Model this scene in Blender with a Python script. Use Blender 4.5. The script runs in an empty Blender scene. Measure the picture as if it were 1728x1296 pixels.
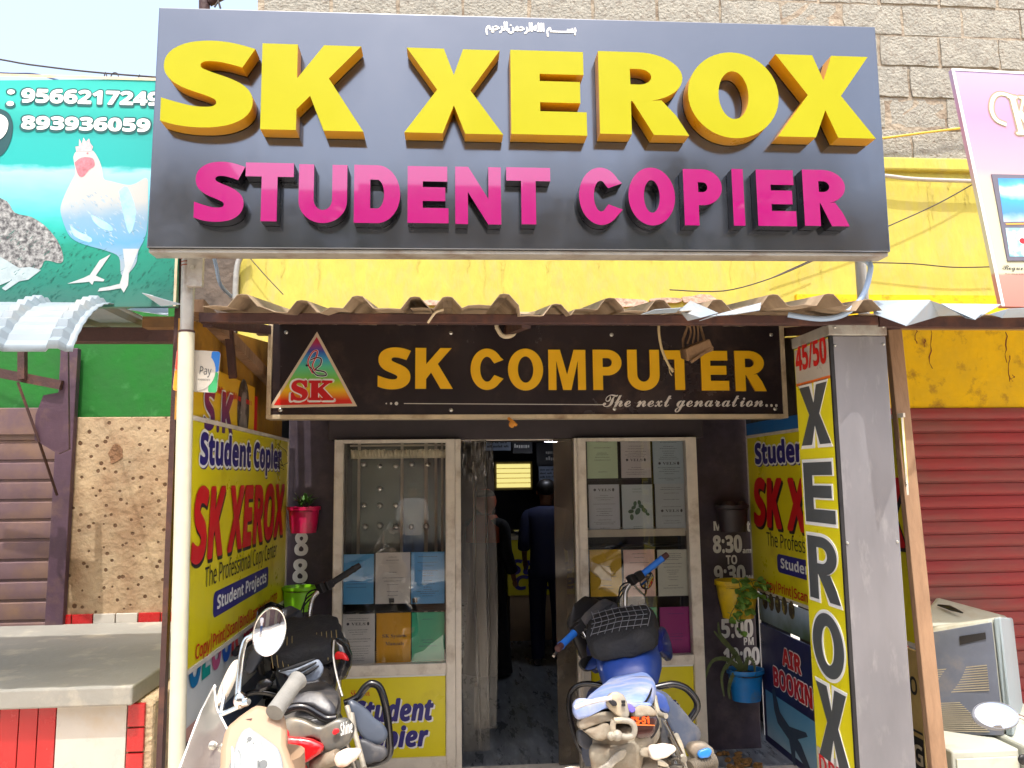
import bpy, bmesh, math, random, os
from mathutils import Vector, Matrix
R = math.radians
random.seed(7)
sc = bpy.context.scene
COL = sc.collection

# ------------------------------------------------------------------ camera
FPX, CX, CY = 1310.0, 864.0, 648.0        # focal length and centre in photo pixels (1728 x 1296)
EYE = Vector((0, 0, 1.75))
# world axes seen in camera coordinates (x right, y up, z forward), from the vanishing points
_Y = Vector((759 - CX, -(808 - CY), FPX)).normalized()
_X1 = Vector((18106, 126, 1310)).normalized()
_Zv = Vector((-77, 10684, 1310)).normalized()
_X1 = (_X1 - _Y * _X1.dot(_Y)).normalized()
_Zv = (_Zv - _Y * _Zv.dot(_Y)).normalized()
_X2 = Vector((_Y.y * _Zv.z - _Y.z * _Zv.y, _Y.z * _Zv.x - _Y.x * _Zv.z, _Y.x * _Zv.y - _Y.y * _Zv.x))
if _X2.x < 0: _X2 = -_X2
_X = (_X1 * 0.6 + _X2 * 0.4).normalized()
_Z = Vector((_X.y * _Y.z - _X.z * _Y.y, _X.z * _Y.x - _X.x * _Y.z, _X.x * _Y.y - _X.y * _Y.x))
if _Z.y < 0: _Z = -_Z
cam_d = bpy.data.cameras.new('camera')
cam_d.sensor_width = 36.0
cam_d.lens = 36.0 * FPX / 1728.0
cam_d.clip_start, cam_d.clip_end = 0.05, 500
cam = bpy.data.objects.new('camera', cam_d)
COL.objects.link(cam)
right = Vector((_X.x, _Y.x, _Z.x)); up = Vector((_X.y, _Y.y, _Z.y)); fwd = Vector((_X.z, _Y.z, _Z.z))
cam.matrix_world = Matrix(((right.x, up.x, -fwd.x, EYE.x), (right.y, up.y, -fwd.y, EYE.y), (right.z, up.z, -fwd.z, EYE.z), (0, 0, 0, 1)))
sc.camera = cam

# ------------------------------------------------------------------ light
SUN_EL, SUN_AZ = R(66), R(-5)              # azimuth measured from -Y (behind the camera) towards +X
w = bpy.data.worlds.new("World"); sc.world = w; w.use_nodes = True
wn = w.node_tree.nodes; wl = w.node_tree.links
bg = wn['Background']
sky = wn.new('ShaderNodeTexSky'); sky.sky_type = 'NISHITA'; sky.sun_disc = False
sky.sun_elevation = SUN_EL; sky.sun_rotation = R(180) - SUN_AZ
sky.air_density = 1.0; sky.dust_density = 6.0; sky.ozone_density = 1.0
hz = wn.new('ShaderNodeMix'); hz.data_type = 'RGBA'; hz.blend_type = 'ADD'; hz.inputs[0].default_value = 1.0   # bright milky haze over the blue
hz.inputs[7].default_value = (1.3, 1.48, 1.7, 1); wl.new(sky.outputs[0], hz.inputs[6]); wl.new(hz.outputs[2], bg.inputs[0]); bg.inputs[1].default_value = 0.15
sl = bpy.data.lights.new('sun', 'SUN'); sl.energy = 2.0; sl.angle = R(0.5); sl.color = (1.0, 0.965, 0.91)
so = bpy.data.objects.new('sun', sl); COL.objects.link(so)
sdir = Vector((math.sin(SUN_AZ) * math.cos(SUN_EL), -math.cos(SUN_AZ) * math.cos(SUN_EL), math.sin(SUN_EL)))
so.rotation_euler = (-sdir).to_track_quat('-Z', 'Y').to_euler(); so.location = (0, -5, 12)
sc.view_settings.view_transform = 'Standard'; sc.view_settings.look = 'None'
sc.view_settings.gamma = 1; sc.view_settings.exposure = 1.12
sc.render.engine = 'CYCLES'
sc.cycles.max_bounces = 8; sc.cycles.transparent_max_bounces = 12; sc.cycles.caustics_reflective = False
try:
    sc.cycles.use_denoising = True; sc.cycles.denoiser = 'OPENIMAGEDENOISE'
except Exception: pass

# ------------------------------------------------------------------ projection helpers
def ray(px, py):
    d = Vector(((px - CX) / FPX, -(py - CY) / FPX, 1.0))
    return Vector((d.dot(_X), d.dot(_Y), d.dot(_Z)))
def P(px, py, Y):
    d = ray(px, py); return EYE + d * (Y / d.y)
def PZ(px, py, z):
    d = ray(px, py); return EYE + d * ((z - EYE.z) / d.z)

class Frame:                              # a flat board in space: u to the right, v up, n towards its viewer
    def __init__(s, o, u, v=Vector((0, 0, 1))):
        s.o = Vector(o); s.u = Vector(u).normalized(); v = Vector(v); v = v - s.u * v.dot(s.u); s.v = v.normalized(); s.n = s.u.cross(s.v)
    def at(s, u, v, n=0): return s.o + s.u * u + s.v * v + s.n * n
    def px(s, px, py, n=0):
        d = ray(px, py); o = s.o + s.n * n
        t = (o - EYE).dot(s.n) / d.dot(s.n); p = EYE + d * t - s.o
        return p.dot(s.u), p.dot(s.v)
def front(Y): return Frame((0, Y, 0), (1, 0, 0))

# ------------------------------------------------------------------ mesh builder
class MB:
    def __init__(s): s.v = []; s.f = []; s.m = []; s.cur = 0
    def add(s, vs, fs):
        b = len(s.v); s.v += [tuple(p) for p in vs]
        for f in fs: s.f.append([b + i for i in f]); s.m.append(s.cur)
        return s
    def box(s, x0, x1, y0, y1, z0, z1):
        vs = [(x, y, z) for z in (z0, z1) for y in (y0, y1) for x in (x0, x1)]
        return s.add(vs, [(0, 2, 3, 1), (4, 5, 7, 6), (0, 1, 5, 4), (2, 6, 7, 3), (0, 4, 6, 2), (1, 3, 7, 5)])
    def hexa(s, lo, hi):                  # two quads joined: lo and hi are 4 points each, same order
        return s.add(list(lo) + list(hi), [(3, 2, 1, 0), (4, 5, 6, 7)] + [(i, (i + 1) % 4, 4 + (i + 1) % 4, 4 + i) for i in range(4)])
    def obox(s, c, a, b, cc):             # centre and three half-axis vectors
        c = Vector(c); a = Vector(a); b = Vector(b); cc = Vector(cc)
        return s.hexa([c - a - b - cc, c + a - b - cc, c + a + b - cc, c - a + b - cc], [c - a - b + cc, c + a - b + cc, c + a + b + cc, c - a + b + cc])
    def bar(s, p, q, w, h=None, side=None):
        p = Vector(p); q = Vector(q); d = (q - p).normalized(); h = h or w
        a = Vector(side) if side else (Vector((1, 0, 0)) if abs(d.x) < .7 else Vector((0, 1, 0)))
        a = (a - d * a.dot(d)).normalized(); b = d.cross(a)
        return s.obox((p + q) / 2, a * w / 2, b * h / 2, (q - p) / 2)
    def prism(s, pts, fr, n0, n1):        # outline in a frame's (u, v), between two depths
        k = len(pts); vs = [fr.at(u, v, n0) for u, v in pts] + [fr.at(u, v, n1) for u, v in pts]
        return s.add(vs, [tuple(range(k))[::-1], tuple(range(k, 2 * k))] + [(i, (i + 1) % k, k + (i + 1) % k, k + i) for i in range(k)])
    def flat(s, pts, fr, n=0):
        return s.add([fr.at(u, v, n) for u, v in pts], [tuple(range(len(pts)))])
    def rect(s, fr, u0, u1, v0, v1, n=0): return s.flat([(u0, v0), (u1, v0), (u1, v1), (u0, v1)], fr, n)
    def slab(s, fr, u0, u1, v0, v1, n0, n1): return s.prism([(u0, v0), (u1, v0), (u1, v1), (u0, v1)], fr, n0, n1)
    def disc(s, fr, u, v, ru, rv, n=0, k=24, rot=0, th=0):
        pts = []
        for i in range(k):
            a = 2 * math.pi * i / k; x, y = ru * math.cos(a), rv * math.sin(a)
            pts.append((u + x * math.cos(rot) - y * math.sin(rot), v + x * math.sin(rot) + y * math.cos(rot)))
        return s.prism(pts, fr, n, n + th) if th else s.flat(pts, fr, n)
    def loft(s, rings, caps=True, closed=True):
        k = len(rings[0]); vs = [p for r in rings for p in r]; fs = []
        for j in range(len(rings) - 1):
            for i in range(k if closed else k - 1):
                a = j * k + i; b = j * k + (i + 1) % k
                fs.append((a, b, b + k, a + k))
        if caps and closed: fs += [tuple(range(k))[::-1], tuple(range((len(rings) - 1) * k, len(rings) * k))]
        return s.add(vs, fs)
    def tube(s, pts, r, k=10, smooth=0, caps=True):
        pts = [Vector(p) for p in pts]; rs = list(r) if isinstance(r, (list, tuple)) else [r] * len(pts)
        if smooth:
            q, qr = [], []
            for i in range(len(pts) - 1):
                p0, p1, p2, p3 = pts[max(i - 1, 0)], pts[i], pts[i + 1], pts[min(i + 2, len(pts) - 1)]
                for t in [j / smooth for j in range(smooth)]:
                    q.append(.5 * ((2 * p1) + (p2 - p0) * t + (2 * p0 - 5 * p1 + 4 * p2 - p3) * t * t + (3 * p1 - p0 - 3 * p2 + p3) * t ** 3)); qr.append(rs[i] * (1 - t) + rs[i + 1] * t)
            pts, rs = q + [pts[-1]], qr + [rs[-1]]
        rings = []; a = None
        for i, p in enumerate(pts):
            d = (pts[min(i + 1, len(pts) - 1)] - pts[max(i - 1, 0)]).normalized()
            if a is None: a = Vector((0, 0, 1)) if abs(d.z) < .9 else Vector((1, 0, 0))
            a = (a - d * a.dot(d)).normalized(); b = d.cross(a)
            rings.append([p + (a * math.cos(2 * math.pi * j / k) + b * math.sin(2 * math.pi * j / k)) * rs[i] for j in range(k)])
        return s.loft(rings, caps)
    def lathe(s, prof, c, ax=(0, 0, 1), k=24, caps=True):   # prof: (radius, height) pairs
        c = Vector(c); d = Vector(ax).normalized(); a = Vector((1, 0, 0)) if abs(d.x) < .9 else Vector((0, 1, 0))
        a = (a - d * a.dot(d)).normalized(); b = d.cross(a)
        return s.loft([[c + d * h + (a * math.cos(2 * math.pi * j / k) + b * math.sin(2 * math.pi * j / k)) * r for j in range(k)] for r, h in prof], caps)
    def ell(s, c, ax, ay, az, k=16, m=9):
        c = Vector(c); ax, ay, az = Vector(ax), Vector(ay), Vector(az)
        return s.loft([[c + (ax * math.cos(2 * math.pi * j / k) + ay * math.sin(2 * math.pi * j / k)) * max(math.sin(math.pi * i / m), .02) - az * math.cos(math.pi * i / m) for j in range(k)] for i in range(m + 1)])
    def body(s, secs, k=20, e=2.6):       # secs: (centre, half-right vector, half-up vector): superellipse sections
        rings = []
        for c, a, b in secs:
            c, a, b = Vector(c), Vector(a), Vector(b); ring = []
            for j in range(k):
                t = 2 * math.pi * j / k; x, y = math.cos(t), math.sin(t)
                ring.append(c + a * math.copysign(abs(x) ** (2 / e), x) + b * math.copysign(abs(y) ** (2 / e), y))
            rings.append(ring)
        return s.loft(rings)
    def pad(s, pts, Y, dome=.03, th=.04, tilt=.25, yaw=0.0, jit=0.0, seed=1):
        """a cushion-like solid: an outline on a tilted board at distance Y, domed on its near side"""
        cx_ = sum(p[0] for p in pts) / len(pts); cy_ = sum(p[1] for p in pts) / len(pts)
        fr = Frame(P(cx_, cy_, Y), (1, yaw, 0), (0, tilt, 1)); rn = random.Random(seed); q = []
        o = [Vector(fr.px(*p)) for p in pts]
        if sum(a.x * b.y - b.x * a.y for a, b in zip(o, o[1:] + o[:1])) < 0: o = o[::-1]
        for i in range(len(o)):
            p0, p1, p2, p3 = o[i - 1], o[i], o[(i + 1) % len(o)], o[(i + 2) % len(o)]
            for t in (0, .25, .5, .75): q.append(.5 * ((2 * p1) + (p2 - p0) * t * .8 + (-3 * p1 + 3 * p2 - (p2 - p0) * 1.6 - (p3 - p1) * .8 + 3 * (p2 - p1) * 1.0) * t * t + ((p2 - p0) * .8 + (p3 - p1) * .8 - 4 * (p2 - p1)) * t ** 3) if False else p1.lerp(p2, t) + (Vector((0, 0)) if t == 0 else ((p1 - p0).normalized() - (p3 - p2).normalized()) * (p2 - p1).length * .11 * math.sin(math.pi * t)))
        c = sum(q, Vector((0, 0))) / len(q)
        rings = [[fr.at(*(c + (p - c) * k_), (n if n < 0 else n * .6) + (rn.uniform(-jit, jit) if 0 < j_ < 6 else 0)) for p in q] for j_, (k_, n) in enumerate(((.8, -th), (.97, -th * .8), (1, 0), (.985, dome * .4), (.94, dome * .72), (.72, dome * .93), (.3, dome), (.02, dome)))]
        s.loft(rings); return fr
    def build(s, name, mats, parent=None, smooth=None, bevel=0, sub=0, rough=None):
        if not isinstance(mats, (list, tuple)): mats = [mats]
        off = Vector((0, 0, 0)); q = parent
        while q: off += q.location; q = q.parent
        me = bpy.data.meshes.new(name)
        me.from_pydata([tuple(Vector(p) - off) for p in s.v], [], s.f); me.update()
        for m in mats: me.materials.append(m)
        if len(mats) > 1: me.polygons.foreach_set('material_index', s.m)
        if smooth is not None:
            me.polygons.foreach_set('use_smooth', [True] * len(me.polygons)); me.set_sharp_from_angle(angle=R(smooth))
        o = bpy.data.objects.new(name, me); COL.objects.link(o); o.parent = parent
        if bevel:
            b = o.modifiers.new('bevel', 'BEVEL'); b.width = bevel; b.segments = 2; b.limit_method = 'ANGLE'; b.angle_limit = R(40)
        if sub:
            b = o.modifiers.new('sub', 'SUBSURF'); b.levels = b.render_levels = sub
        if rough:                         # cloth folds and dents
            tx = bpy.data.textures.get('folds%g' % rough[1]) or bpy.data.textures.new('folds%g' % rough[1], 'CLOUDS'); tx.noise_scale = rough[1]; tx.noise_depth = 3
            b = o.modifiers.new('sub', 'SUBSURF'); b.levels = b.render_levels = rough[2]
            b = o.modifiers.new('folds', 'DISPLACE'); b.texture = tx; b.strength = rough[0]; b.texture_coords = 'LOCAL'; b.mid_level = .5
        return o
def tag(o, label=None, cat=None, group=None, kind=None):
    if label: o['label'] = label
    if cat: o['category'] = cat
    if group: o['group'] = group
    if kind: o['kind'] = kind
    return o
def thing(name, label, cat, loc=(0, 0, 0), group=None):
    o = bpy.data.objects.new(name, None); COL.objects.link(o); o.location = loc; o.empty_display_size = .1
    return tag(o, label, cat, group)

# ------------------------------------------------------------------ lettering
FD = bpy.utils.system_resource('DATAFILES', path='fonts') or ''
def font(n):
    try: return bpy.data.fonts.load(os.path.join(FD, n))
    except Exception: return None
F_MATH = font('NotoSansMath-Regular.woff2'); F_ARAB = font('NotoSansArabic-VariableFont_wdth,wght.woff2'); F_INT = font('Inter.woff2')
F_TAM = font('NotoSansTamil-VariableFont_wdth,wght.woff2')
STY = {'b': (0x1D5D4, 0x1D5EE, 0x1D7EC), 'bi': (0x1D63C, 0x1D656, 0x1D7EC), 's': (0x1D400, 0x1D41A, 0x1D7CE), 'c': (0x1D4D0, 0x1D4EA, None)}
def conv(t, st):
    if st not in STY or F_MATH is None: return t
    A, a, n = STY[st]; r = ''
    for ch in t:
        if 'A' <= ch <= 'Z': r += chr(A + ord(ch) - 65)
        elif 'a' <= ch <= 'z': r += chr(a + ord(ch) - 97)
        elif '0' <= ch <= '9' and n: r += chr(n + ord(ch) - 48)
        else: r += ch
    return r
_cache = {}
def glyphs(t, st='b', ext=0.0, off=0.0, shear=0.0, sp=1.0):
    key = (t, st, ext, off, shear, sp)
    if key in _cache: return _cache[key]
    c = bpy.data.curves.new('t', 'FONT'); f = {'a': F_ARAB, 'ta': F_TAM}.get(st, F_MATH)
    if f: c.font = f
    c.body = conv(t, st); c.size = 1; c.extrude = ext; c.offset = off; c.shear = shear; c.space_character = sp; c.resolution_u = 5
    o = bpy.data.objects.new('t', c); m = bpy.data.meshes.new_from_object(o)
    vs = [tuple(v.co) for v in m.vertices]; fs = [tuple(p.vertices) for p in m.polygons]
    bpy.data.objects.remove(o); bpy.data.curves.remove(c); bpy.data.meshes.remove(m)
    _cache[key] = (vs, fs); return vs, fs
def write(mb, fr, t, u0, u1, v0, v1, n=.002, st='b', own=False, grow=0.0, shear=0.0, sp=1.0, dn=0.00008):
    """lettering laid flat on a board; v0..v1 is baseline to cap height (or the bounding box if own); grow thickens it by stacked shifted copies"""
    vs, fs = glyphs(t, st, 0, 0, shear, sp)
    if not vs: return
    x0 = min(p[0] for p in vs); x1 = max(p[0] for p in vs)
    if own: y0 = min(p[1] for p in vs); y1 = max(p[1] for p in vs)
    else: y0, y1 = 0.0, .4795
    sx = (u1 - u0) / max(x1 - x0, 1e-6); sy = (v1 - v0) / max(y1 - y0, 1e-6)
    sh = [(0, 0)] if not grow else [(0, 0)] + [(grow * math.cos(a * math.pi / 4), grow * math.sin(a * math.pi / 4)) for a in range(8)]
    for i, (du, dv) in enumerate(sh):
        mb.add([fr.at(u0 + (p[0] - x0) * sx + du, v0 + (p[1] - y0) * sy + dv, n + i * dn) for p in vs], fs)
def wpx(mb, fr, t, x0, y0, x1, y1, n=.002, **k):
    """the same, its corners given where the photo shows them: top left and bottom right"""
    u0, v1 = fr.px(x0, y0, n); u1, v0 = fr.px(x1, y1, n); write(mb, fr, t, u0, u1, v0, v1, n, **k)
def poly_px(fr, pts, n=0): return [fr.px(x, y, n) for x, y in pts]
def arc(cx, cy, rx, ry, a0, a1, k=14): return [(cx + rx * math.cos(R(a0 + (a1 - a0) * i / k)), cy + ry * math.sin(R(a0 + (a1 - a0) * i / k))) for i in range(k + 1)]
# heavy block capitals in a unit box; a ring is (outer, inner) outlines of equal length
def GLY(ch, t):                           # t: stem width in unit-box widths
    q = t * .72                           # arm thickness
    if ch == 'T': return [[(0, 1 - q), (.5 - t / 2, 1 - q), (.5 - t / 2, 0), (.5 + t / 2, 0), (.5 + t / 2, 1 - q), (1, 1 - q), (1, 1), (0, 1)]]
    if ch == 'I': return [[(0, 0), (1, 0), (1, 1), (0, 1)]]
    if ch == 'E': return [[(0, 0), (1, 0), (1, q), (t, q), (t, .5 - q * .42), (.92, .5 - q * .42), (.92, .5 + q * .42 + .02), (t, .5 + q * .42 + .02), (t, 1 - q), (.97, 1 - q), (.97, 1), (0, 1)]]
    if ch == 'N': return [[(0, 0), (t * .92, 0), (t * .92, .56), (1 - t * .95, 0), (1, 0), (1, 1), (1 - t * .92, 1), (1 - t * .92, .44), (t * .95, 1), (0, 1)]]
    if ch == 'M': return [[(0, 0), (t * .7, 0), (t * .7, .72), (.5 - t * .36, 0), (.5 + t * .36, 0), (1 - t * .7, .72), (1 - t * .7, 0), (1, 0), (1, 1), (1 - t * 1.05, 1), (.5, .38), (t * 1.05, 1), (0, 1)]]
    if ch == 'K': return [[(0, 0), (t, 0), (t, .24), (t + .13, .40), (1 - t * 1.12, 0), (1, 0), (t + .31, .61), (.97, 1), (1 - t * 1.15, 1), (t, .60), (t, 1), (0, 1)]]
    if ch == 'X': return [[(0, 0), (t * 1.12, 0), (.5, .33), (1 - t * 1.12, 0), (1, 0), (.67, .51), (.975, 1), (.975 - t * 1.1, 1), (.5, .69), (t * 1.1 + .02, 1), (.02, 1), (.33, .51)]]
    if ch == 'O':
        return [('ring', arc(.5, .5, .5, .5, 0, 360, 48)[:-1], arc(.5, .5, .5 - t, .5 - q * .92, 0, 360, 48)[:-1])]
    if ch == 'C':
        o = arc(.5, .5, .5, .5, 36, 324, 40); i = arc(.5, .5, .5 - t, .5 - q * .95, 324 - 6, 36 + 6, 40)
        return [o[:-1] + [(1.0, .27), (1.0 - t * .96, .36)] + i[1:-1] + [(1.0 - t * .96, .64), (1.0, .73)]]
    if ch == 'U': return [[(0, 1), (0, .38)] + arc(.5, .38, .5, .38, 180, 360, 24)[1:] + [(1, 1), (1 - t, 1), (1 - t, .40)] + arc(.5, .40, .5 - t, .40 - q, 360, 180, 20)[1:] + [(t, 1)]]
    def dring(x1, y0, y1, ti, tq):        # a D-shaped bowl standing on the stem
        h = (y1 - y0) / 2; c = (y0 + y1) / 2; rx = min(.5, x1 * .55) 
        o = [(0, y0)] + arc(x1 - rx, c, rx, h, -90, 90, 22) + [(0, y1)]
        i = [(ti, y0 + tq)] + arc(x1 - rx, c, max(rx - ti, .05), h - tq, -90, 90, 22) + [(ti, y1 - tq)]
        return ('ring', o, i)
    if ch == 'D': return [dring(1, 0, 1, t, q)]
    if ch == 'P': return [dring(1, .36, 1, t, q * .85), [(0, 0), (t, 0), (t, .36), (0, .36)]]
    if ch == 'R': return [dring(.95, .40, 1, t, q * .80), [(0, 0), (t, 0), (t, .40), (0, .40)], [(t + .02, .40), (1 - t * 1.12, 0), (1, 0), (.86, .24), (.70, .42), (.45, .40)]]
    return None
def block_letter(mb, ch, fr, u0, u1, v0, v1, n0, n1, t=.36, side=0, face=1):
    """a raised letter: side walls get material slot `side`, the front slot `face`"""
    g = GLY(ch, t); W, H = u1 - u0, v1 - v0
    m = lambda p: (u0 + p[0] * W, v0 + p[1] * H)
    if g is None:
        vs, fs = glyphs(ch, 'b', .5, .021)
        x0 = min(p[0] for p in vs); x1 = max(p[0] for p in vs); y0 = min(p[1] for p in vs); y1 = max(p[1] for p in vs)
        z1 = max(p[2] for p in vs); z0 = min(p[2] for p in vs); b = len(mb.v)
        mb.v += [tuple(fr.at(u0 + (p[0] - x0) / (x1 - x0) * W, v0 + (p[1] - y0) / (y1 - y0) * H, n0 + (p[2] - z0) / (z1 - z0) * (n1 - n0))) for p in vs]
        for f in fs:
            mb.f.append([b + i for i in f]); mb.m.append(face if all(vs[i][2] > z1 - 1e-5 for i in f) else side)
        return
    for part in g:
        if part[0] == 'ring':
            o = [m(p) for p in part[1]]; i = [m(p) for p in part[2]]; k = len(o)
            rings = [[fr.at(*p, n) for p in q] for q, n in ((o, n0), (o, n1), (i, n1), (i, n0), (o, n0))]
            for j, mt in ((0, side), (1, face), (2, side), (3, side)):
                mb.cur = mt; mb.loft(rings[j:j + 2], caps=False)
        else:
            pts = [m(p) for p in part]; k = len(pts)
            mb.cur = side; mb.add([fr.at(*p, n0) for p in pts] + [fr.at(*p, n1) for p in pts], [(a, (a + 1) % k, k + (a + 1) % k, k + a) for a in range(k)] + [tuple(range(k))[::-1]])
            mb.cur = face; mb.flat(pts, fr, n1)
    mb.cur = 0

# ------------------------------------------------------------------ materials
def s2l(c):
    f = lambda x: (x / 255 / 12.92) if x / 255 <= .04045 else ((x / 255 + .055) / 1.055) ** 2.4
    return tuple(f(x) for x in c)
def mat(name, col, rough=.6, metal=0.0, var=.15, scale=5.0, bump=0.0, bscale=60.0, dirt=None, coat=0.0, coat_ior=1.5, spec=.5, lin=False, em=0.0, stretch=(1, 1, 1), fine=.5):
    m = bpy.data.materials.new(name); m.use_nodes = True; nt = m.node_tree; N = nt.nodes; L = nt.links
    b = N['Principled BSDF']; c = col if lin else s2l(col)
    b.inputs['Roughness'].default_value = rough; b.inputs['Metallic'].default_value = metal
    b.inputs['Specular IOR Level'].default_value = spec
    if coat: b.inputs['Coat Weight'].default_value = coat; b.inputs['Coat Roughness'].default_value = .03; b.inputs['Coat IOR'].default_value = coat_ior
    tc = N.new('ShaderNodeTexCoord'); mp = N.new('ShaderNodeMapping'); mp.inputs['Scale'].default_value = stretch
    L.new(tc.outputs['Object'], mp.inputs[0]); vec = mp.outputs[0]
    out = None
    if var:
        n1 = N.new('ShaderNodeTexNoise'); n1.inputs['Scale'].default_value = scale; n1.inputs['Detail'].default_value = 6; n1.inputs['Roughness'].default_value = .5 + fine * .3
        L.new(vec, n1.inputs['Vector'])
        mr = N.new('ShaderNodeMapRange'); mr.inputs[1].default_value = .3; mr.inputs[2].default_value = .7; mr.inputs[3].default_value = 1 - var; mr.inputs[4].default_value = 1 + var
        L.new(n1.outputs[0], mr.inputs[0])
        mx = N.new('ShaderNodeVectorMath'); mx.operation = 'SCALE'; mx.inputs[0].default_value = c; L.new(mr.outputs[0], mx.inputs['Scale']); out = mx.outputs[0]
        rr = N.new('ShaderNodeMapRange'); rr.inputs[1].default_value = .3; rr.inputs[2].default_value = .7; rr.inputs[3].default_value = max(rough - .1, .02); rr.inputs[4].default_value = min(rough + .12, 1)
        L.new(n1.outputs[0], rr.inputs[0]); L.new(rr.outputs[0], b.inputs['Roughness'])
    if dirt:
        dc, amt, ds = dirt
        n2 = N.new('ShaderNodeTexNoise'); n2.inputs['Scale'].default_value = ds; n2.inputs['Detail'].default_value = 8; n2.inputs['Roughness'].default_value = .65; L.new(vec, n2.inputs['Vector'])
        r2 = N.new('ShaderNodeMapRange'); r2.inputs[1].default_value = .62 - amt * .35; r2.inputs[2].default_value = .85 - amt * .25; L.new(n2.outputs[0], r2.inputs[0])
        mm = N.new('ShaderNodeMix'); mm.data_type = 'RGBA'; L.new(r2.outputs[0], mm.inputs[0])
        if out: L.new(out, mm.inputs[6])
        else: mm.inputs[6].default_value = (*c, 1)
        mm.inputs[7].default_value = (*s2l(dc), 1); out = mm.outputs[2]
    if out: L.new(out, b.inputs['Base Color'])
    else: b.inputs['Base Color'].default_value = (*c, 1)
    if bump:
        n3 = N.new('ShaderNodeTexNoise'); n3.inputs['Scale'].default_value = bscale; n3.inputs['Detail'].default_value = 5; L.new(vec, n3.inputs['Vector'])
        bp = N.new('ShaderNodeBump'); bp.inputs['Strength'].default_value = bump; bp.inputs['Distance'].default_value = .02; L.new(n3.outputs[0], bp.inputs['Height']); L.new(bp.outputs[0], b.inputs['Normal'])
    if em:
        b.inputs['Emission Color'].default_value = (*c, 1); b.inputs['Emission Strength'].default_value = em
    return m
def ramp_mat(name, axis, lo, hi, stops, rough=.4, noise=0.0, nscale=8.0, coat=0.0, stretch=(1, 1, 1)):
    """a print whose ink runs through colours along one axis of the board"""
    m = bpy.data.materials.new(name); m.use_nodes = True; N = m.node_tree.nodes; L = m.node_tree.links; b = N['Principled BSDF']
    tc = N.new('ShaderNodeTexCoord'); sp = N.new('ShaderNodeSeparateXYZ'); L.new(tc.outputs['Object'], sp.inputs[0])
    mr = N.new('ShaderNodeMapRange'); mr.inputs[1].default_value = lo; mr.inputs[2].default_value = hi; L.new(sp.outputs['XYZ'.index(axis)], mr.inputs[0]); v = mr.outputs[0]
    if noise:
        mp = N.new('ShaderNodeMapping'); mp.inputs['Scale'].default_value = stretch; L.new(tc.outputs['Object'], mp.inputs[0])
        n = N.new('ShaderNodeTexNoise'); n.inputs['Scale'].default_value = nscale; n.inputs['Detail'].default_value = 6; L.new(mp.outputs[0], n.inputs['Vector'])
        a = N.new('ShaderNodeMath'); a.operation = 'MULTIPLY_ADD'; a.inputs[1].default_value = noise; L.new(n.outputs[0], a.inputs[0])
        a2 = N.new('ShaderNodeMath'); a2.operation = 'SUBTRACT'; L.new(v, a.inputs[2]); L.new(a.outputs[0], a2.inputs[0]); a2.inputs[1].default_value = noise / 2; v = a2.outputs[0]
    cr = N.new('ShaderNodeValToRGB'); e = cr.color_ramp.elements
    for i, (p, c) in enumerate(stops):
        k = e[i] if i < 2 else e.new(p); k.position = p; k.color = (*s2l(c), 1)
    L.new(v, cr.inputs[0]); L.new(cr.outputs[0], b.inputs['Base Color']); b.inputs['Roughness'].default_value = rough
    if coat: b.inputs['Coat Weight'].default_value = coat
    return m
def glass_mat(name, tint=(1, 1, 1), base=.0, ior=1.5, rough=.0, dust=0.0, dcol=(170, 160, 140)):
    """thin clear sheet: lets light through, mirrors by its angle, with a film of dust"""
    m = bpy.data.materials.new(name); m.use_nodes = True; N = m.node_tree.nodes; L = m.node_tree.links
    out = N['Material Output']; N.remove(N['Principled BSDF'])
    tr = N.new('ShaderNodeBsdfTransparent'); tr.inputs[0].default_value = (*tint, 1)
    gl = N.new('ShaderNodeBsdfGlossy'); gl.inputs['Roughness'].default_value = rough
    fr = N.new('ShaderNodeFresnel'); fr.inputs[0].default_value = ior
    ad = N.new('ShaderNodeMath'); ad.operation = 'ADD'; ad.inputs[1].default_value = base; L.new(fr.outputs[0], ad.inputs[0])
    mx = N.new('ShaderNodeMixShader'); L.new(ad.outputs[0], mx.inputs[0]); L.new(tr.outputs[0], mx.inputs[1]); L.new(gl.outputs[0], mx.inputs[2]); last = mx.outputs[0]
    if dust:
        df = N.new('ShaderNodeBsdfDiffuse'); df.inputs[0].default_value = (*s2l(dcol), 1)
        tc = N.new('ShaderNodeTexCoord'); n = N.new('ShaderNodeTexNoise'); n.inputs['Scale'].default_value = 6; n.inputs['Detail'].default_value = 8; L.new(tc.outputs['Object'], n.inputs['Vector'])
        mr = N.new('ShaderNodeMapRange'); mr.inputs[1].default_value = .35; mr.inputs[2].default_value = .75; mr.inputs[3].default_value = dust * .3; mr.inputs[4].default_value = dust; L.new(n.outputs[0], mr.inputs[0])
        m2 = N.new('ShaderNodeMixShader'); L.new(mr.outputs[0], m2.inputs[0]); L.new(last, m2.inputs[1]); L.new(df.outputs[0], m2.inputs[2]); last = m2.outputs[0]
    L.new(last, out.inputs[0]); return m
m_steel = mat('galvanised steel', (168, 165, 158), .5, .35, .18, 8, .1, 50, ((120, 92, 70), .35, 6))
m_rust = mat('rusty brown steel', (66, 42, 40), .65, .1, .25, 10, .15, 60, ((110, 70, 50), .3, 5))
m_purple = mat('purple brown paint', (74, 52, 66), .5, .0, .2, 8, .1, 60, ((108, 84, 70), .3, 5))
m_alu = mat('window aluminium', (220, 212, 198), .42, .1, .1, 12, .02, 60, ((140, 118, 92), .25, 4))
m_black = mat('black paint', (30, 28, 30), .45, 0, .2, 9)
m_rubber = mat('black rubber', (24, 24, 26), .7, 0, .25, 30, .1, 120)
m_white = mat('white ink', (236, 236, 232), .45, 0, .03)
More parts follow.
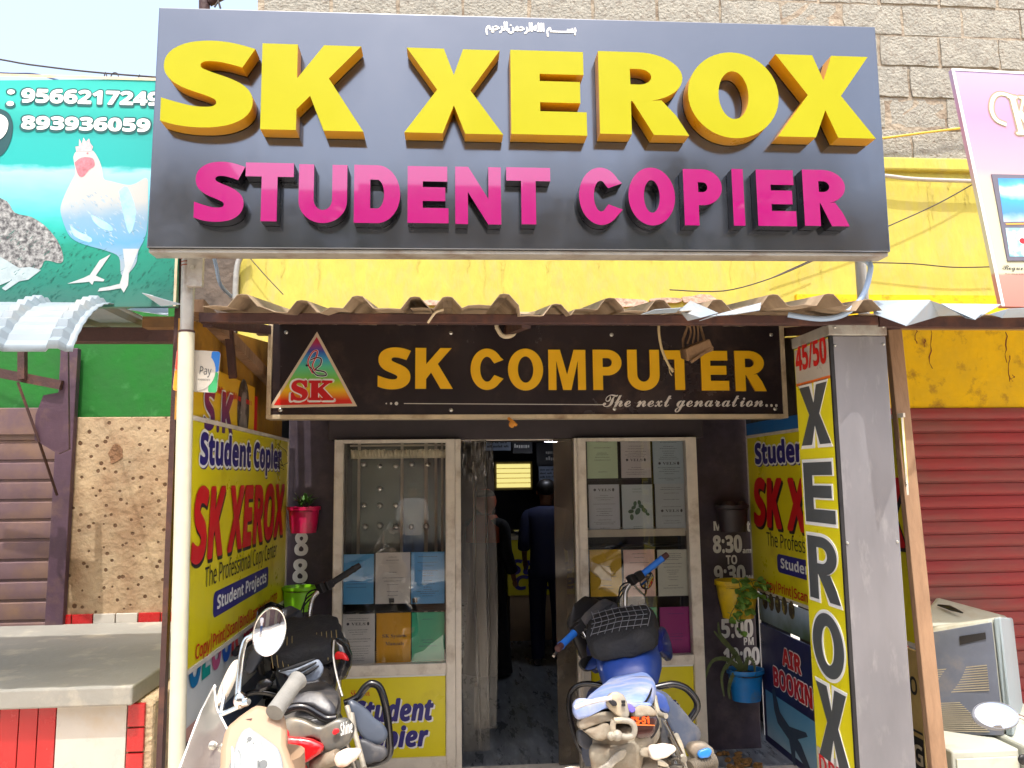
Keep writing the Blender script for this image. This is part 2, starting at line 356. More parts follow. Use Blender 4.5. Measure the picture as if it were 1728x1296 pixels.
m_red = mat('red ink', (200, 22, 30), .4, 0, .05)
m_blue = mat('blue ink', (42, 36, 120), .4, 0, .05)
m_ink = mat('dark ink', (34, 32, 34), .45, 0, .05)
m_grey = mat('grey ink', (74, 78, 80), .4, 0, .06)
m_flex = mat('yellow flex print', (222, 208, 20), .33, 0, .05, 4, .05, 9, ((190, 170, 30), .2, 3))
m_chrome = mat('chrome', (215, 215, 212), .18, 1.0, .1, 20)
m_screw = mat('screw steel', (190, 188, 180), .3, .8, .1, 30)
# ------------------------------------------------------------------ the setting
YF, YP, YS = 4.5, 4.75, 2.75              # shop windows, pilasters and walls, big sign
XL, XR = P(484, 870, YP).x, P(1267, 870, YP).x
m_ground = mat('dusty street', (222, 210, 192), .9, 0, .2, 1.5, .3, 25, ((120, 108, 95), .4, .8))
m_floor = mat('porch cement', (214, 207, 196), .8, 0, .15, 3, .2, 30, ((110, 100, 90), .4, 3))
m_granite = mat('streaked dark granite', (112, 117, 124), .3, 0, .6, 14, 0, 1, ((176, 182, 188), .35, 26), stretch=(1, .22, 1))
m = MB(); m.box(-60, 60, -60, 60, -.2, 0); tag(m.build('ground', m_ground), kind='structure')
m = MB(); m.box(XL - .05, XR + .35, 2.45, 4.49, 0, .12); tag(m.build('pavement', m_floor, bevel=.01), kind='structure')
m = MB(); m.box(XL - .3, XR + .3, 4.49, 10.6, .0, .125); tag(m.build('floor', m_granite), kind='structure')

# ------------------------------------------------------------------ the shop building
m_yel = mat('yellow limewash', (192, 178, 76), .8, 0, .1, 4, .3, 18, ((186, 168, 104), .38, 6), stretch=(1.6, 1, .6))
m_ochre = mat('old yellow limewash', (226, 186, 8), .85, 0, .1, 5, .3, 25, ((120, 70, 40), .22, 9))
m_block = mat('concrete block', (154, 150, 138), .92, 0, .2, 9, .8, 55, ((112, 98, 84), .3, 28))
m_mortar = mat('block mortar', (160, 147, 128), .95, 0, .25, 6, .9, 30, ((110, 88, 70), .4, 7))
m_pil = mat('dusty black granite', (66, 57, 67), .38, 0, .25, 12, .05, 40, ((96, 84, 84), .3, 5))
m_old = mat('dirty grey plaster', (96, 84, 74), .9, 0, .35, 5, .6, 20, ((50, 42, 38), .45, 6))
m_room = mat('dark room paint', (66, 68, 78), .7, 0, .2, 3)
m_cream = mat('cream paint', (205, 190, 160), .7, 0, .12, 4, .1, 20, ((120, 96, 72), .3, 5))
zb = P(1550, 270, YP).z                   # foot of the blockwork
xw = P(432, 10, YP).x
B = thing('shop_building', 'shop building with bare concrete blocks above a yellow band and dark granite piers', 'building', (0, YP, 0))
m = MB(); m.box(xw + .01, 9, YP + .001, YP + .25, zb, 6.4); m.build('mortar_wall', m_mortar, B)
m = MB(); bw, bh = .428, .2235; rnd = random.Random(3); r = 0; z = zb - .01
while z < 6.3:
    x = P(1531 if r % 2 == 0 else 1590, 110, YP).x - 14 * bw; x += rnd.uniform(-.02, .02)
    while x < 6.5:
        a, b2, z0, z1 = x + rnd.uniform(.006, .016), x + bw - rnd.uniform(.004, .014), z + rnd.uniform(.004, .012), z + bh - rnd.uniform(.006, .016)
        a = max(a, xw)
        if b2 - a > .06:
            d = YP - rnd.uniform(0, .012); c = []
            nx, nz = 6, 4; j = lambda s: rnd.uniform(-s, s)
            vs = []
            for q in range(nz + 1):
                for p_ in range(nx + 1):
                    e = p_ in (0, nx) or q in (0, nz)
                    vs.append((a + (b2 - a) * p_ / nx + j(.005), d + (rnd.uniform(-.001, .005) if e else j(.0025)), z0 + (z1 - z0) * q / nz + j(.005)))
            k = len(vs); vs += [(x_, YP + .03, z_) for x_, y_, z_ in vs]
            fs = [(q * 7 + p_, q * 7 + p_ + 1, q * 7 + p_ + 8, q * 7 + p_ + 7) for q in range(nz) for p_ in range(nx)]
            ed = list(range(0, 7)) + [7 * q + 6 for q in range(1, 5)] + [28 + p_ for p_ in range(5, -1, -1)] + [7 * q for q in range(3, 0, -1)]
            fs += [(ed[i], k + ed[i], k + ed[(i + 1) % len(ed)], ed[(i + 1) % len(ed)]) for i in range(len(ed))]
            m.add(vs, fs)
        x += bw
    z += bh; r += 1
m.build('block_wall', m_block, B, smooth=50)
m = MB(); xy = P(403, 460, YP).x
m.prism([(xy + .0, 2.2), (9, 2.2), (9, zb - .03), (xy, zb - .03)], Frame((0, YP, 0), (1, 0, 0)), -.2, 0)
m.box(xy, 9, YP - .035, YP + .2, zb - .085, zb + .004); m.build('yellow_wall', m_yel, B, bevel=.012)
m = MB(); x0 = XR + .36; m.box(x0, 9, YP - .03, YP - .002, P(1600, 708, YP).z, P(1600, 500, YP).z); m.build('ochre_wall', m_ochre, B)
m = MB(); m.box(P(336, 460, YP + .05).x, xy - .004, YP - .02, YP + .25, 2.0, 3.4); m.build('plaster_pier', m_old, B)
zl = P(860, 740, YF).z                     # top of the shop front
xa, xb = P(565, 900, YP).x, P(1172, 900, YP).x
m_num = mat('hand painted white', (222, 220, 214), .6, 0, .08, 20)
fp = front(YP)
pl = MB().box(XL, xa, YP, YP + .3, 0, 2.5).build('pier', m_pil, B, bevel=.008)
m = MB()
for t, x0_, y0, x1, y1 in (('8', 498, 899, 519, 937), ('8', 495, 944, 518, 983), ('4', 497, 986, 519, 1022)): wpx(m, fp, t, x0_, y0, x1, y1, n=.003, own=True, grow=.003)
m.build('lettering', m_num, pl)
pr = MB().box(xb, XR, YP, YP + .3, 0, 2.5).build('pier', m_pil, B, bevel=.008)
m = MB()
for t, x0_, y0, x1, y1, g in (('M', 1204, 880, 1218, 895, .001), ('t', 1259, 880, 1268, 897, .001), ('8:30', 1203, 904, 1252, 932, .003), ('am', 1253, 925, 1268, 933, .001), ('TO', 1225, 937, 1244, 952, .001), ('9:30', 1205, 955, 1258, 982, .003), ('PM', 1259, 971, 1271, 982, .001),
    ('5:00', 1217, 1045, 1271, 1075, .003), ('PM', 1255, 1076, 1272, 1088, .001), ('10:00', 1221, 1094, 1282, 1121, .003)): wpx(m, fp, t, x0_, y0, x1, y1, n=.003, grow=g, own=t != 'am')
m.rect(fp, *[fp.px(1268, 800)[0], fp.px(1272, 800)[0]], .2, 1.75, .002)
m.build('lettering', m_num, pr)
m = MB(); m.box(xa - .02, xb + .02, YF + .06, YP + .2, zl, 2.6); m.build('lintel', mat('dark lintel', (62, 54, 57), .6, 0, .25, 6, .1, 30), B, bevel=.006)  # even dark base colour with random variation
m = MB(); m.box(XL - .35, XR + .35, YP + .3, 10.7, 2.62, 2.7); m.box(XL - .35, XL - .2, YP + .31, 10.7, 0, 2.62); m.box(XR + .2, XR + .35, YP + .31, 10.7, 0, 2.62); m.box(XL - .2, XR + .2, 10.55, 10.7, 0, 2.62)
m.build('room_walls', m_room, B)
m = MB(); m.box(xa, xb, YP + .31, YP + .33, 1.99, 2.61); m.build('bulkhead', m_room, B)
m = MB(); rn = random.Random(12); fo = front(YP - .0305)      # rust drips on the ochre wall
for (x, y, h_) in ((1545, 556, 24), (1570, 552, 70), (1697, 560, 52), (1702, 600, 44), (1560, 572, 14), (1708, 632, 12), (1640, 690, 6), (1600, 700, 5)):
    w_ = rn.uniform(1.5, 4); L_ = [fo.px(x + rn.uniform(-2, 2) + w_ * math.sin(i) * .4, y + h_ * i / 7) for i in range(8)]
    m.flat([(u, v) for u, v in L_] + [(u + .006 * rn.uniform(.4, 1.6), v) for u, v in L_[::-1]], fo, .0012)
for i in range(26):
    u, v = fo.px(rn.uniform(1535, 1728), rn.uniform(686, 704)); m.flat([(u, v), (u + rn.uniform(.02, .12), v + .002), (u + rn.uniform(.02, .1), v + .006), (u, v + .005)], fo, .0011 + i * .00002)
m.build('stain', mat('rust drip stain', (112, 58, 34), .9, 0, .3, 20), B)['kind'] = 'stuff'
m = MB(); rn = random.Random(17); fy_ = front(YP - .0005)
for i in range(26):
    x = rn.uniform(1490, 1640) if i % 3 == 0 else rn.uniform(420, 1480); y0 = rn.uniform(292, 330) if x > 1485 else rn.uniform(424, 440); h_ = rn.uniform(12, 70); w_ = rn.uniform(.003, .03)
    L_ = [fy_.px(x + 1.5 * math.sin(j * 1.3 + i), y0 + h_ * j / 6) for j in range(7)]
    m.flat([(u, v) for u, v in L_] + [(u + w_ * (1 - j / 8), v) for j, (u, v) in list(enumerate(L_))[::-1]], fy_, .0016 + i * .00001)
m.build('stain', mat('grimy limewash', (184, 169, 78), .9, 0, .25, 14, .2, 40), B)['kind'] = 'stuff'
# louvre window in the far wall of the room
fb = front(10.54)
u0, v1 = fb.px(838, 783); u1, v0 = fb.px(895, 823)
lw = MB().slab(fb, u0 - .03, u1 + .03, v0 - .03, v1 + .03, 0, .01).build('window', m_cream, B)
m = MB(); 
for i in range(5): m.slab(fb, u0, u1, v0 + (v1 - v0) * i / 5 + .008, v0 + (v1 - v0) * (i + 1) / 5 - .004, .011, .02)
m.build('pane', mat('lit yellow louvre glass', (240, 226, 140), .4, 0, .05, em=.5), lw)
m_poster = mat('pale poster', (150, 165, 190), .6, 0, .1, 4); m_dposter = mat('dark poster', (26, 28, 38), .5, 0, .1, 4)
def scribble(mb, fr, x0, y0, x1, y1, n=.002, seed=None):    # writing too small to read: a row of word-long marks
    rn = random.Random(seed or int(x0 * 7 + y0)); u0, v1 = fr.px(x0, y0, n); u1, v0 = fr.px(x1, y1, n); scrib(mb, fr, u0, u1, v0, v1, n, rn)
def scrib(mb, fr, u0, u1, v0, v1, n, rn):
    u = u0; h = v1 - v0
    while u < u1 - h * .3:
        wl = min(rn.uniform(1.2, 4) * h, u1 - u); x = u
        while x < u + wl - h * .2:
            c = rn.uniform(.25, .45) * h; mb.rect(fr, x, min(x + c, u1), v0 + rn.choice((0, 0, .1)) * h, v1 - rn.choice((0, .3, .3)) * h, n); x += c + h * .16
        u += wl + h * .5
def flat_sign(name, lab, cat, fr, x0, y0, x1, y1, ma, lines=(), ink=m_white, group=None):
    u0, v1 = fr.px(x0, y0); u1, v0 = fr.px(x1, y1)
    o = tag(MB().slab(fr, u0, u1, v0, v1, 0, .006).build(name, ma), lab, cat, group)
    m = MB()
    for q_ in lines: scribble(m, fr, *q_, n=.008)
    if m.v: m.build('lettering', ink, o)
    return o
fq = front(7.5)
flat_sign('hanging_sign', 'pale blue sign hanging high inside the doorway', 'sign', fq, 817, 740, 862, 760, m_poster, [(822, 744, 856, 748), (822, 751, 858, 755)], m_ink)
flat_sign('hanging_sign', 'black sign with white scrawled writing hanging inside the doorway', 'sign', fq, 865, 738, 898, 765, m_dposter, [(868, 742, 894, 745), (868, 749, 893, 756)])
flat_sign('wall_notice', 'black notice with white words inside the door beside the bright tube', 'notice', front(7.9), 905, 748, 938, 785, m_dposter, [(921, 760, 936, 766), (921, 770, 936, 777)])
flat_sign('wall_notice', 'pale blue notice of dark lines inside, below the black notice', 'notice', front(7.8), 909, 787, 938, 815, m_poster, [(911, 791, 936, 794), (911, 797, 936, 800), (911, 803, 936, 806)], m_ink)
tl = thing('tube_light', 'bright white tube light at the top of the doorway', 'light', P(920, 743, 6.8))
a, b_ = P(903, 742, 6.8), P(940, 743, 6.8)
MB().tube([a, b_], .016, 10).build('tube', mat('lit tube', (235, 240, 255), .4, 0, 0, em=45.0), tl, smooth=40)
MB().box(a.x - .03, b_.x + .03, 6.82, 6.86, a.z - .01, a.z + .05).build('batten', m_cream, tl)
# counter inside
YC = 8.0
ct = thing('service_counter', 'yellow fronted service counter at the back of the shop room', 'counter', (P(905, 1050, YC).x, YC + .2, .12))
u0, v1 = P(856, 906, YC).x, P(856, 906, YC).z; u1 = u0 + 1.15; v0 = P(860, 1005, YC).z
MB().box(u0, u1, YC, YC + .45, v0, v1 - .03).build('front_panel', m_flex, ct)
MB().box(u0 - .02, u1 + .02, YC - .02, YC + .47, v1 - .029, v1).build('counter_top', m_cream, ct)
MB().box(u0 + .02, u1 - .02, YC + .02, YC + .44, .126, v0 - .002).build('base', mat('beige board', (176, 150, 118), .6, 0, .1), ct)
m = MB(); fc = front(YC); wpx(m, fc, 'Student', 860, 945, 1010, 966, n=.004, st='bi', grow=.004); wpx(m, fc, 'Copier', 868, 972, 990, 992, n=.004, st='bi', grow=.004); m.build('lettering', m_blue, ct)
m = MB(); c0 = P(880, 894, YC + .2); m.tube([c0 + Vector((-.02, 0, -.07)), c0, c0 + Vector((.1, 0, .03)), c0 + Vector((.22, 0, -.05))], .012, 8, 4)
m.ell(c0 + Vector((.22, 0, -.03)), (.035, 0, 0), (0, .035, 0), (0, 0, .045)); m.box(c0.x - .08, c0.x + .02, YC + .1, YC + .3, v1 + .001, v1 + .05)
tag(m.build('stapler', m_chrome, smooth=40), 'chrome bent arm and small machine standing on the yellow counter', 'machine')

# ------------------------------------------------------------------ neighbours
m_green = mat('green wall paint', (8, 96, 20), .75, 0, .15, 5, .15, 20, ((60, 130, 66), .15, 8))
def pock_mat():
    m = mat('pocked cement plaster', (166, 144, 114), .92, 0, .22, 5, .45, 30, ((132, 100, 72), .62, 3.6)); N = m.node_tree.nodes; L = m.node_tree.links; b = N['Principled BSDF']
    tc = N.new('ShaderNodeTexCoord'); v = N.new('ShaderNodeTexVoronoi'); v.voronoi_dimensions = '2D'; v.inputs['Scale'].default_value = 12.5; v.inputs['Randomness'].default_value = .95
    sx_ = N.new('ShaderNodeSeparateXYZ'); cx_ = N.new('ShaderNodeCombineXYZ'); L.new(tc.outputs['Object'], sx_.inputs[0]); L.new(sx_.outputs[0], cx_.inputs[0]); L.new(sx_.outputs[2], cx_.inputs[1]); L.new(cx_.outputs[0], v.inputs['Vector'])
    nz = N.new('ShaderNodeTexNoise'); nz.inputs['Scale'].default_value = 14; L.new(tc.outputs['Object'], nz.inputs['Vector'])
    ad = N.new('ShaderNodeMath'); ad.operation = 'MULTIPLY_ADD'; ad.inputs[1].default_value = .3; L.new(nz.outputs[0], ad.inputs[0]); L.new(v.outputs['Distance'], ad.inputs[2])
    mr = N.new('ShaderNodeMapRange'); mr.inputs[1].default_value = .285; mr.inputs[2].default_value = .235; L.new(ad.outputs[0], mr.inputs[0])
    old = b.inputs['Base Color'].links[0].from_socket; mx = N.new('ShaderNodeMix'); mx.data_type = 'RGBA'; L.new(mr.outputs[0], mx.inputs[0]); L.new(old, mx.inputs[6]); mx.inputs[7].default_value = (*s2l((92, 66, 44)), 1); L.new(mx.outputs[2], b.inputs['Base Color'])
    bp = N['Bump'] if 'Bump' in N else None
    if bp:
        sb = N.new('ShaderNodeMath'); sb.operation = 'MULTIPLY_ADD'; sb.inputs[1].default_value = -1.2; L.new(mr.outputs[0], sb.inputs[0]); L.new(bp.inputs['Height'].links[0].from_socket, sb.inputs[2]); L.new(sb.outputs[0], bp.inputs['Height'])
    return m
m_pock = pock_mat()
m_tred = mat('red glazed tile', (172, 26, 28), .25, 0, .1, 6, .03, 20, ((150, 90, 80), .2, 5)); m_twht = mat('white glazed tile', (186, 180, 170), .3, 0, .06, 6, .03, 20, ((180, 160, 130), .2, 4))
NB = thing('neighbour_building', 'next door wall painted green above pocked bare plaster', 'building', (-2.2, YP, 0))
zg = P(200, 703, YP).z; zt = P(200, 1034, YP).z
MB().box(-9, xy - .11, YP + .012, YP + .3, zg, 3.4).build('green_wall', m_green, NB)
m = MB(); m.box(-9, XL - .12, YP - .012, YP + .3, 0, zg - .003); m.build('plaster_wall', m_pock, NB, bevel=.006)
xs = [P(x, 1050, YP - .03).x for x in (82, 120, 156, 194, 232, 270, 300)]
for i in range(6): MB().box(xs[i] + .003, xs[i + 1] - .003, YP - .03, YP - .013, .2, zt).build('tile', m_twht if i in (2, 3) else m_tred, NB, bevel=.003)
# hole and chipped patch
m = MB(); c = P(195, 765, YP - .012); pts = [(c.x + .045 * math.cos(a) * random.uniform(.7, 1.2), c.z + .06 * math.sin(a) * random.uniform(.7, 1.2)) for a in [i * math.pi / 6 for i in range(12)]]
m.prism(pts, front(YP - .012), 0, .003); m.build('chipped_patch', mat('chipped plaster', (120, 88, 62), .95, 0, .3, 30, .6, 40), NB)
def shutter(parent, x0, x1, z0, z1, y, step, ma, depth=.013):
    m = MB(); z = z0; prof = []
    while z < z1:
        for t_, d_ in ((0, 0), (.06, .0), (.10, .75), (.3, 1), (.62, .95), (.88, .7), (.94, 0)): prof.append((y - depth * d_, z + step * t_))
        z += step
    m.loft([[(x0, p[0], p[1]) for p in prof], [(x1, p[0], p[1]) for p in prof]], caps=False, closed=False)
    return m.build('roller_shutter', ma, parent, smooth=25)
m_shl = mat('purple brown shutter paint', (98, 76, 80), .5, .1, .15, 5, .05, 30, ((126, 98, 74), .45, 3))
m_shr = mat('red shutter paint', (150, 38, 42), .5, .1, .15, 4, .05, 30, ((116, 76, 68), .6, 3), stretch=(.3, 1, 1))
xp0, xp1 = P(84, 900, YP - .06).x, P(114, 900, YP - .06).x
shutter(NB, -9, xp0 + .01, .2, P(40, 735, YP).z, YP - .045, .112, m_shl)
MB().box(-9, xp0, YP - .075, YP - .014, P(40, 735, YP).z, P(40, 690, YP).z).build('shutter_box', m_shl, NB, bevel=.005)
MB().box(xp0, xp1, YP - .06, YP - .014, .1, P(100, 590, YP).z).build('shutter_post', m_purple, NB, bevel=.004)
MB().box(XR + .36, 9, YP - .010, YP + .2, 0, 2.19).build('side_wall', m_old, B)
shr = shutter(B, XR + .5, 9, .1, P(1600, 706, YP).z, YP - .035, .0795, m_shr)
# bracket holding the left canopy
fg = front(4.3)
g = thing('canopy_bracket', 'dark steel bracket with gusset plate beside the purple shutter', 'bracket', P(95, 760, 4.3))
MB().prism(poly_px(fg, [(102, 590), (114, 590), (116, 758), (98, 766), (58, 742), (60, 700), (73, 667), (100, 662)][::-1]), fg, -.02, 0).build('gusset_plate', m_purple, g)
m = MB(); m.bar(P(-60, 618, 4.28), P(104, 650, 4.28), .03, .05); m.build('arm', m_rust, g)
m = MB(); m.bar(P(38, 590, 4.25), P(38, 640, 4.25), .035); m.build('strut', m_rust, g)
m = MB(); m.tube([P(30, 645, 4.24), P(66, 745, 4.3), P(96, 835, 4.6)], .008, 6); m.build('tie_rod', m_rust, g)

# white counter on the left
m_conc = mat('smooth grey cement slab', (140, 138, 130), .7, 0, .12, 3, .15, 30, ((190, 180, 160), .25, 4))
CT = thing('masonry_counter', 'grey slab counter faced with red and white tiles at left', 'counter', (P(110, 1200, 3.3).x, 3.6, 0))
zc = P(110, 1161, 3.27).z; xc = P(224, 1161, 3.27).x
MB().box(-9, xc, 3.27, YP - .035, zc - .075, zc).build('slab', m_conc, CT, bevel=.008)
xw2 = P(258, 1230, 3.35).x
MB().box(-9, xw2, 3.35, YP - .035, 0, zc - .078).build('base', mat('gritty cement', (186, 164, 132), .95, 0, .25, 20, .8, 60), CT, bevel=.015)
xs = [-3.2] + [P(x, 1230, 3.33).x for x in (-40, -3, 30, 62, 93)]
for i in range(5): MB().box(xs[i] + .002, xs[i + 1] - .002, 3.333, 3.3495, .01, zc - .08).build('tile', m_tred, CT, bevel=.002)
x0_, x1_ = P(93, 1230, 3.33).x, P(213, 1230, 3.33).x; MB().box(x0_ + .002, x1_ - .002, 3.333, 3.3495, .01, zc - .08).build('tile', m_twht, CT, bevel=.002)
x0_, x1_ = x1_, P(243, 1230, 3.33).x; z = zc - .08
while z > .05: MB().box(x0_ + .002, x1_ - .002, 3.333, 3.3495, z - .092, z - .004).build('tile', m_tred, CT, bevel=.002); z -= .095

# ------------------------------------------------------------------ canopy over the porch
m_sheet = mat('dusty galvanised sheet', (158, 138, 114), .65, .0, .22, 5, .05, 20, ((96, 76, 60), .5, 3.5)); m_sheetw = mat('white coated sheet', (146, 158, 168), .45, .05, .08, 4, .03, 20, ((170, 160, 140), .25, 3))
AW = thing('canopy', 'corrugated sheet canopy on a dark steel beam over the shop porch', 'canopy', (.2, 3.6, 2.4))
YB = 2.95
def roofz(y): return 2.382 + (y - YB) * .155
def corr(name, xs, xe, ysf, yb, ma, pitch=.2, h=.045, warp=.012, seed=1, lift=0.0, sag=0):
    rn = random.Random(seed); m = MB(); rings = []; ny = 10
    cross = []; x = xs; ph = 0
    while x < xe:
        for dx, hh in ((0, 0), (.20, .06), (.42, .0), (.58, .92), (.66, 1), (.76, .95), (.94, .05)):
            if x + dx * pitch <= xe: cross.append((x + dx * pitch, hh * h))
        x += pitch
    ws = [rn.uniform(-1, 1) for _ in range(60)]
    for j in range(ny + 1):
        t = j / ny; ring = []
        for i, (cx_, hz) in enumerate(cross):
            k = int((cx_ - xs) / pitch); y = ysf + (yb - ysf) * t + (warp * 2.0 * ws[k] * (1 - t))
            ring.append((cx_ + .01 * ws[(k + 7) % 60] * (1 - t), y, roofz(y) + lift + hz + warp * ws[(k * 3 + j // 4) % 60] * (1 - t) ** 2 - sag * (1 - t) ** 3 * math.sin(3 * (cx_ - xs))))
        rings.append(ring)
    m.loft(rings, caps=False, closed=False)
    o = m.build(name, ma, AW); s = o.modifiers.new('thick', 'SOLIDIFY'); s.thickness = .0018; return o
xq = [P(x, 520, YB - .2).x for x in (345, 692, 1160, 1290, 1500)]
corr('roof_sheet', xq[0], xq[1] + .1, YB - .23, 4.73, m_sheet, seed=2)
corr('roof_sheet', xq[1] + .0, xq[2], YB - .17, 4.73, m_sheet, seed=5, lift=.006, warp=.02)
corr('roof_sheet', xq[2] - .02, xq[4], YB - .22, 4.73, m_sheet, seed=9, lift=.003, warp=.025)
m = MB(); m.box(P(338, 540, YB).x, P(1478, 540, YB).x, YB - .02, YB + .02, 2.342, 2.378); m.build('beam', m_rust, AW, bevel=.003)
m = MB(); m.box(XL - .1, XR + .1, 4.32, 4.36, roofz(4.34) - .045, roofz(4.34) - .004); m.build('beam', m_rust, AW, bevel=.003)
for x in (XL + .05, .3, XR - .05): MB().bar((x, YB + .021, roofz(YB) - .028), (x, 4.74, roofz(4.74) - .028), .035, .045).build('rafter', m_rust, AW)
m = MB()     # bent torn corner flaps catching the sun
def flap(pp): 
    a = MB(); n = len(pp); a.add([P(*p) for p in pp], [tuple(range(n))]); return a
for pp in ([(1160, 541, 2.74), (1182, 536, 2.66), (1212, 528, 2.6), (1165, 507, 2.78), (1146, 524, 2.78)], [(1180, 542, 2.66), (1286, 511, 2.74), (1282, 524, 2.7), (1240, 531, 2.62), (1200, 534, 2.6)], [(1082, 530, 2.76), (1105, 522, 2.7), (1150, 519, 2.66), (1140, 527, 2.7)]):
    o = flap(pp).build('torn_sheet_flap', m_sheetw, AW); s = o.modifiers.new('thick', 'SOLIDIFY'); s.thickness = .002
m = MB(); m.tube([P(722, 545, 2.92), P(735, 527, 2.9), P(748, 523, 2.88)], .005, 6, 3); m.build('tie_wire', m_cream, AW, smooth=60)
m = MB(); rn = random.Random(4)
for (x0_, x1_, y0, y1) in ((690, 760, 504, 514), (1025, 1095, 500, 517), (1095, 1160, 499, 510), (1152, 1217, 495, 512), (1380, 1420, 497, 507)):
    pts = []
    for i in range(12):
        a = i * math.pi / 6; u, v = front(4.7).px((x0_ + x1_) / 2 + (x1_ - x0_) / 2 * math.cos(a) * rn.uniform(.8, 1.1), (y0 + y1) / 2 - (y1 - y0) / 2 * math.sin(a) * rn.uniform(.7, 1.1)); pts.append((u, v))
    m.prism(pts, front(YP), .002, .02)
m.build('crumbled_plaster', mat('crumbled pink plaster', (196, 166, 146), .95, 0, .2, 20, .6, 40), B)

# right side canopy
AR = thing('canopy', 'buckled pale metal canopy edge right of the grey pillar', 'canopy', (P(1600, 530, 2.95).x, 3, 2.4))
m = MB(); xa2, xb2 = P(1476, 520, 2.8).x, 5
for (pts) in ([(1474, 508, 2.9), (1570, 507, 2.75), (1528, 550, 2.62), (1474, 530, 2.8)], [(1570, 507, 2.75), (1640, 531, 2.85), (1585, 533, 2.85), (1528, 550, 2.62)], [(1588, 513, 2.78), (1690, 514, 2.8), (1645, 540, 2.66), (1630, 537, 2.7)], [(1600, 520, 2.75), (1660, 527, 2.7), (1645, 540, 2.66)], [(1670, 530, 2.75), (1700, 521, 2.7), (1760, 518, 2.75), (1760, 534, 2.8), (1690, 536, 2.72)]):
    o = flap(pts).build('bent_sheet', m_sheetw, AR); s = o.modifiers.new('thick', 'SOLIDIFY'); s.thickness = .002
m = MB(); m.hexa([(xa2, YB - .1, roofz(YB - .1)), (xb2, YB - .1, roofz(YB - .1)), (xb2, 4.73, 2.67), (xa2, 4.73, 2.67)], [(xa2, YB - .1, roofz(YB - .1) + .003), (xb2, YB - .1, roofz(YB - .1) + .003), (xb2, 4.73, 2.673), (xa2, 4.73, 2.673)]); m.build('roof_sheet', m_sheet, AR)
m = MB(); m.box(P(1480, 545, YB).x, 5, YB - .02, YB + .025, 2.335, 2.375); m.build('beam', m_rust, AR)

# left canopy with its curved white nose
AL = thing('canopy', 'white corrugated canopy with curved nose below the poultry banner', 'canopy', (P(100, 560, 2.9).x, 3.0, 2.4))
m = MB(); rings = []; xr = P(228, 525, 3.25).x; cross = []; x = xr; i = 0
pit = .205
while x > xr - 2.4:
    for dx, hh in ((0, 0), (.12, 0), (.2, 1), (.36, 1), (.44, 0), (.95, 0)): cross.append((x - dx * pit, hh))
    x -= pit
prof = [(3.7, 2.455), (3.35, 2.445)]
for a in range(19): t = R(5 + 3.3 * a); prof.append((3.12 - .42 * math.sin(t), 2.445 - .43 * (1 - math.cos(t))))
for i, (y, z) in enumerate(prof):
    nx = max(0, (i - 1)) / 19; t = R(5 + 3.3 * max(i - 2, 0))
    cr = (.0045 if i % 2 else -.004) if i > 3 else 0
    rings.append([(cx_, y - (hh * .022 + cr * (.5 + hh)) * math.sin(t), z + (hh * .022 + cr * (.5 + hh)) * math.cos(t)) for cx_, hh in cross])
m.loft(rings, caps=False, closed=False); o = m.build('roof_sheet', mat('crimped white sheet', (128, 140, 148), .5, .05, .08, 4, .03, 20, ((150, 140, 120), .25, 3)), AL, smooth=15); s = o.modifiers.new('thick', 'SOLIDIFY'); s.thickness = .003
m = MB(); m.add([P(215, 522, 3.1), P(284, 532, 3.0), P(284, 520, 3.2), P(240, 515, 3.4)], [(0, 1, 2, 3)]); m.add([P(240, 494, 3.0), P(306, 513, 2.95), P(300, 512, 3.05), P(272, 516, 3.0), P(258, 498, 3.05)], [(0, 1, 2, 3, 4)])
o = m.build('sheet_scrap', m_sheetw, AL); s = o.modifiers.new('thick', 'SOLIDIFY'); s.thickness = .002
m = MB(); y = 3.45; m.box(P(-200, 560, y).x, P(318, 560, y).x, y, y + .06, P(200, 577, y).z, P(200, 552, y).z); m.build('beam', m_rust, AL, bevel=.004)
m = MB(); m.box(P(240, 545, 3.3).x, P(330, 545, 3.3).x, 3.3, 3.36, P(250, 552, 3.3).z, P(250, 534, 3.3).z); m.build('beam', mat('wooden beam', (112, 82, 50), .8, 0, .25, 12, .2, 40), AL)
# brown soffit boards over the left panels
WD = thing('side_boarding', 'weathered brown boards slanting above the left yellow panels', 'boarding', (XL, 3.8, 2.1))
m_wood = mat('weathered timber', (150, 118, 90), .8, 0, .25, 8, .3, 50, ((96, 70, 50), .35, 6), stretch=(1, 1, .2)); m_plank = mat('ochre board', (168, 122, 36), .75, 0, .2, 6, .2, 30, ((100, 66, 30), .35, 5))
fl = Frame((XL - .03, 0, 0), (0, 1, 0))
MB().prism([(2.95, 1.98), (4.7, 1.98), (4.7, 2.55), (2.95, 2.36)], fl, -.02, 0).build('board', m_plank, WD)
MB().prism([(3.34, 1.97), (4.7, 1.97), (4.7, 2.60), (3.34, 2.38)], Frame((XR + .03, 0, 0), (0, 1, 0)), -.02, 0).build('board', m_old, B)
m = MB(); m.bar((XL + .0, 3.0, 2.42), (XL + .0, 4.6, 2.25), .05, .05); m.build('rail', m_wood, WD)
m = MB(); m.bar((XL + .02, 3.35, 2.42), (XL + .02, 3.45, 2.2), .03, .03); m.build('strut', m_rust, WD)
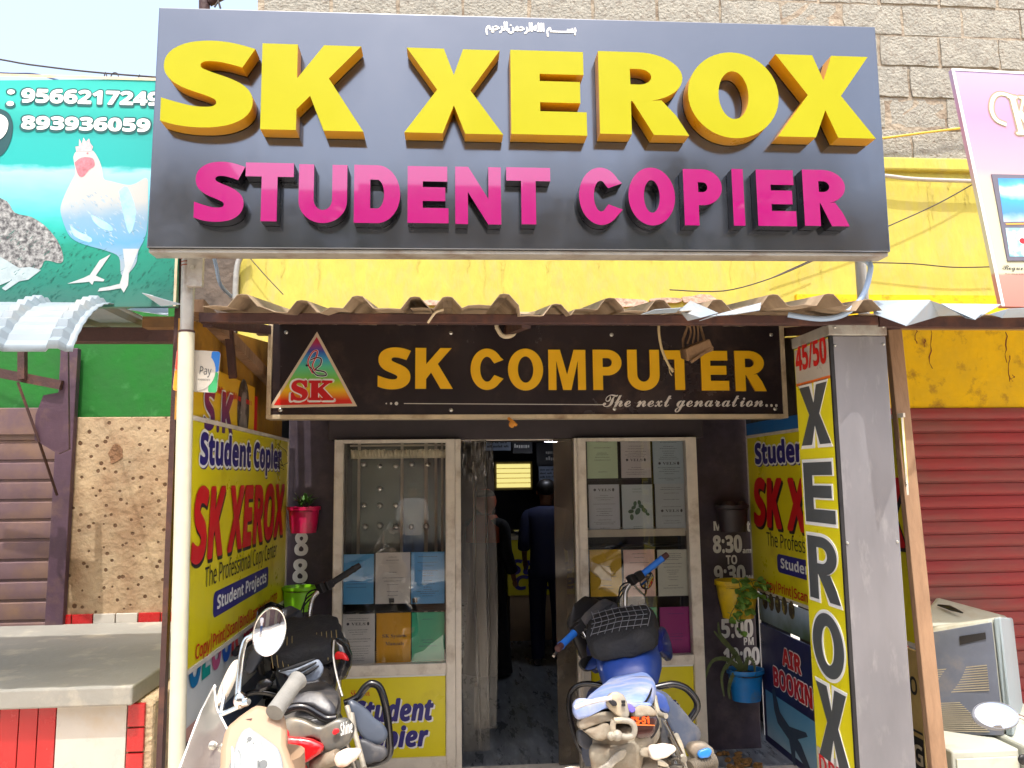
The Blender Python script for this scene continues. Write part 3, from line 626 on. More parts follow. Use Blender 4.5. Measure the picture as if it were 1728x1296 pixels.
# ------------------------------------------------------------------ the big sign
m_acp = mat('glossy charcoal composite panel', (112, 116, 124), .14, .92, .05, 2); 
m_yface = mat('yellow acrylic', (162, 158, 0), .4, 0, .03, 3, spec=.25); m_yside = mat('orange yellow acrylic side', (186, 130, 0), .35, 0, .03, 3)
m_pface = mat('magenta acrylic', (150, 2, 98), .12, 0, .02, 3, coat=1, coat_ior=1.7); m_pside = mat('black letter side', (20, 18, 24), .3, 0, .1, 10)
fs = front(YS)
q = [fs.px(*p) for p in ((247, 418), (1503, 425), (1477, 45), (268, 12))]
SG = thing('shop_sign', 'huge charcoal sign board with raised yellow and magenta capital letters', 'sign', (0.2, YS, q[0][1]))
MB().prism(q, fs, -.09, 0).build('panel', m_acp, SG, bevel=.004)
m = MB(); e = [(q[0], q[1])]; a, b_ = q[0], q[1]
m.hexa([fs.at(a[0] + .004, a[1] - .013, -.088), fs.at(b_[0] - .004, b_[1] - .013, -.088), fs.at(b_[0] - .004, b_[1] - .013, -.012), fs.at(a[0] + .004, a[1] - .013, -.012)], [fs.at(a[0] + .004, a[1] - .001, -.088), fs.at(b_[0] - .004, b_[1] - .001, -.088), fs.at(b_[0] - .004, b_[1] - .001, -.012), fs.at(a[0] + .004, a[1] - .001, -.012)])
m.build('trim', m_steel, SG)
for ch, x0, y0, x1, y1, t in (('S', 276, 66, 427, 217, .3), ('K', 443, 73, 613, 222, .345), ('X', 683, 80, 849, 227, .345), ('E', 861, 84, 991, 229, .385), ('R', 1009, 86, 1163, 229, .355), ('O', 1158, 86, 1318, 235, .335), ('X', 1305, 91, 1478, 234, .345)):
    u0, v1 = fs.px(x0, y0, .07); u1, v0 = fs.px(x1, y1, .07); m = MB(); block_letter(m, ch, fs, u0, u1, v0, v1, .004, .07, t)
    m.build('letter', [m_yside, m_yface], SG, smooth=30)
for ch, x0, y0, x1, y1, t in (('S', 330, 272, 411, 375, .3), ('T', 415, 274, 494, 374, .33), ('U', 505, 277, 585, 377, .31), ('D', 598, 278, 675, 377, .35), ('E', 688, 280, 757, 377, .37), ('N', 768, 281, 846, 379, .30), ('T', 854, 282, 930, 379, .33), ('C', 976, 282, 1052, 380, .34),
    ('O', 1059, 282, 1141, 381, .33), ('P', 1152, 285, 1221, 381, .38), ('I', 1234, 285, 1258, 381, 1), ('E', 1275, 286, 1345, 382, .37), ('R', 1353, 286, 1434, 382, .355)):
    u0, v1 = fs.px(x0, y0, .055); u1, v0 = fs.px(x1, y1, .055); m = MB(); block_letter(m, ch, fs, u0, u1, v0, v1, .004, .055, t)
    o = m.build('letter', [m_pside, m_pface], SG, smooth=30)
    if ch != 'S' or True:
        mm = MB()
        for f_ in (.3, .75): mm.disc(Frame((0, 0, 0), (1, 0, 0), (0, 1, 0)), u0 + (u1 - u0) * f_, YS - .03, .0035, .0035, -0.0, 8)
        mm = None
wch = lambda *a: ''.join(chr(k) for k in a)
bis = wch(0xFE91, 0xFEB4, *([0x640] * 6), 0xFEE2) + ' ' + wch(0xFE8D, 0xFEDF, 0xFEE0, 0xFEEA) + wch(0xFE8D, 0xFEDF, 0xFEAE, 0xFEA3, 0xFEE4, 0xFEE6) + wch(0xFE8D, 0xFEDF, 0xFEAE, 0xFEA3, 0xFEF4, 0xFEE2)
m = MB(); wpx(m, fs, bis[::-1], 820, 36, 972, 63, n=.002, st='a', own=True, grow=.0018); m.build('lettering', m_white, SG)
m = MB(); m.disc(Frame((0, YS - .04, q[0][1] - .0185), (1, 0, 0), (0, -1, 0)), 0, 0, .001, .001)
# posts
PO = thing('steel_post', 'white painted round post carrying the left end of the big sign', 'post', P(298, 1296, 2.9) * 1 + Vector((0, 0, -P(298, 1296, 2.9).z)))
a = P(327, 425, 2.9); xm = a.x - .0
b1 = P(315, 560, 2.9); b2 = P(298, 1296, 2.9)
m = MB(); dz = (b2 - b1); foot = b1 + dz * (b1.z / -dz.z)
m.tube([foot, b1], .028, 20); m.build('pole', mat('cream post paint', (196, 192, 170), .5, 0, .06, 6, .05, 30, ((190, 176, 140), .2, 5)), PO, smooth=40)
top = b1 - dz * ((3.42 - b1.z) / -dz.z) * 1.0
top = b1 + dz * ((b1.z - 3.42) / -dz.z)
MB().tube([b1, top], .0235, 18).build('upper_pole', m_steel, PO, smooth=40)
fb_ = front(2.86); u0, v1 = fb_.px(317, 424); u1, v0 = fb_.px(341, 484)
br = MB().slab(fb_, u0, u1, v0, v1, -.02, .004).build('bracket', m_steel, PO, bevel=.002)
for y in (433, 452): m = MB(); u, v = fb_.px(326, y); m.disc(fb_, u, v, .008, .008, .005, 10, 0, .006); m.build('bolt', m_screw, br)
m = MB(); m.lathe([(.0285, -.004), (.0295, 0), (.0285, .004)], b1, dz.normalized(), 20); m.build('joint', m_rust, PO, smooth=40)
P2 = thing('steel_post', 'thin galvanised post under the right end of the big sign', 'post', (P(1456, 500, 2.92).x, 2.92, 0))
a = P(1456, 500, 3.0); MB().tube([(a.x, a.y, P(1456, 548, 2.92).z + .0), (a.x, a.y, 3.40)], .022, 18).build('pole', m_steel, P2, smooth=40)
m = MB(); m.box(a.x - .03, a.x + .03, a.y - .03, a.y + .03, P(1456, 509, 2.92).z, P(1456, 504, 2.92).z); m.build('collar', m_rust, P2, bevel=.003)
m_cable = mat('pale blue cable', (150, 172, 200), .45, 0, .1); 
def cable(name, lab, pts, r, ma, group=None, sm=5): return tag(MB().tube([P(*p) for p in pts], r, 8, sm).build(name, ma, smooth=60), lab, 'cable', group)
cable('cable', 'pale blue conduit curling round the thin right post', [(1330, 531, 2.9), (1385, 538, 2.85), (1425, 530, 2.83), (1452, 505, 2.83), (1466, 470, 2.84), (1462, 440, 2.87), (1400, 432, 3.2)], .011, m_cable)
cable('cable', 'pale blue cable hanging behind the white post bracket', [(357, 418, 2.98), (365, 450, 3.0), (372, 480, 3.05), (390, 500, 3.2)], .007, m_cable)
cable('conduit', 'bent grey conduit around the left end of the yellow band', [(420, 424, 4.7), (405, 436, 4.7), (399, 460, 4.7), (397, 505, 4.7)], .018, m_steel)
cable('conduit', 'white pipe running along the yellow band right of the sign', [(1300, 290, 4.71), (1440, 293, 4.69), (1496, 297, 4.68), (1560, 303, 4.68), (1760, 309, 4.68)], .014, m_twht)
m_wire = mat('dark wire', (60, 50, 46), .6, 0, .1); m_ywire = mat('yellow wire', (214, 180, 60), .5, 0, .1)
cable('cable', 'yellow twisted cable on the blockwork right of the sign', [(1250, 262, 4.72), (1400, 243, 4.71), (1492, 233, 4.70), (1560, 224, 4.69), (1640, 214, 4.69)], .008, m_ywire)
cable('wire', 'thin dark wire crossing the yellow band right of the sign', [(1300, 470, 4.72), (1400, 425, 4.70), (1496, 383, 4.69), (1580, 345, 4.69), (1650, 306, 4.69)], .004, m_wire)
cable('wire', 'thin dark wire below the sign on the right yellow band', [(1462, 443, 4.70), (1540, 445, 4.69), (1610, 451, 4.69), (1680, 450, 4.69)], .004, m_wire)
cable('wire', 'thin wire slanting from sign to canopy on the left yellow band', [(413, 425, 4.70), (445, 462, 4.69), (478, 497, 4.69)], .003, m_wire)
cable('wire', 'thin dark wire sagging below the right half of the sign', [(1130, 489, 4.69), (1220, 491, 4.69), (1300, 470, 4.69), (1372, 440, 4.69)], .004, m_wire)
cable('overhead_wire', 'upper thin wire across the sky above the poultry banner', [(-900, 60, 5.0), (-400, 76, 5.0), (-60, 94, 5.0), (50, 109, 5.0), (150, 121, 5.0), (262, 130, 5.0), (420, 140, 5.3)], .006, m_wire)
cable('overhead_wire', 'lower blue wire drooping to the top of the poultry banner', [(-900, 90, 4.4), (-400, 112, 4.2), (-40, 122, 4.0), (20, 124, 4.0), (58, 125, 4.0), (90, 133, 3.9), (130, 148, 3.6)], .005, mat('blue wire', (60, 70, 110), .5, 0, .1))
cable('wire_loop', 'loose wire loops sticking up over the poultry banner', [(175, 136, 3.3), (178, 122, 3.3), (183, 136, 3.3), (190, 124, 3.3), (198, 124, 3.3), (204, 136, 3.3), (228, 136, 3.3), (236, 126, 3.3)], .0025, m_wire)
o = thing('rusty_pipe', 'rusty pipe end rising behind the top left of the big sign', 'pipe', P(345, 60, 2.95))
m = MB(); m.tube([P(345, 60, 2.95), P(345, -2, 2.95)], .021, 14); m.tube([P(352, 4, 2.95), P(376, -8, 2.95)], .017, 10); m.build('pipe', m_rust, o, smooth=40)
m = MB(); m.tube([P(362, 12, 2.94), P(367, 4, 2.94), P(374, -6, 2.94)], .004, 6); m.tube([P(368, 0, 2.94), P(372, 14, 2.94)], .004, 6); m.build('wire_tie', m_wire, o)

# ------------------------------------------------------------------ the sign over the shop front
YL = 3.95; fl2 = Frame((0, YL, 0), (1, 0, -.004))
m_lbl = mat('smoky black sign acrylic', (40, 33, 36), .22, 0, .25, 2, 0, 1, ((76, 60, 54), .3, 3)); m_gold = mat('amber yellow letter', (232, 178, 8), .45, 0, .05, 6)
LS = thing('fascia_sign', 'black fascia sign with amber capital letters and a rainbow triangle', 'sign', (.3, YL, 2.0))
u0, v0 = fl2.px(457, 700); u1, _ = fl2.px(1322, 702); v1 = fl2.px(880, 534)[1]
MB().slab(fl2, u0, u1, v0, v1, -.08, 0).build('panel', m_lbl, LS)
m = MB(); k = .022
for a0, a1, b0, b1_ in ((u0 - k, u1 + k, v0 - k, v0 - .0005), (u0 - k, u1 + k, v1 + .0005, v1 + k), (u0 - k, u0 - .0005, v0, v1), (u1 + .0005, u1 + k, v0, v1)): m.slab(fl2, a0, a1, b0, b1_, -.085, .012)
m.build('frame', mat('dusty sign frame', (196, 180, 150), .5, .1, .15, 10, .05, 30, ((130, 100, 72), .3, 6)), LS, bevel=.002)
m_gside = mat('brown letter side', (150, 96, 10), .5, 0, .1)
for ch, x0, y0, x1, y1, t in (('S', 638, 586, 693, 657, .3), ('K', 701, 587, 764, 656, .29), ('C', 794, 588, 850, 658, .29), ('O', 857, 588, 917, 659, .28), ('M', 925, 590, 989, 658, .30), ('P', 1000, 590, 1050, 658, .34), ('U', 1058, 590, 1114, 659, .30), ('T', 1120, 591, 1174, 658, .32), ('E', 1182, 592, 1231, 659, .34), ('R', 1239, 592, 1294, 660, .33)):
    a0, b1_ = fl2.px(x0, y0, .012); a1, b0 = fl2.px(x1, y1, .012); m = MB(); block_letter(m, ch, fl2, a0, a1, b0, b1_, .001, .012, t); m.build('letter', [m_gside, m_gold], LS, smooth=30)
tri = poly_px(fl2, [(457, 687), (600, 684), (535, 563)]); tc_ = (sum(p[0] for p in tri) / 3, sum(p[1] for p in tri) / 3)
grow = lambda s: [(tc_[0] + (p[0] - tc_[0]) * s, tc_[1] + (p[1] - tc_[1]) * s) for p in tri]
em = MB().prism(grow(1.04), fl2, .0005, .003).build('emblem', mat('pale glow border', (206, 186, 160), .5, 0, .05), LS)
zlo, zhi = tri[0][1] - LS.location.z, tri[2][1] - LS.location.z
MB().flat(grow(.93), fl2, .004).build('rainbow', ramp_mat('rainbow print', 'Z', zlo, zhi, [(0, (205, 24, 24)), (.1, (212, 36, 20)), (.24, (236, 190, 30)), (.38, (120, 190, 60)), (.55, (90, 200, 150)), (.66, (60, 160, 205)), (.76, (50, 80, 170)), (.88, (170, 40, 80)), (1, (205, 24, 24))]), em)
m = MB(); wpx(m, fl2, 'SK', 491, 640, 564, 676, n=.005, st='s', grow=.0085); m.build('letter_outline', m_white, em)
m = MB(); wpx(m, fl2, 'SK', 493, 642, 562, 674, n=.0075, st='s', grow=.005); m.build('lettering', m_red, em)
m = MB()
def stroke(mb, fr, pts, wd, n=.005):
    pp = [Vector(fr.px(x, y)) for x, y in pts]
    for i in range(len(pp) - 1):
        d = (pp[i + 1] - pp[i]); nn = Vector((-d.y, d.x)).normalized() * wd / 2; e = d.normalized() * wd * .3
        mb.flat([pp[i] + nn - e, pp[i] - nn - e, pp[i + 1] - nn + e, pp[i + 1] + nn + e], fr, n + i * .00004)
def ctm(pts, k=5):
    out = []
    for i in range(len(pts) - 1):
        p0, p1, p2, p3 = [Vector(p) for p in (pts[max(i - 1, 0)], pts[i], pts[i + 1], pts[min(i + 2, len(pts) - 1)])]
        for j in range(k):
            t = j / k; out.append(tuple(.5 * ((2 * p1) + (p2 - p0) * t + (2 * p0 - 5 * p1 + 4 * p2 - p3) * t * t + (3 * p1 - p0 - 3 * p2 + p3) * t ** 3)))
    return out + [pts[-1]]
wing = [(528, 630), (520, 612), (527, 596), (535, 592), (535, 600), (528, 616), (532, 626)]; wing2 = [(524, 608), (534, 604), (542, 606), (541, 616), (533, 624), (548, 628), (550, 634), (536, 634), (528, 626)]
stroke(m, fl2, ctm(wing), .010, .0045); stroke(m, fl2, ctm(wing2), .011, .0048); mb_ = m.build('butterfly_outline', m_white, em)
m = MB(); stroke(m, fl2, ctm(wing2), .006, .0065); m.disc(fl2, *fl2.px(518, 617), .006, .006, .006, 10); stroke(m, fl2, ctm([(519, 617), (526, 622), (530, 630)]), .004, .0066); m.build('butterfly', mat('navy ink', (16, 20, 52), .4, 0, .03), em)
m = MB(); stroke(m, fl2, ctm(wing), .0055, .0072); m.build('butterfly', m_red, em)
m = MB(); wpx(m, fl2, 'The next genaration...', 1017, 663, 1312, 686, n=.003, st='c', grow=.0006); stroke(m, fl2, [(682, 681), (1020, 683)], .0035, .0025); 
for x, r_ in ((652, .004), (660, .006), (669, .009)): m.disc(fl2, *fl2.px(x, 681), r_, r_, .0025, 14)
m.build('lettering', mat('pale script', (206, 200, 192), .5, 0, .05), LS)
for x, y in ((483, 561), (761, 562), (1032, 565), (1301, 565), (473, 692), (761, 692), (1037, 690), (1308, 690)):
    m = MB(); u, v = fl2.px(x, y); m.lathe([(.010, 0), (.010, .003), (.006, .006), (.001, .007)], fl2.at(u, v, .0005), fl2.n, 12); m.build('screw', m_screw, LS, smooth=30)
m = MB(); m.tube([P(838, 552, 3.8), P(846, 565, 3.8), P(856, 568, 3.8), P(866, 564, 3.8), P(872, 553, 3.8)], .011, 10, 4); m.tube([P(838, 552, 3.8), P(838, 530, 3.8)], .011); m.tube([P(872, 553, 3.8), P(872, 530, 3.8)], .011)
tag(m.build('hanging_loop', m_cream, smooth=60), 'pale loop hanging from the canopy in front of the fascia sign', 'loop')
# dusty floodlight
FL = thing('flood_lamp', 'dusty brown floodlight hanging in front of the amber lettering', 'lamp', P(1170, 560, 3.3))
m_dust = mat('dusty brown metal', (128, 100, 72), .85, .1, .25, 12, .4, 50, ((70, 50, 36), .35, 8))
c = P(1172, 588, 3.3); ax = Vector((.055, .0, .022)); m = MB(); ay = Vector((.01, -.05, -.03)); az = Vector((-.012, -.02, .035))
m.hexa([c - ax - ay * .6 - az, c + ax - ay * .6 - az, c + ax * .8 - ay - az * .2, c - ax * .8 - ay - az * .2], [c - ax * 1.1 + ay - az * .3, c + ax * 1.1 + ay - az * .3, c + ax + ay * .8 + az, c - ax + ay * .8 + az]); m.build('housing', m_dust, FL, bevel=.006)
m = MB(); m.bar(c + ax * 1.05 + ay * .8, c - ax * .9 + ay * 1.25 - az * .3, .018, .012); m.build('rim', m_dust, FL)
m = MB()
for s_ in (-1, 1): m.tube([c + ax * .9 * s_, c + ax * .8 * s_ + Vector((0, .02, .06)), P(1172, 545, 3.3) + Vector((.012 * s_, 0, .03))], .006, 6)
for i in range(3): m.tube([P(1160 + 8 * i, 540, 3.3), P(1166 + 6 * i, 560, 3.29), P(1160 + 9 * i, 580, 3.28)], .004, 6, 3)
m.build('bracket', m_dust, FL)
m = MB(); m.tube([P(1112, 545, 3.28), P(1112, 562, 3.27), P(1117, 590, 3.27), P(1128, 615, 3.27), P(1136, 628, 3.27)], .006, 8, 4); m.tube([P(1128, 614, 3.27), P(1130, 628, 3.27), P(1134, 634, 3.27)], .002, 5, 3); m.tube([P(1130, 618, 3.27), P(1138, 624, 3.27)], .002, 5)
m.build('cable', mat('old pale cable', (176, 156, 116), .6, 0, .1), FL, smooth=60)
m = MB(); m.tube([P(858, 706, 3.9), P(866, 712, 3.88), P(872, 718, 3.88)], .008, 8, 3); m.ell(P(864, 716, 3.88), (.016, 0, 0), (0, .01, 0), (0, 0, .018)); tag(m.build('torn_garland', mat('orange scrap', (210, 140, 50), .7, 0, .2, 20)), 'small orange scrap dangling under the middle of the fascia sign', 'scrap')

# ------------------------------------------------------------------ yellow column sign
YC0, YC1 = 2.95, 3.28
xl = P(1420, 900, YC0).x; xr_ = P(1518, 900, YC0).x
PL = thing('column_sign', 'tall boxed column with grey metal front and yellow side lettering', 'column', ((xl + xr_) / 2, 3.1, 0))
zt_ = P(1400, 547, YC0).z; zcap = P(1400, 566, YC0).z
m_sheetg = mat('scuffed grey aluminium sheet', (136, 134, 138), .4, .35, .14, 3, .06, 14, ((164, 162, 162), .2, 14), stretch=(1, 1, .3))
MB().box(xl + .012, xr_, YC0, YC1, 0, zcap - .002).build('cladding', m_sheetg, PL, bevel=.003)
MB().box(xl - .004, xr_ + .004, YC0 - .006, YC1 + .004, zcap, zt_).build('cap', m_steel, PL, bevel=.003)
fc = Frame((xl + .006, YC1, 0), (0, -1, 0)); W_ = YC1 - YC0
m_strip = mat('yellow column print', (226, 214, 24), .3, 0, .04, 3, .04, 8)
MB().box(xl - .001, xl + .014, YC0 - .003, YC0 + .004, .01, zcap - .004).build('corner_strip', m_black, PL)
sp_ = MB().slab(fc, .004, W_ - .006, .01, zcap - .004, -.005, .004).build('side_panel', m_strip, PL)
m = MB(); zw = fc.px(1370, 642)[1]; m.rect(fc, .012, W_ - .012, zw, zcap - .01, .006); zb_ = fc.px(1400, 1272)[1]; m.rect(fc, .012, W_ - .012, .02, zb_, .006); m.build('white_field', m_twht, sp_)
m = MB(); m.rect(fc, .012, W_ - .012, zw - .012, zw, .0065); m.build('rule', mat('orange ink', (226, 110, 40), .4, 0, .03), sp_)
m = MB(); m.rect(fc, W_ - .008, W_ + .0, .01, zcap - .004, .008); m.build('edge_strip', m_black, sp_)
m = MB(); v0 = fc.px(1363, 622)[1]; v1 = fc.px(1363, 578)[1]; write(m, fc, '45/50', .025, W_ - .03, v0, v1, n=.008, st='b', grow=.002); v1 = fc.px(1400, 1282)[1]; write(m, fc, 'DRI', .03, W_ - .12, v1 - .07, v1, n=.008, st='b'); m.build('lettering', m_red, sp_)
for ch, y0, y1, xc_ in (('X', 651, 751, 1370), ('E', 780, 881, 1378), ('R', 906, 1012, 1388), ('O', 1034, 1140, 1394), ('X', 1160, 1284, 1402)):
    v1 = fc.px(xc_, y0)[1]; v0 = fc.px(xc_, y1)[1]; ua, ub = (.036, W_ - .036)
    mo = MB(); block_letter(mo, ch, fc, ua - .012, ub + .012, v0 - .014, v1 + .014, .005, .0065, .36 if ch != 'X' else .40); ol = mo.build('letter', m_white, sp_)
    mo = MB(); block_letter(mo, ch, fc, ua, ub, v0, v1, .0066, .008, .30 if ch != 'X' else .32); mo.build('face', m_grey, ol)
ff = front(YC0)
for x, y in ((1405, 553), (1490, 552), (1405, 583), (1492, 581), (1429, 916), (1514, 914)):
    u, v = ff.px(x, y); u = min(max(u, xl + .02), xr_ - .012); m = MB(); m.lathe([(.006, 0), (.005, .004), (.001, .006)], ff.at(u, v, .0065 if y < 560 else .001), ff.n, 10); m.build('rivet', m_screw, PL, smooth=30)
m = MB(); rn = random.Random(9)
for i in range(7): m.lathe([(.0245, -.002), (.0252, 0), (.0245, .002)], b1 + (top - b1) * (.22 + i * .012 + rn.uniform(0, .004)), dz.normalized(), 16)
m.build('rust_band', mat('red rust', (132, 62, 40), .9, 0, .3, 30), PO, smooth=40)
m = MB(); rn = random.Random(14)
for i in range(9):
    x0, y0 = rn.uniform(448, 474), rn.uniform(735, 760); Yq = 4.4; m.tube([P(x0, y0, Yq), P(x0 + rn.uniform(-14, 16), y0 + rn.uniform(8, 24), Yq), P(x0 + rn.uniform(-10, 20), y0 + rn.uniform(20, 44), Yq - .02), P(x0 + rn.uniform(4, 26), y0 + rn.uniform(30, 60), Yq)], .0014, 5, 4)
tag(m.build('wire_tangle', m_wire, smooth=60), 'tangle of thin black wires at the far top corner of the left printed board', 'wire')
# the leaning board behind the column
LB = thing('timber_prop', 'rough sawn timber leaning at the right of the grey column', 'timber', P(1560, 1250, 3.0))
pa, pb = P(1506, 552, 3.12), P(1582, 1296, 2.98); d = (pb - pa).normalized(); pe = pa + d * (pa.z / -d.z) * .985
m = MB(); m.bar(pa, pe, .062, .035, side=(1, 0, 0)); m.build('plank', m_wood, LB, bevel=.003)

# ------------------------------------------------------------------ yellow printed boards at both sides of the porch
m_txt = m_ink
def copier_board(name, lab, fr, s, flip, W, z0, z1, hidefrom=None):
    """one print, used on both walls: s is the board distance of the left edge"""
    T = thing(name, lab, 'banner', fr.at(W / 2, z0, 0), 'yellow printed boards on the porch walls')
    MB().slab(fr, 0, W, z0, z1, -.012, 0).build('panel', m_flex, T)
    m = MB(); k = .018
    for a0, a1, b0, b1_ in ((-k, W + k, z0 - k, z0 - .001), (-k, W + k, z1 + .001, z1 + k), (-k, -.001, z0, z1), (W + .001, W + (k if flip > 0 else .004), z0, z1)): m.slab(fr, a0, a1, b0, b1_, -.016 if flip > 0 else -.008, .006 if flip > 0 else .001)
    m.build('frame', m_alu, T)
    def line(t, st, a, ma, nm='lettering', own=False, g=0, out=None, og=0, shadow=None, shear=0):
        u0, u1, v0, v1 = a
        if shadow: q_ = MB(); write(q_, fr, t, u0 + .014, u1 + .014, v0 - .016, v1 - .016, n=.0012, st=st, grow=g, shear=shear); q_.build('letter_shadow', shadow, T)
        if out: q_ = MB(); write(q_, fr, t, u0, u1, v0, v1, n=.0024, st=st, grow=og, shear=shear); q_.build('letter_outline', out, T)
        q_ = MB(); write(q_, fr, t, u0, u1, v0, v1, n=.0036, st=st, grow=g, shear=shear); q_.build(nm, ma, T)
    S_ = s
    line('Student Copier', 'b', S_['sc'], m_blue, g=.006, out=m_white, og=.017, shadow=m_blue)
    line('SK XEROX', 'b', S_['sk'], m_red, g=.010, shadow=m_ink, shear=.12)
    line('The Professional Copy Center', 'n', S_['pc'], m_ink)
    u0, u1, v0, v1 = S_['bx']; r_ = .03; m = MB(); m.flat(arc(u1 - r_, v1 - r_, r_, r_, 0, 90, 5) + arc(u0 + r_, v1 - r_, r_, r_, 90, 180, 5) + arc(u0 + r_, v0 + r_, r_, r_, 180, 270, 5) + arc(u1 - r_, v0 + r_, r_, r_, 270, 360, 5), fr, .0012)
    bx = m.build('blue_box', m_blue, T)
    q_ = MB(); h = v1 - v0; write(q_, fr, 'Student Projects', u0 + .05, u1 - .05, v0 + h * .28, v1 - h * .20, n=.0024, st='b', grow=.001); q_.build('lettering', m_white, bx)
    line('Copy|Print|Scan|Bind|Lamination|DTP', 'n', S_['cp'], m_red, g=.0012)
    return T
f1 = Frame((XL + .012, 2.93, 0), (0, 1, 0)); far = f1.px(483, 870)[0]
def rowpx(x0, y0, x1, y1):
    a = f1.px(x0, y0); b_ = f1.px(x1, y1); return [a[0], b_[0], b_[1], a[1]]
zb1 = f1.px(484, 1008)[1]; zt1 = f1.px(482, 745)[1]
S0 = {'sc': rowpx(338, 736, 473, 790), 'sk': rowpx(326, 826, 477, 899), 'pc': rowpx(345, 958, 466, 938), 'bx': rowpx(360, 1000, 452, 989), 'cp': rowpx(329, 1090, 466, 1028)}
S0['cp'][2:] = [f1.px(329, 1113)[1], f1.px(329, 1090)[1]]
S0['sc'][3] = f1.px(338, 731)[1]; 
copier_board('printed_board', 'yellow printed board on the left porch wall, facing right, its whole print in view', f1, S0, 1, far, zb1, zt1)
f2 = Frame((XR - .012, YP - .03, 0), (0, -1, 0)); far_r = f2.px(1549, 1100)[0]
copier_board('printed_board', 'yellow printed board on the right porch wall, half hidden by the grey column', f2, S0, -1, far_r, zb1, zt1)
# top strip over the right board
m = MB(); z0 = zt1 + .02; m.slab(f2, 0, .9, z0, z0 + .07, -.01, 0); ts = tag(m.build('blue_banner', mat('blue banner edge', (36, 104, 170), .4, 0, .1)), 'narrow blue banner edge above the right printed board', 'banner')
# older S.K board
f1b = Frame((XL + .006, 2.93, 0), (0, 1, 0)); far2 = f1b.px(434, 700)[0]; z1 = f1b.px(400, 640)[1]
OB = thing('old_board', 'orange yellow board above the left printed board with an oval portrait', 'banner', f1b.at(far2 / 2, zt1, 0))
MB().slab(f1b, .0, far2 - .06, zt1 + .02, z1, -.012, 0).build('panel', ramp_mat('orange yellow print', 'Z', 0, .4, [(0, (222, 188, 20)), (1, (214, 140, 20))]), OB)
MB().slab(f1b, far2 - .058, far2, zt1 + .02, z1 - .04, -.01, 0).build('red_edge', m_red, OB)
m = MB(); SKq = [f1b.px(343, 690)[0], f1b.px(391, 690)[0], f1b.px(345, 722)[1], f1b.px(345, 652)[1]]; write(m, f1b, 'S.K', *SKq, n=.003, grow=.014); m.build('letter_outline', m_white, OB)
m = MB(); write(m, f1b, 'S.K', *SKq, n=.0055, grow=.007); m.build('lettering', ramp_mat('red to blue ink', 'Z', -.05, .25, [(0, (40, 30, 110)), (.45, (120, 30, 80)), (1, (196, 30, 40))]), OB)
u, v = f1b.px(410, 692); m = MB(); m.disc(f1b, u, v, .105, .145, .002, 28); ov = m.build('portrait', mat('dark oval print', (30, 26, 28), .4, 0, .5, 14, 0, 1, ((200, 190, 180), .25, 16)), OB)
m = MB(); m.disc(f1b, u - .01, v + .03, .045, .055, .004, 18); m.disc(f1b, u, v - .07, .07, .06, .0035, 18); m.build('figure', mat('grey print', (120, 112, 108), .5, 0, .4, 18), ov)
m = MB(); u0, v1 = f1b.px(350, 636); u1, _ = f1b.px(424, 655); scrib(m, f1b, u0, u1, v1 - .05, v1 - .02, .003, random.Random(4)); m.build('lettering', m_red, OB)
# lower colour print poster on the left
f1c = Frame((XL + .004, 2.93, 0), (0, 1, 0)); m = MB(); zlo = .55
CP = thing('colour_poster', 'white poster of coloured capitals below the left yellow board', 'poster', f1c.at(far / 2, zlo, 0))
MB().slab(f1c, 0, far, zlo, zb1 - .02, -.012, 0).build('sheet', mat('white poster', (206, 210, 208), .4, 0, .08, 3), CP)
v0 = f1c.px(330, 1168)[1]; v1 = f1c.px(330, 1133)[1]; hh = f1c.px(330, 1168)[1]
xs = [(-.06, .09, 'C', (200, 40, 60)), (.115, .25, 'O', (20, 110, 160)), (.27, .37, 'L', (20, 150, 140)), (.39, .52, 'O', (190, 90, 130)), (.54, .66, 'U', (36, 90, 180)), (.68, .80, 'R', (200, 50, 60))]
for a, b_, t, c_ in xs:
    m = MB(); write(m, f1c, t, max(a, .0), b_, v0 + .03, v0 + .2, n=.003, grow=.004)
    m.build('letter', mat('poster ink', c_, .4, 0, .03), CP)
m = MB(); write(m, f1c, '\u0b95\u0bb2\u0bb0\u0bcd', .88, 1.22, v0 + .03, v0 + .2, n=.003, st='ta', own=True, grow=.006); m.build('letter', mat('poster crimson', (170, 30, 60), .4, 0, .05), CP)
m = MB(); m.rect(f1c, .02, far - .3, zlo + .10, zlo + .26, .002); m.build('dark_band', mat('grey blue print', (70, 84, 110), .4, 0, .2, 6), CP)
m = MB(); m.rect(f1c, .02, .3, zlo + .02, zlo + .31, .002); m.build('pink_field', mat('pink print', (196, 150, 140), .4, 0, .1, 6), CP)
# right wall lower posters
z0 = zb1 - .03; zp1 = f2.px(1300, 1118)[1]; zp0 = f2.px(1300, 1040)[1]
PP = thing('photo_poster', 'poster of a pale blue photograph under the right printed board', 'poster', f2.at(.6, zp1, 0))
MB().slab(f2, .06, 1.3, zp1 - .02 + .24, z0, -.012, 0).build('sheet', ramp_mat('river photo print', 'Z', 0, .4, [(0, (60, 70, 66)), (.3, (110, 130, 130)), (.5, (70, 90, 60)), (.8, (150, 170, 190)), (1, (190, 205, 220))], noise=.5, nscale=5), PP)
m = MB(); rn = random.Random(5)
for i in range(5): m.disc(f2, .16 + i * .09, zp1 + .34 + rn.uniform(-.02, .02), .04, .05, .002, 10)
m.build('figures', mat('group print', (70, 60, 50), .5, 0, .5, 25, 0, 1, ((220, 200, 90), .3, 18)), PP)
AB = thing('travel_poster', 'navy travel poster with red capitals and an aeroplane, lowest on the right wall', 'poster', f2.at(.6, .2, 0))
za = zp1 + .20; zlow = .2
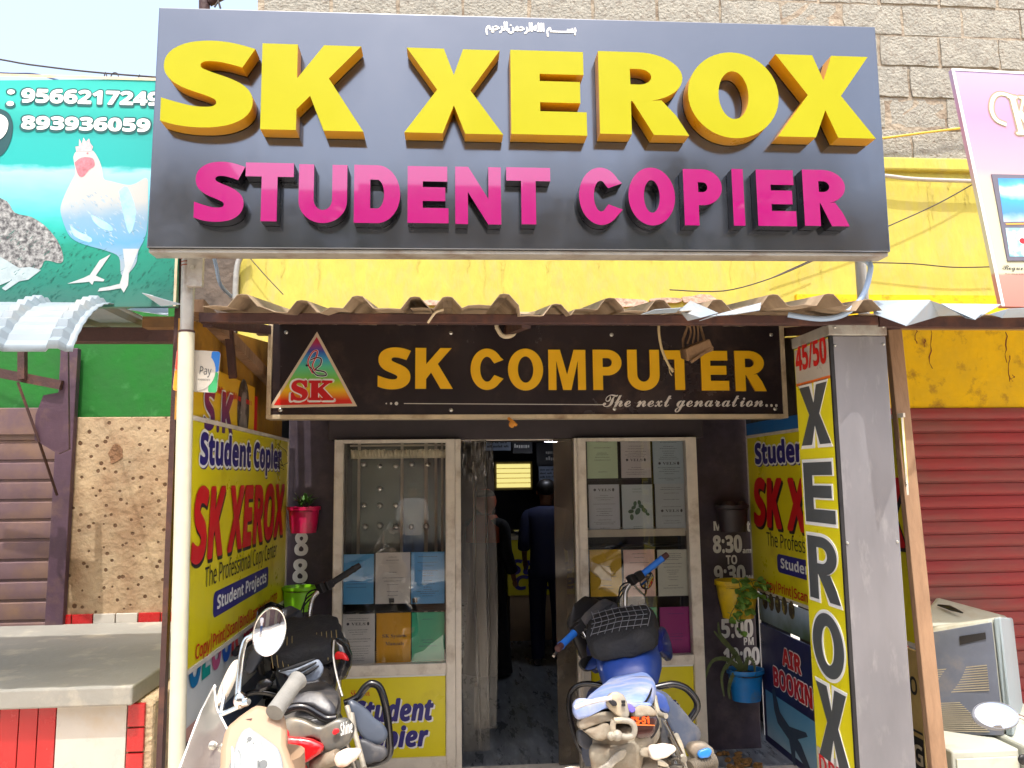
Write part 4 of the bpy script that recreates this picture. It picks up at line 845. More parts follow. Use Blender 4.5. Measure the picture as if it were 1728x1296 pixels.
MB().slab(f2, .06, 1.3, zlow, za, -.012, 0).build('sheet', mat('navy print', (34, 38, 84), .35, 0, .08), AB)
skyz = f2.px(1300, 1168)[1]
MB().rect(f2, .10, 1.3, zlow + .04, skyz, .002).build('sky_picture', ramp_mat('sky print', 'Z', 0, .62, [(0, (180, 205, 220)), (.25, (120, 175, 205)), (.55, (70, 140, 190)), (1, (40, 120, 180))], noise=.35, nscale=4), AB)
m = MB(); v1 = f2.px(1320, 1093)[1]; v0 = f2.px(1320, 1120)[1]; write(m, f2, 'AIR', .37, .60, v0, v1, n=.002, grow=.010); v1 = f2.px(1320, 1133)[1]; v0 = f2.px(1320, 1163)[1]; write(m, f2, 'BOOKING', .235, .80, v0, v1, n=.002, grow=.010); m.build('letter_outline', m_white, AB)
m = MB(); v1 = f2.px(1320, 1093)[1]; v0 = f2.px(1320, 1120)[1]; write(m, f2, 'AIR', .37, .60, v0, v1, n=.0036, grow=.004); v1 = f2.px(1320, 1133)[1]; v0 = f2.px(1320, 1163)[1]; write(m, f2, 'BOOKING', .235, .80, v0, v1, n=.0036, grow=.004); m.build('lettering', m_red, AB)
m = MB(); zz = f2.px(1320, 1225)[1]
m.flat([(.20, zz + .17), (.24, zz + .18), (.30, zz + .07), (.55, zz - .02), (.66, zz - .12), (.60, zz - .13), (.42, zz - .05), (.26, zz - .0), (.22, zz + .06)], f2, .004); m.flat([(.36, zz + .02), (.62, zz + .06), (.64, zz + .045), (.46, zz - .03)], f2, .0045); m.flat([(.40, zz - .03), (.44, zz - .16), (.47, zz - .16), (.48, zz - .05)], f2, .0045)
m.build('aeroplane', mat('aeroplane print', (60, 76, 96), .4, 0, .2, 10), AB)

CR = thing('cream_board', 'narrow varnished cream board below the near end of the right printed board', 'board', f2.at(far_r - .1, .15, 0))
MB().slab(f2, 1.32, far_r, .15, zb1 - .03, -.012, 0).build('panel', mat('varnished cream panel', (204, 176, 110), .4, 0, .15, 4, 0, 1, ((150, 110, 60), .3, 4)), CR)
vq = lambda y: f2.px(1560, y)[1]
m = MB(); m.rect(f2, 1.34, far_r - .004, vq(1340), vq(1250), .002); m.rect(f2, 1.34, far_r - .004, vq(1243), vq(1239), .002); write(m, f2, 'IO', far_r - .10, far_r - .02, vq(1180), vq(1150), n=.002); m.build('lettering', m_ink, CR)
m = MB(); write(m, f2, 'G', far_r - .075, far_r - .012, vq(1296), vq(1262), n=.004, own=True); m.build('letter', m_cream, CR)

# payment sign on the post
PS = thing('payment_sign', 'rounded payment sign with coloured corners hung behind the white post', 'sign', P(328, 620, 2.95))
fpz = front(2.94); u0, v1 = fpz.px(296, 591); u1, v0 = fpz.px(368, 661)
def rr(u0, u1, v0, v1, r): return arc(u1 - r, v1 - r, r, r, 0, 90, 5) + arc(u0 + r, v1 - r, r, r, 90, 180, 5) + arc(u0 + r, v0 + r, r, r, 180, 270, 5) + arc(u1 - r, v0 + r, r, r, 270, 360, 5)
fpt = Frame(fpz.at((u0 + u1) / 2, (v0 + v1) / 2), (1, 0, -.06)); hw, hh_ = (u1 - u0) / 2, (v1 - v0) / 2
MB().prism(rr(-hw, hw, -hh_, hh_, .012), fpt, -.004, 0).build('plate', m_twht, PS)
for (a0, a1, b0, b1_), c_ in ((((-hw + .001), -hw * .55, .0, hh_ - .001), (214, 90, 70)), ((-hw + .001, -hw * .55, -hh_ + .001, -.0005), (236, 150, 40)), ((hw * .6, hw - .001, .0, hh_ - .001), (40, 110, 190)), ((hw * .6, hw - .001, -hh_ + .001, -.0005), (60, 160, 100))):
    MB().flat(rr(a0, a1, b0, b1_, .008), fpt, .001).build('corner', mat('sign colour', c_, .4, 0, .05), PS)
m = MB(); m.disc(fpt, 0, 0, hw * .86, hh_ * .97, .002, 30); m.build('disc', m_twht, PS)
m = MB(); write(m, fpt, 'Pay', .012, .054, -.012, .018, n=.003, st='n'); write(m, fpt, 'accepted here', .008, .052, -.034, -.027, n=.003, st='n'); m.build('lettering', m_grey, PS)
# ------------------------------------------------------------------ shop windows and the doorway
m_glass = glass_mat('window glass', (1, 1, 1), .01, 1.45, .0, .02)
fw = front(YF); m_dark = mat('dark display backing', (30, 30, 34), .5, 0, .2, 5); m_shelf = mat('pale shelf edge', (196, 186, 166), .5, 0, .1, 12)
def ux(x, y=900): return fw.px(x, y)[0]
def vz(y, x=860): return fw.px(x, y)[1]
zbase = .126
def window(lab, xo0, xi0, xi1, xo1, ytop, ysill, ysillb, ypan, tagx):
    T = thing('display_window', lab, 'window', (ux((xo0 + xo1) / 2), YF, zbase))
    a0, b0, b1, a1 = ux(xo0), ux(xi0), ux(xi1), ux(xo1); zt = vz(ytop); zs1, zs0 = vz(ysill, (xo0 + xo1) / 2), vz(ysillb, (xo0 + xo1) / 2); zp = vz(ypan, (xo0 + xo1) / 2)
    m = MB(); m.box(a0, b0, YF, YF + .06, zbase, zt); m.box(b1, a1, YF, YF + .06, zbase, zt); m.box(b0, b1, YF + .002, YF + .058, zs0, zs1); m.box(b0, b1, YF + .002, YF + .058, zbase, zp); m.box(b0, b1, YF + .002, YF + .058, zt - .02, zt)
    for x in (b0 - .007, b1 + .004): m.box(x, x + .003, YF - .004, YF - .0005, zbase, zt)
    m.box(a0 + .004, a0 + .012, YF - .006, YF - .0005, zbase, zt)
    m.build('frame', m_alu, T, bevel=.003)
    MB().box(b0 - .001, b1 + .001, YF + .024, YF + .028, zs1 - .001, zt - .018).build('pane', m_glass, T)
    pn = MB().box(b0 + .002, b1 - .002, YF + .02, YF + .035, zp, zs0).build('print_panel', m_flex, T)
    m = MB(); m.slab(fw, b0 + .002, b1 - .002, zs0 - .012, zs0, -.019, -.012); m.build('border', m_white, pn)
    return T, (b0, b1, zs1, zt), pn
WL, gl, pnl = window('left display window with a ruched valance, glass studs and coloured booklets', 562, 578, 752, 768, 740, 1122, 1140, 1281, 0)
WR, gr, pnr = window('right display window full of pale certificates and coloured booklets', 977, 992, 1163, 1181, 740, 1108, 1124, 1281, 0)
fpn = front(YF + .02)
for pn, x0, sk in ((pnl, 592, 1), (pnr, 1006, 0)):
    dx = x0 - 592; m = MB(); wpx(m, fpn, 'SK Xerox', 592 + dx, 1165, 624 + dx, 1174, n=.002, st='s'); m.build('lettering', m_red, pn)
    for off, ma, g, n_ in ((2.5, m_white, .004, .0015), (0, m_blue, .004, .004)):
        m = MB()
        wpx(m, fpn, 'Student', 598 + dx + off, 1184 + off, 731 + dx + off, 1214 + off, n=n_, st='bi', grow=g)
        wpx(m, fpn, 'Copier', 606 + dx + off, 1230 + off, 722 + dx + off, 1258 + off, n=n_, st='bi', grow=g); m.build('lettering', ma, pn)
# inside the left window
b0, b1, z0, z1 = gl
m = MB(); m.box(b0 - .01, b1 + .02, YF + .42, YF + .44, z0 - .1, z1 + .02); m.box(b0 - .012, b0 - .002, YF + .062, YF + .42, z0 - .1, z1); m.box(b1 + .018, b1 + .028, YF + .062, YF + .42, z0 - .1, z1); m.build('backing', mat('grey mirror backing', (128, 136, 126), .12, .55, .2, 3), WL)
m = MB(); m.box(b0 - .001, b1 + .017, YF + .062, YF + .42, z0 - .03, z0 - .012); m.build('ledge', m_shelf, WL)
m = MB()
for y in (1030,): m.box(b0, b1 + .015, YF + .075, YF + .40, vz(y) - .006, vz(y)); 
m.build('shelf', m_dark, WL)
rings = []; rn = random.Random(2)
for i in range(90):
    t = i / 89; x = b0 + .03 + (b1 - b0 - .03) * t; sw = abs(math.sin(i * 1.05)) * .012 + rn.uniform(0, .004); ym = YF + .09; zt_, zb_ = vz(757), vz(770)
    rings.append([(x, ym - .012 - sw, zt_ + rn.uniform(-.002, .006)), (x + .004, ym - .02 - sw, (zt_ + zb_) / 2), (x + .006, ym - .012 - sw, zb_ + rn.uniform(-.004, .004)), (x, ym, zb_ - .004), (x, ym, zt_)])
MB().loft(rings).build('valance', mat('cream ruched cloth', (222, 212, 184), .85, 0, .1, 30), WL, smooth=80)
m = MB()
for x, w_ in ((588, 5), (668, 5), (712, 6), (731, 5), (743, 4)): m.box(ux(x), ux(x) + w_ * YF / FPX, YF + .40, YF + .419, z0, z1)  # upright strips stand in for reflected door frames; the cross bar is a rail
m.box(b0 + .02, b1, YF + .12, YF + .13, vz(750) , vz(747)); m.build('rail', m_shelf, WL)
for x, y in ((614, 784), (641, 787), (668, 787), (695, 784), (722, 784), (641, 825), (614, 853), (641, 853), (668, 853), (616, 889), (641, 887), (668, 889), (694, 889), (719, 888)):
    p = P(x, y, YF + .385); m = MB(); m.lathe([(.001, -.022), (.012, -.019), (.017, -.010), (.017, 0), (.009, .005), (.009, .014)], p, (0, 1, 0), 14); m.build('stud', m_screw, WL, smooth=40)
# inside the right window
b0, b1, z0, z1 = gr
m = MB(); m.box(b0 - .02, b1 + .02, YF + .30, YF + .32, z0 - .1, z1 + .02); m.box(b0 - .012, b0 - .002, YF + .062, YF + .3, z0 - .1, z1); m.build('backing', m_dark, WR)
m = MB(); m.box(b0, b1, YF + .07, YF + .25, vz(911), vz(898)); m.build('rail', m_shelf, WR)
for y, t_ in ((813, .004), (1018, .006), (930, .003)): MB().box(b0, b1, YF + .09, YF + .25, vz(y), vz(y) + t_).build('shelf', m_dark, WR)
MB().box(b0, b1, YF + .062, YF + .29, z0 - .03, z0 - .006).build('ledge', m_shelf, WR)
# booklets
m_bl = mat('thin print', (70, 70, 76), .5, 0, .05)
def booklet(lab, x0, y0, x1, y1, col, kind='lines', Y=YF + .085, seed=1, group='booklets in the shop windows', name='booklet', cat='booklet'):
    f = front(Y); u0, v1 = f.px(x0, y0); u1, v0 = f.px(x1, y1); rn = random.Random(seed)
    ma = mat('cover paper', col, .5, 0, .04, 4, 0, 1)
    T = tag(MB().slab(f, u0, u1, v0, v1, -.008, 0).build(name, ma), lab, cat, group); W_, H_ = u1 - u0, v1 - v0; m = MB()
    if kind == 'lines':
        y = v1 - H_ * .08
        while y > v0 + H_ * .12:
            if rn.random() < .72: l = rn.uniform(.2, .7) * W_; scrib(m, f, (u0 + u1) / 2 - l / 2, (u0 + u1) / 2 + l / 2, y - .004, y, .0015, rn)
            y -= rn.uniform(.010, .022)
    elif kind.startswith('vels'):
        fy = float(kind[4:] or .35); yy = v0 + H_ * fy
        write(m, f, 'VELS', u0 + W_ * .3, u1 - W_ * .28, yy, yy + .016, n=.0015, st='s'); m.disc(f, u1 - W_ * .2, yy + .008, .007, .010, .0015, 10); m.disc(f, u0 + W_ * .2, yy + .008, .008, .008, .0015, 10)
        y = v1 - H_ * .08
        while y > v0 + H_ * .08:
            if abs(y - yy - .005) > .02 and rn.random() < .8: l = rn.uniform(.25, .75) * W_; scrib(m, f, (u0 + u1) / 2 - l / 2, (u0 + u1) / 2 + l / 2, y - .0035, y, .0015, rn)
            y -= rn.uniform(.010, .016)
    elif kind == 'manual':
        write(m, f, 'SK System', u0 + W_ * .18, u1 - W_ * .12, v0 + H_ * .52, v0 + H_ * .59, n=.0015, st='s'); write(m, f, 'Manuals', u0 + W_ * .27, u1 - W_ * .2, v0 + H_ * .37, v0 + H_ * .44, n=.0015, st='s')
    elif kind == 'leaf':
        for cx_, cy_, r_, a in ((.5, .44, .10, 60), (.37, .52, .07, 30), (.62, .54, .08, -20), (.28, .44, .08, 10), (.72, .46, .09, -40), (.42, .60, .07, 80), (.56, .62, .07, 100), (.3, .32, .08, 90), (.82, .38, .06, -30)): m.disc(f, u0 + W_ * cx_, v0 + H_ * cy_, W_ * r_ * 1.2, W_ * r_ * .8, .0015 + cx_ * .0003, 12, R(a))
        for y in (.9, .84, .12, .08): l = .3 * W_; scrib(m, f, (u0 + u1) / 2 - l / 2, (u0 + u1) / 2 + l / 2, v0 + y * H_, v0 + y * H_ + .004, .0015, rn)
    elif kind == 'few':
        for y in (.86, .45, .40, .33): l = rn.uniform(.3, .6) * W_; scrib(m, f, (u0 + u1) / 2 - l / 2, (u0 + u1) / 2 + l / 2, v0 + y * H_, v0 + y * H_ + .004, .0015, rn)
    if m.v: m.build('lettering', mat('leaf green print', (50, 92, 62), .5, 0, .2, 20) if kind == 'leaf' else (m_blue if kind == 'few' else m_bl), T)
    return T
for i, a in enumerate((('bright blue booklet, first in the upper row of the left window', 573, 936, 630, 1019, (90, 170, 222), 'few'), ('white booklet between two blue booklets in the left window', 634, 933, 692, 1018, (212, 206, 196), 'lines'), ('blue booklet nearest the door, upper row of the left window', 694, 932, 750, 1018, (96, 168, 220), 'lines'),
    ('white letterhead booklet beside the orange spiral manual', 576, 1037, 632, 1122, (214, 212, 208), 'vels.78'), ('orange spiral bound manual with dark title in the left window', 635, 1035, 693, 1120, (222, 160, 16), 'manual'), ('green booklet at the lower right of the left window', 695, 1034, 750, 1118, (46, 176, 132), 'few'),
    ('pale green certificate, top left of the right window', 990, 740, 1043, 807, (184, 206, 170), 'lines'), ('greyish white certificate between the pale green and pale blue ones', 1047, 740, 1099, 806, (192, 188, 188), 'vels.42'), ('pale blue certificate, top right of the right window', 1101, 740, 1156, 816, (172, 190, 200), 'vels.42'),
    ('bluish white letterhead left of the certificate with a leaf picture', 993, 818, 1047, 898, (184, 190, 198), 'vels.86'), ('white certificate printed with a green leafy plant', 1049, 818, 1103, 898, (186, 200, 204), 'leaf'), ('bluish white certificate right of the leaf picture', 1105, 816, 1162, 896, (182, 192, 198), 'vels.4'),
    ('orange yellow booklet behind the motorcycle bars, right window', 995, 928, 1050, 1006, (228, 182, 38), 'lines'), ('pink booklet between the orange and cream booklets', 1052, 928, 1107, 1006, (222, 178, 160), 'lines'), ('cream booklet at the right end of the middle row', 1109, 928, 1162, 1005, (206, 206, 190), 'lines'),
    ('green letterhead booklet beside the magenta booklet', 1056, 1026, 1111, 1107, (30, 150, 112), 'vels.86'), ('plain magenta booklet at the lower right of the right window', 1113, 1025, 1170, 1107, (160, 34, 122), 'few'))):
    booklet(*a[:7], seed=i + 3)
# spiral of the orange manual, clips
m = MB()
for i in range(22):
    p = P(634, 1040 + i * 3.6, YF + .08); m.bar(p, p + Vector((.008, 0, 0)), .0025)
tag(m.build('spiral_binding', m_ink), 'black wire spiral along the left edge of the orange manual', 'binding')
for x, y in ((661, 1013), (700, 1013)):
    f = front(YF + .075); u, v = f.px(x, y); m = MB(); m.slab(f, u - .014, u + .014, v - .012, v + .012, 0, .008); m.tube([f.at(u - .007, v - .012, .004), f.at(u - .006, v - .03, .004), f.at(u + .006, v - .03, .004), f.at(u + .007, v - .012, .004)], .0012, 5)
    tag(m.build('binder_clip', m_black), 'black binder clip under the ' + ('white' if x < 680 else 'second blue') + ' booklet in the left window', 'clip')
m = MB(); f = front(YF + .075); m.flat([f.px(*p) for p in ((997, 948), (1030, 958), (1032, 980), (1015, 978), (997, 964))][::-1], f, .001); tag(m.build('paper_scrap', mat('pale scrap', (236, 206, 150), .5, 0, .05)), 'pale torn scrap stuck on the orange yellow booklet', 'scrap')
# doorway: curtain strips, jambs, threshold
D = thing('doorway', 'open shop doorway with clear plastic curtain and brown tinted panel', 'doorway', (ux(870), YF, zbase))
m = MB(); m.box(ux(768) + .001, ux(778), YF + .01, YF + .09, zbase, vz(740)); m.box(ux(972), ux(977) - .001, YF + .01, YF + .09, zbase, vz(740)); m.build('jamb', m_alu, D, bevel=.002)
m = MB(); m.box(ux(768) + .002, ux(977) - .002, YF - .05, YF + .1, .1205, .142); m.build('threshold', m_floor, D, bevel=.004)
m_plas = glass_mat('clear plastic sheet', (.84, .82, .78), .03, 1.45, .25, .17, (132, 124, 110))
m_tint = glass_mat('brown tinted sheet', (.6, .55, .5), .02, 1.45, .1, .5, (140, 128, 112))
def sheet(x0, x1, y0, y1, Y, ma, amp, nam, sd, fr=3.0):
    rn = random.Random(sd); m = MB(); rings = []; nx, nz = 40, 60; a, b_ = ux(x0), ux(x1); zt_, zb_ = vz(y0), vz(y1)
    for j in range(nz + 1):
        z = zt_ + (zb_ - zt_) * j / nz; t = j / nz
        rings.append([(a + (b_ - a) * i / nx + .01 * math.sin(t * 5 + sd), Y + amp * (.6 * math.sin(i / nx * fr * 6.28 + 1.2 * math.sin(t * 4)) + .4 * math.sin(i / nx * fr * 14 + t * 9)) * (.6 + .4 * t) + .02 * math.exp(-((i / nx - .62 + .04 * math.sin(t * 3)) / .035) ** 2) * (t > .1) + (rn.uniform(-.012, .012) if t < .13 else rn.uniform(-.0002, .0002)), z) for i in range(nx + 1)])
    return m.loft(rings, caps=False, closed=False).build(nam, ma, D, smooth=180)
sheet(778, 822, 741, 1272, YF + .06, m_plas, .004, 'plastic_curtain', 3, .5)
sheet(800, 838, 741, 1240, YF + .12, m_plas, .003, 'plastic_curtain', 5, .4)
MB().box(ux(938), ux(971), YF + .05, YF + .056, .15, vz(741)).build('tinted_panel', m_tint, D)
MB().box(ux(770), ux(975), YF + .10, YF + .115, vz(742), vz(737) + .02).build('curtain_rail', m_alu, D)

# ------------------------------------------------------------------ pots
def pot(name, lab, px, py0, py1, rpx, Y, ma, soil=True, taper=.78, rib=0):
    c = P(px, py1, Y); T = thing(name, lab, 'flower pot', c); h = (py1 - py0) * Y / FPX; r1 = rpx * Y / FPX; r0 = r1 * taper; m = MB(); k = 36
    prof = [(r0 * .3, 0), (r0, 0), (r0 + (r1 - r0) * .5, h * .5), (r1 * .94, h * .86), (r1 * .95, h * .87), (r1 * 1.05, h * .88), (r1 * 1.05, h), (r1 * .97, h), (r1 * .93, h * .9), (r1 * .9, h * .8)]
    rings = []
    for r_, z in prof: rings.append([c + Vector((math.cos(2 * math.pi * j / k) * r_ * (1 + (rib * (j % 2) if .05 * h < z < h * .87 else 0)), math.sin(2 * math.pi * j / k) * r_ * .8 * (1 + (rib * (j % 2) if .05 * h < z < h * .87 else 0)), z)) for j in range(k)])
    m.loft(rings); m.build('body', ma, T, smooth=35)
    MB().lathe([(r1 * .88, h * .82), (r1 * .5, h * .86), (.002, h * .87)], c, k=18).build('soil', mat('dry potting soil', (96, 74, 52), .95, 0, .35, 30, .8, 60), T)
    m = MB(); m.box(c.x - .01, c.x + .01, c.y + r1 * .8, YP - .001, c.z + h * .75, c.z + h * .9); m.build('bracket', m_rust, T)
    return T, c, h, r1
def leaf(mb, p, d, l, wd, droop=.3, up=Vector((0, 0, 1))):
    d = Vector(d).normalized(); s_ = d.cross(up); s_ = (s_ if s_.length > .05 else Vector((1, 0, 0))).normalized(); pts = []; n = 5; c = []
    for i in range(n + 1):
        t = i / n; q = p + d * l * t - up * droop * l * t * t; w_ = wd * math.sin(math.pi * min(t * .92 + .06, 1)) ** .8 * .5; c.append((q - s_ * w_ + up * w_ * .3, q, q + s_ * w_ + up * w_ * .3))
    for i in range(n): a, b_ = c[i], c[i + 1]; mb.add([a[0], a[1], a[2], b_[0], b_[1], b_[2]], [(0, 1, 4, 3), (1, 2, 5, 4)])
m_leaf = mat('plant leaf', (66, 110, 40), .4, 0, .3, 25); m_leafp = mat('pale plant leaf', (112, 150, 62), .4, 0, .3, 25); m_leafd = mat('dull plant leaf', (84, 96, 56), .5, 0, .3, 25)
m_ppink = mat('pink plastic pot', (206, 20, 84), .4, 0, .12, 9, 0, 1, ((150, 90, 90), .3, 9)); m_pyel = mat('yellow plastic pot', (226, 190, 30), .4, 0, .12, 9, 0, 1, ((150, 120, 60), .35, 9)); m_pblue = mat('blue plastic pot', (30, 130, 206), .4, 0, .12, 9, 0, 1, ((110, 120, 120), .3, 9)); m_pgreen = mat('lime plastic pot', (130, 200, 30), .35, 0, .08, 6); m_pblk = mat('black plastic pot', (44, 36, 40), .5, 0, .15, 8)
rn = random.Random(11)
T, c, h, r_ = pot('flower_pot', 'pink wall pot with a small leafy plant on the left pier', 512, 857, 899, 26, YP - .11, m_ppink)
m = MB()
for i in range(34):
    a = rn.uniform(0, 6.28); b_ = c + Vector((rn.uniform(-.03, .03), rn.uniform(-.02, .02), h * .85 + rn.uniform(0, .07))); leaf(m, b_, (math.cos(a), math.sin(a) * .6, rn.uniform(.4, 1.6)), rn.uniform(.045, .08), .02, .25)
m.build('foliage', m_leaf, T)
m = MB()
for i in range(4): m.tube([c + Vector((0, 0, h * .8)), c + Vector((rn.uniform(-.04, .04), 0, h + .06))], .003, 5)
m.build('stem', m_leafd, T)
T, c, h, r_ = pot('flower_pot', 'lime green wall pot half hidden by the left motorcycle', 504, 992, 1031, 27, YP - .12, m_pgreen)
T, c, h, r_ = pot('flower_pot', 'black wall pot on the right pier above the opening hours', 1237, 852, 897, 28, YP - .12, m_pblk)
m = MB()
for i in range(5): m.ell(c + Vector((rn.uniform(-.06, .08), rn.uniform(-.03, .03), h * .95)), (.035, 0, 0), (0, .03, 0), (0, 0, .03), 10, 6)
m.build('soil_clods', mat('grey soil clods', (86, 74, 70), .95, 0, .3, 30, .7, 60), T)
T, c, h, r_ = pot('flower_pot', 'fluted yellow wall pot with a trailing round leaved vine', 1246, 980, 1042, 36, YP - .15, m_pyel, taper=.72, rib=.04)
m = MB(); mv = MB()
for i, (dx, L_) in enumerate(((-.05, .22), (-.02, .28), (.01, .16), (.07, .1), (.13, .06))):
    p0 = c + Vector((dx * .6, -r_ * .75, h)); pts = [c + Vector((dx * .4, -.02, h * .9)), p0 + Vector((0, -.01, .01))]
    for k_ in range(5): pts.append(p0 + Vector((dx * .3 * k_ + rn.uniform(-.012, .012), -.02 + .006 * k_, -L_ * (k_ + 1) / 5)))
    mv.tube(pts, .0022, 5, 3)
    for q in pts[1:]:
        for _ in range(2): leaf(m, q + Vector((rn.uniform(-.01, .01), -.004, 0)), (rn.uniform(-1, 1), -.5, rn.uniform(-.6, .5)), rn.uniform(.035, .055), rn.uniform(.035, .048), .2, Vector((0, -.6, .8)))
m.build('foliage', m_leafp, T); mv.build('vine', m_leafd, T)
T, c, h, r_ = pot('flower_pot', 'blue wall pot with drooping strap leaves low on the right pier', 1260, 1131, 1181, 30, YP - .13, m_pblue)
m = MB()
for pts in ([(1255, 1130), (1240, 1100), (1222, 1085), (1205, 1065)], [(1252, 1130), (1232, 1118), (1218, 1140), (1222, 1175)], [(1250, 1130), (1225, 1112), (1200, 1118), (1186, 1160)], [(1256, 1130), (1230, 1090), (1215, 1070), (1212, 1050)], [(1258, 1132), (1262, 1110), (1272, 1118), (1274, 1140)], [(1250, 1132), (1236, 1140), (1230, 1165), (1232, 1180)], [(1255, 1131), (1244, 1108), (1236, 1110), (1226, 1130)]):
    q = [P(x, y, YP - .16 - .02 * i) for i, (x, y) in enumerate(ctm(pts, 4))] if False else [P(x, y, YP - .17 - .004 * i) for i, (x, y) in enumerate(ctm(pts, 4))]
    n = len(q); s_ = Vector((.55, 0, .83)); 
    for i in range(n - 1):
        w0 = .011 * (1 - (i / n) ** 2) + .002; w1 = .011 * (1 - ((i + 1) / n) ** 2) + .002; d = (q[i + 1] - q[i]).normalized(); sd = d.cross(Vector((0, -1, 0))).normalized()
        m.add([q[i] - sd * w0, q[i] + sd * w0, q[i + 1] + sd * w1, q[i + 1] - sd * w1], [(0, 1, 2, 3)])
m.build('foliage', m_leafd, T)
m = MB(); rn = random.Random(8); c = P(1246, 1262, 4.55); c.z = .121
for i in range(26): m.ell(c + Vector((rn.uniform(-.09, .09), rn.uniform(-.12, .12), .012)), (rn.uniform(.012, .03), 0, .004), (0, rn.uniform(.012, .03), 0), (0, 0, rn.uniform(.006, .016)), 7, 4)
tag(m.build('rubble', mat('leaf litter and rubble', (150, 110, 60), .95, 0, .5, 30, .6, 60)), 'small heap of leaf litter and rubble at the foot of the right pier', 'litter', kind='stuff')

# ------------------------------------------------------------------ old monitor and boxes at the right
m_mon = mat('dusty grey beige plastic', (176, 178, 166), .55, 0, .08, 5, .02, 40, ((150, 130, 104), .35, 4)); m_mond = mat('dark grey plastic', (92, 98, 112), .5, 0, .15, 6, .02, 30, ((132, 120, 104), .35, 3))
MO = thing('old_monitor', 'dusty bulky picture tube monitor lying by the red shutter', 'monitor', P(1650, 1240, 3.3))
z5 = lambda x, y, Y: P(1428 + x / 2.843, 840 + y / 2.843, Y)
A = [z5(300, 1130, 3.35), z5(300, 640, 3.35), z5(430, 470, 3.75), z5(430, 1090, 3.75)]
Bb = [z5(768, 1140, 3.12), z5(705, 578, 3.12), z5(785, 572, 3.5), z5(835, 1120, 3.5)]
m = MB(); m.hexa(A, Bb); m.build('tube_housing', m_mon, MO, bevel=.02)
m = MB(); n_ = (A[1] - A[0]).cross(Bb[0] - A[0]).normalized(); n_ = n_ if n_.y < 0 else -n_
e = n_ * .006
side = [A[0] + e, Bb[0] + e - (Bb[0] - A[0]) * .02, Bb[1] + e - (Bb[1] - A[1]) * .02 - (Bb[1] - Bb[0]) * .03, A[1] + e - (A[1] - A[0]) * .05]
m.hexa([p - e * .9 for p in side], side); m.build('side_cover', m_mond, MO, bevel=.004)
m = MB(); lp = lambda s_, t: side[0].lerp(side[1], s_).lerp(side[3].lerp(side[2], s_), t)
for i in range(11): t = .40 + i * .022; m.hexa([lp(.15, t) + e * .1, lp(.9, t) + e * .1, lp(.9, t + .010) + e * .1, lp(.15, t + .010) + e * .1], [lp(.15, t) + e * .9, lp(.9, t) + e * .9, lp(.9, t + .010) + e * .9, lp(.15, t + .010) + e * .9])
for i in range(15): t = .03 + i * .019; m.hexa([lp(.15, t) + e * .1, lp(.86 - .3 * i / 15, t) + e * .1, lp(.86 - .3 * i / 15, t + .009) + e * .1, lp(.15, t + .009) + e * .1], [lp(.15, t) + e * .9, lp(.86 - .3 * i / 15, t) + e * .9, lp(.86 - .3 * i / 15, t + .009) + e * .9, lp(.15, t + .009) + e * .9])
m.build('vent_ribs', mat('dusty vent ribs', (150, 142, 124), .7, 0, .15, 10), MO)
m = MB(); m.hexa([lp(.62, .84) + e * .2, lp(.92, .86) + e * .2, lp(.92, .92) + e * .2, lp(.62, .92) + e * .2], [lp(.62, .84) + e * 1.1, lp(.92, .86) + e * 1.1, lp(.92, .92) + e * 1.1, lp(.62, .92) + e * 1.1]); m.build('handle_recess', m_black, MO)
Cc = [z5(800, 1142, 3.08), z5(740, 572, 3.10), z5(800, 580, 3.5), z5(862, 1120, 3.5)]
m = MB(); Dd = [z5(812, 1142, 3.07), z5(775, 590, 3.09), z5(812, 600, 3.5), z5(872, 1110, 3.5)]
m.hexa(Bb, Cc); m.build('bezel', mat('pale grey plastic bezel', (150, 164, 170), .5, 0, .06, 5, 0, 1, ((150, 140, 120), .2, 4)), MO, bevel=.012)
m = MB(); p = z5(440, 515, 3.6); q = z5(560, 552, 3.45); m.tube([p, p.lerp(q, .5) + Vector((0, 0, .004)), q], [.004, .012, .003], 8, 4); m.build('grip_slot', m_black, MO, smooth=60)
BX = thing('metal_case', 'pale beige metal case under the old monitor', 'case', (P(1650, 1290, 3.2).x, 3.3, 0))
pz = P(1640, 1245, 3.15).z; MB().box(P(1585, 1260, 3.1).x, P(1696, 1260, 3.1).x, 3.02, 3.62, .0, pz - .003).build('body', m_mon, BX, bevel=.008)
m = MB(); m.box(P(1590, 1260, 3.1).x, P(1690, 1260, 3.1).x, 3.012, 3.0195, .05, pz - .03); m.build('front_panel', mat('cream metal panel', (196, 196, 178), .5, .1, .1, 5, 0, 1, ((140, 130, 100), .3, 5)), BX, bevel=.003)
BX2 = thing('metal_case', 'second pale case standing right of the one under the monitor', 'case', (P(1720, 1290, 3.2).x, 3.3, 0))
MB().box(P(1699, 1260, 3.1).x, P(1860, 1260, 3.1).x, 2.98, 3.6, 0, pz + .015).build('body', m_mon, BX2, bevel=.01)
m = MB(); m.disc(front(2.979), *front(2.979).px(1678 + 5, 1256), .008, .008, 0, 12); 
m = MB(); m.ell(P(1727, 1282, 2.95), (.022, 0, 0), (0, .01, 0), (0, 0, .02)); m.build('knob', m_black, BX2, smooth=60)
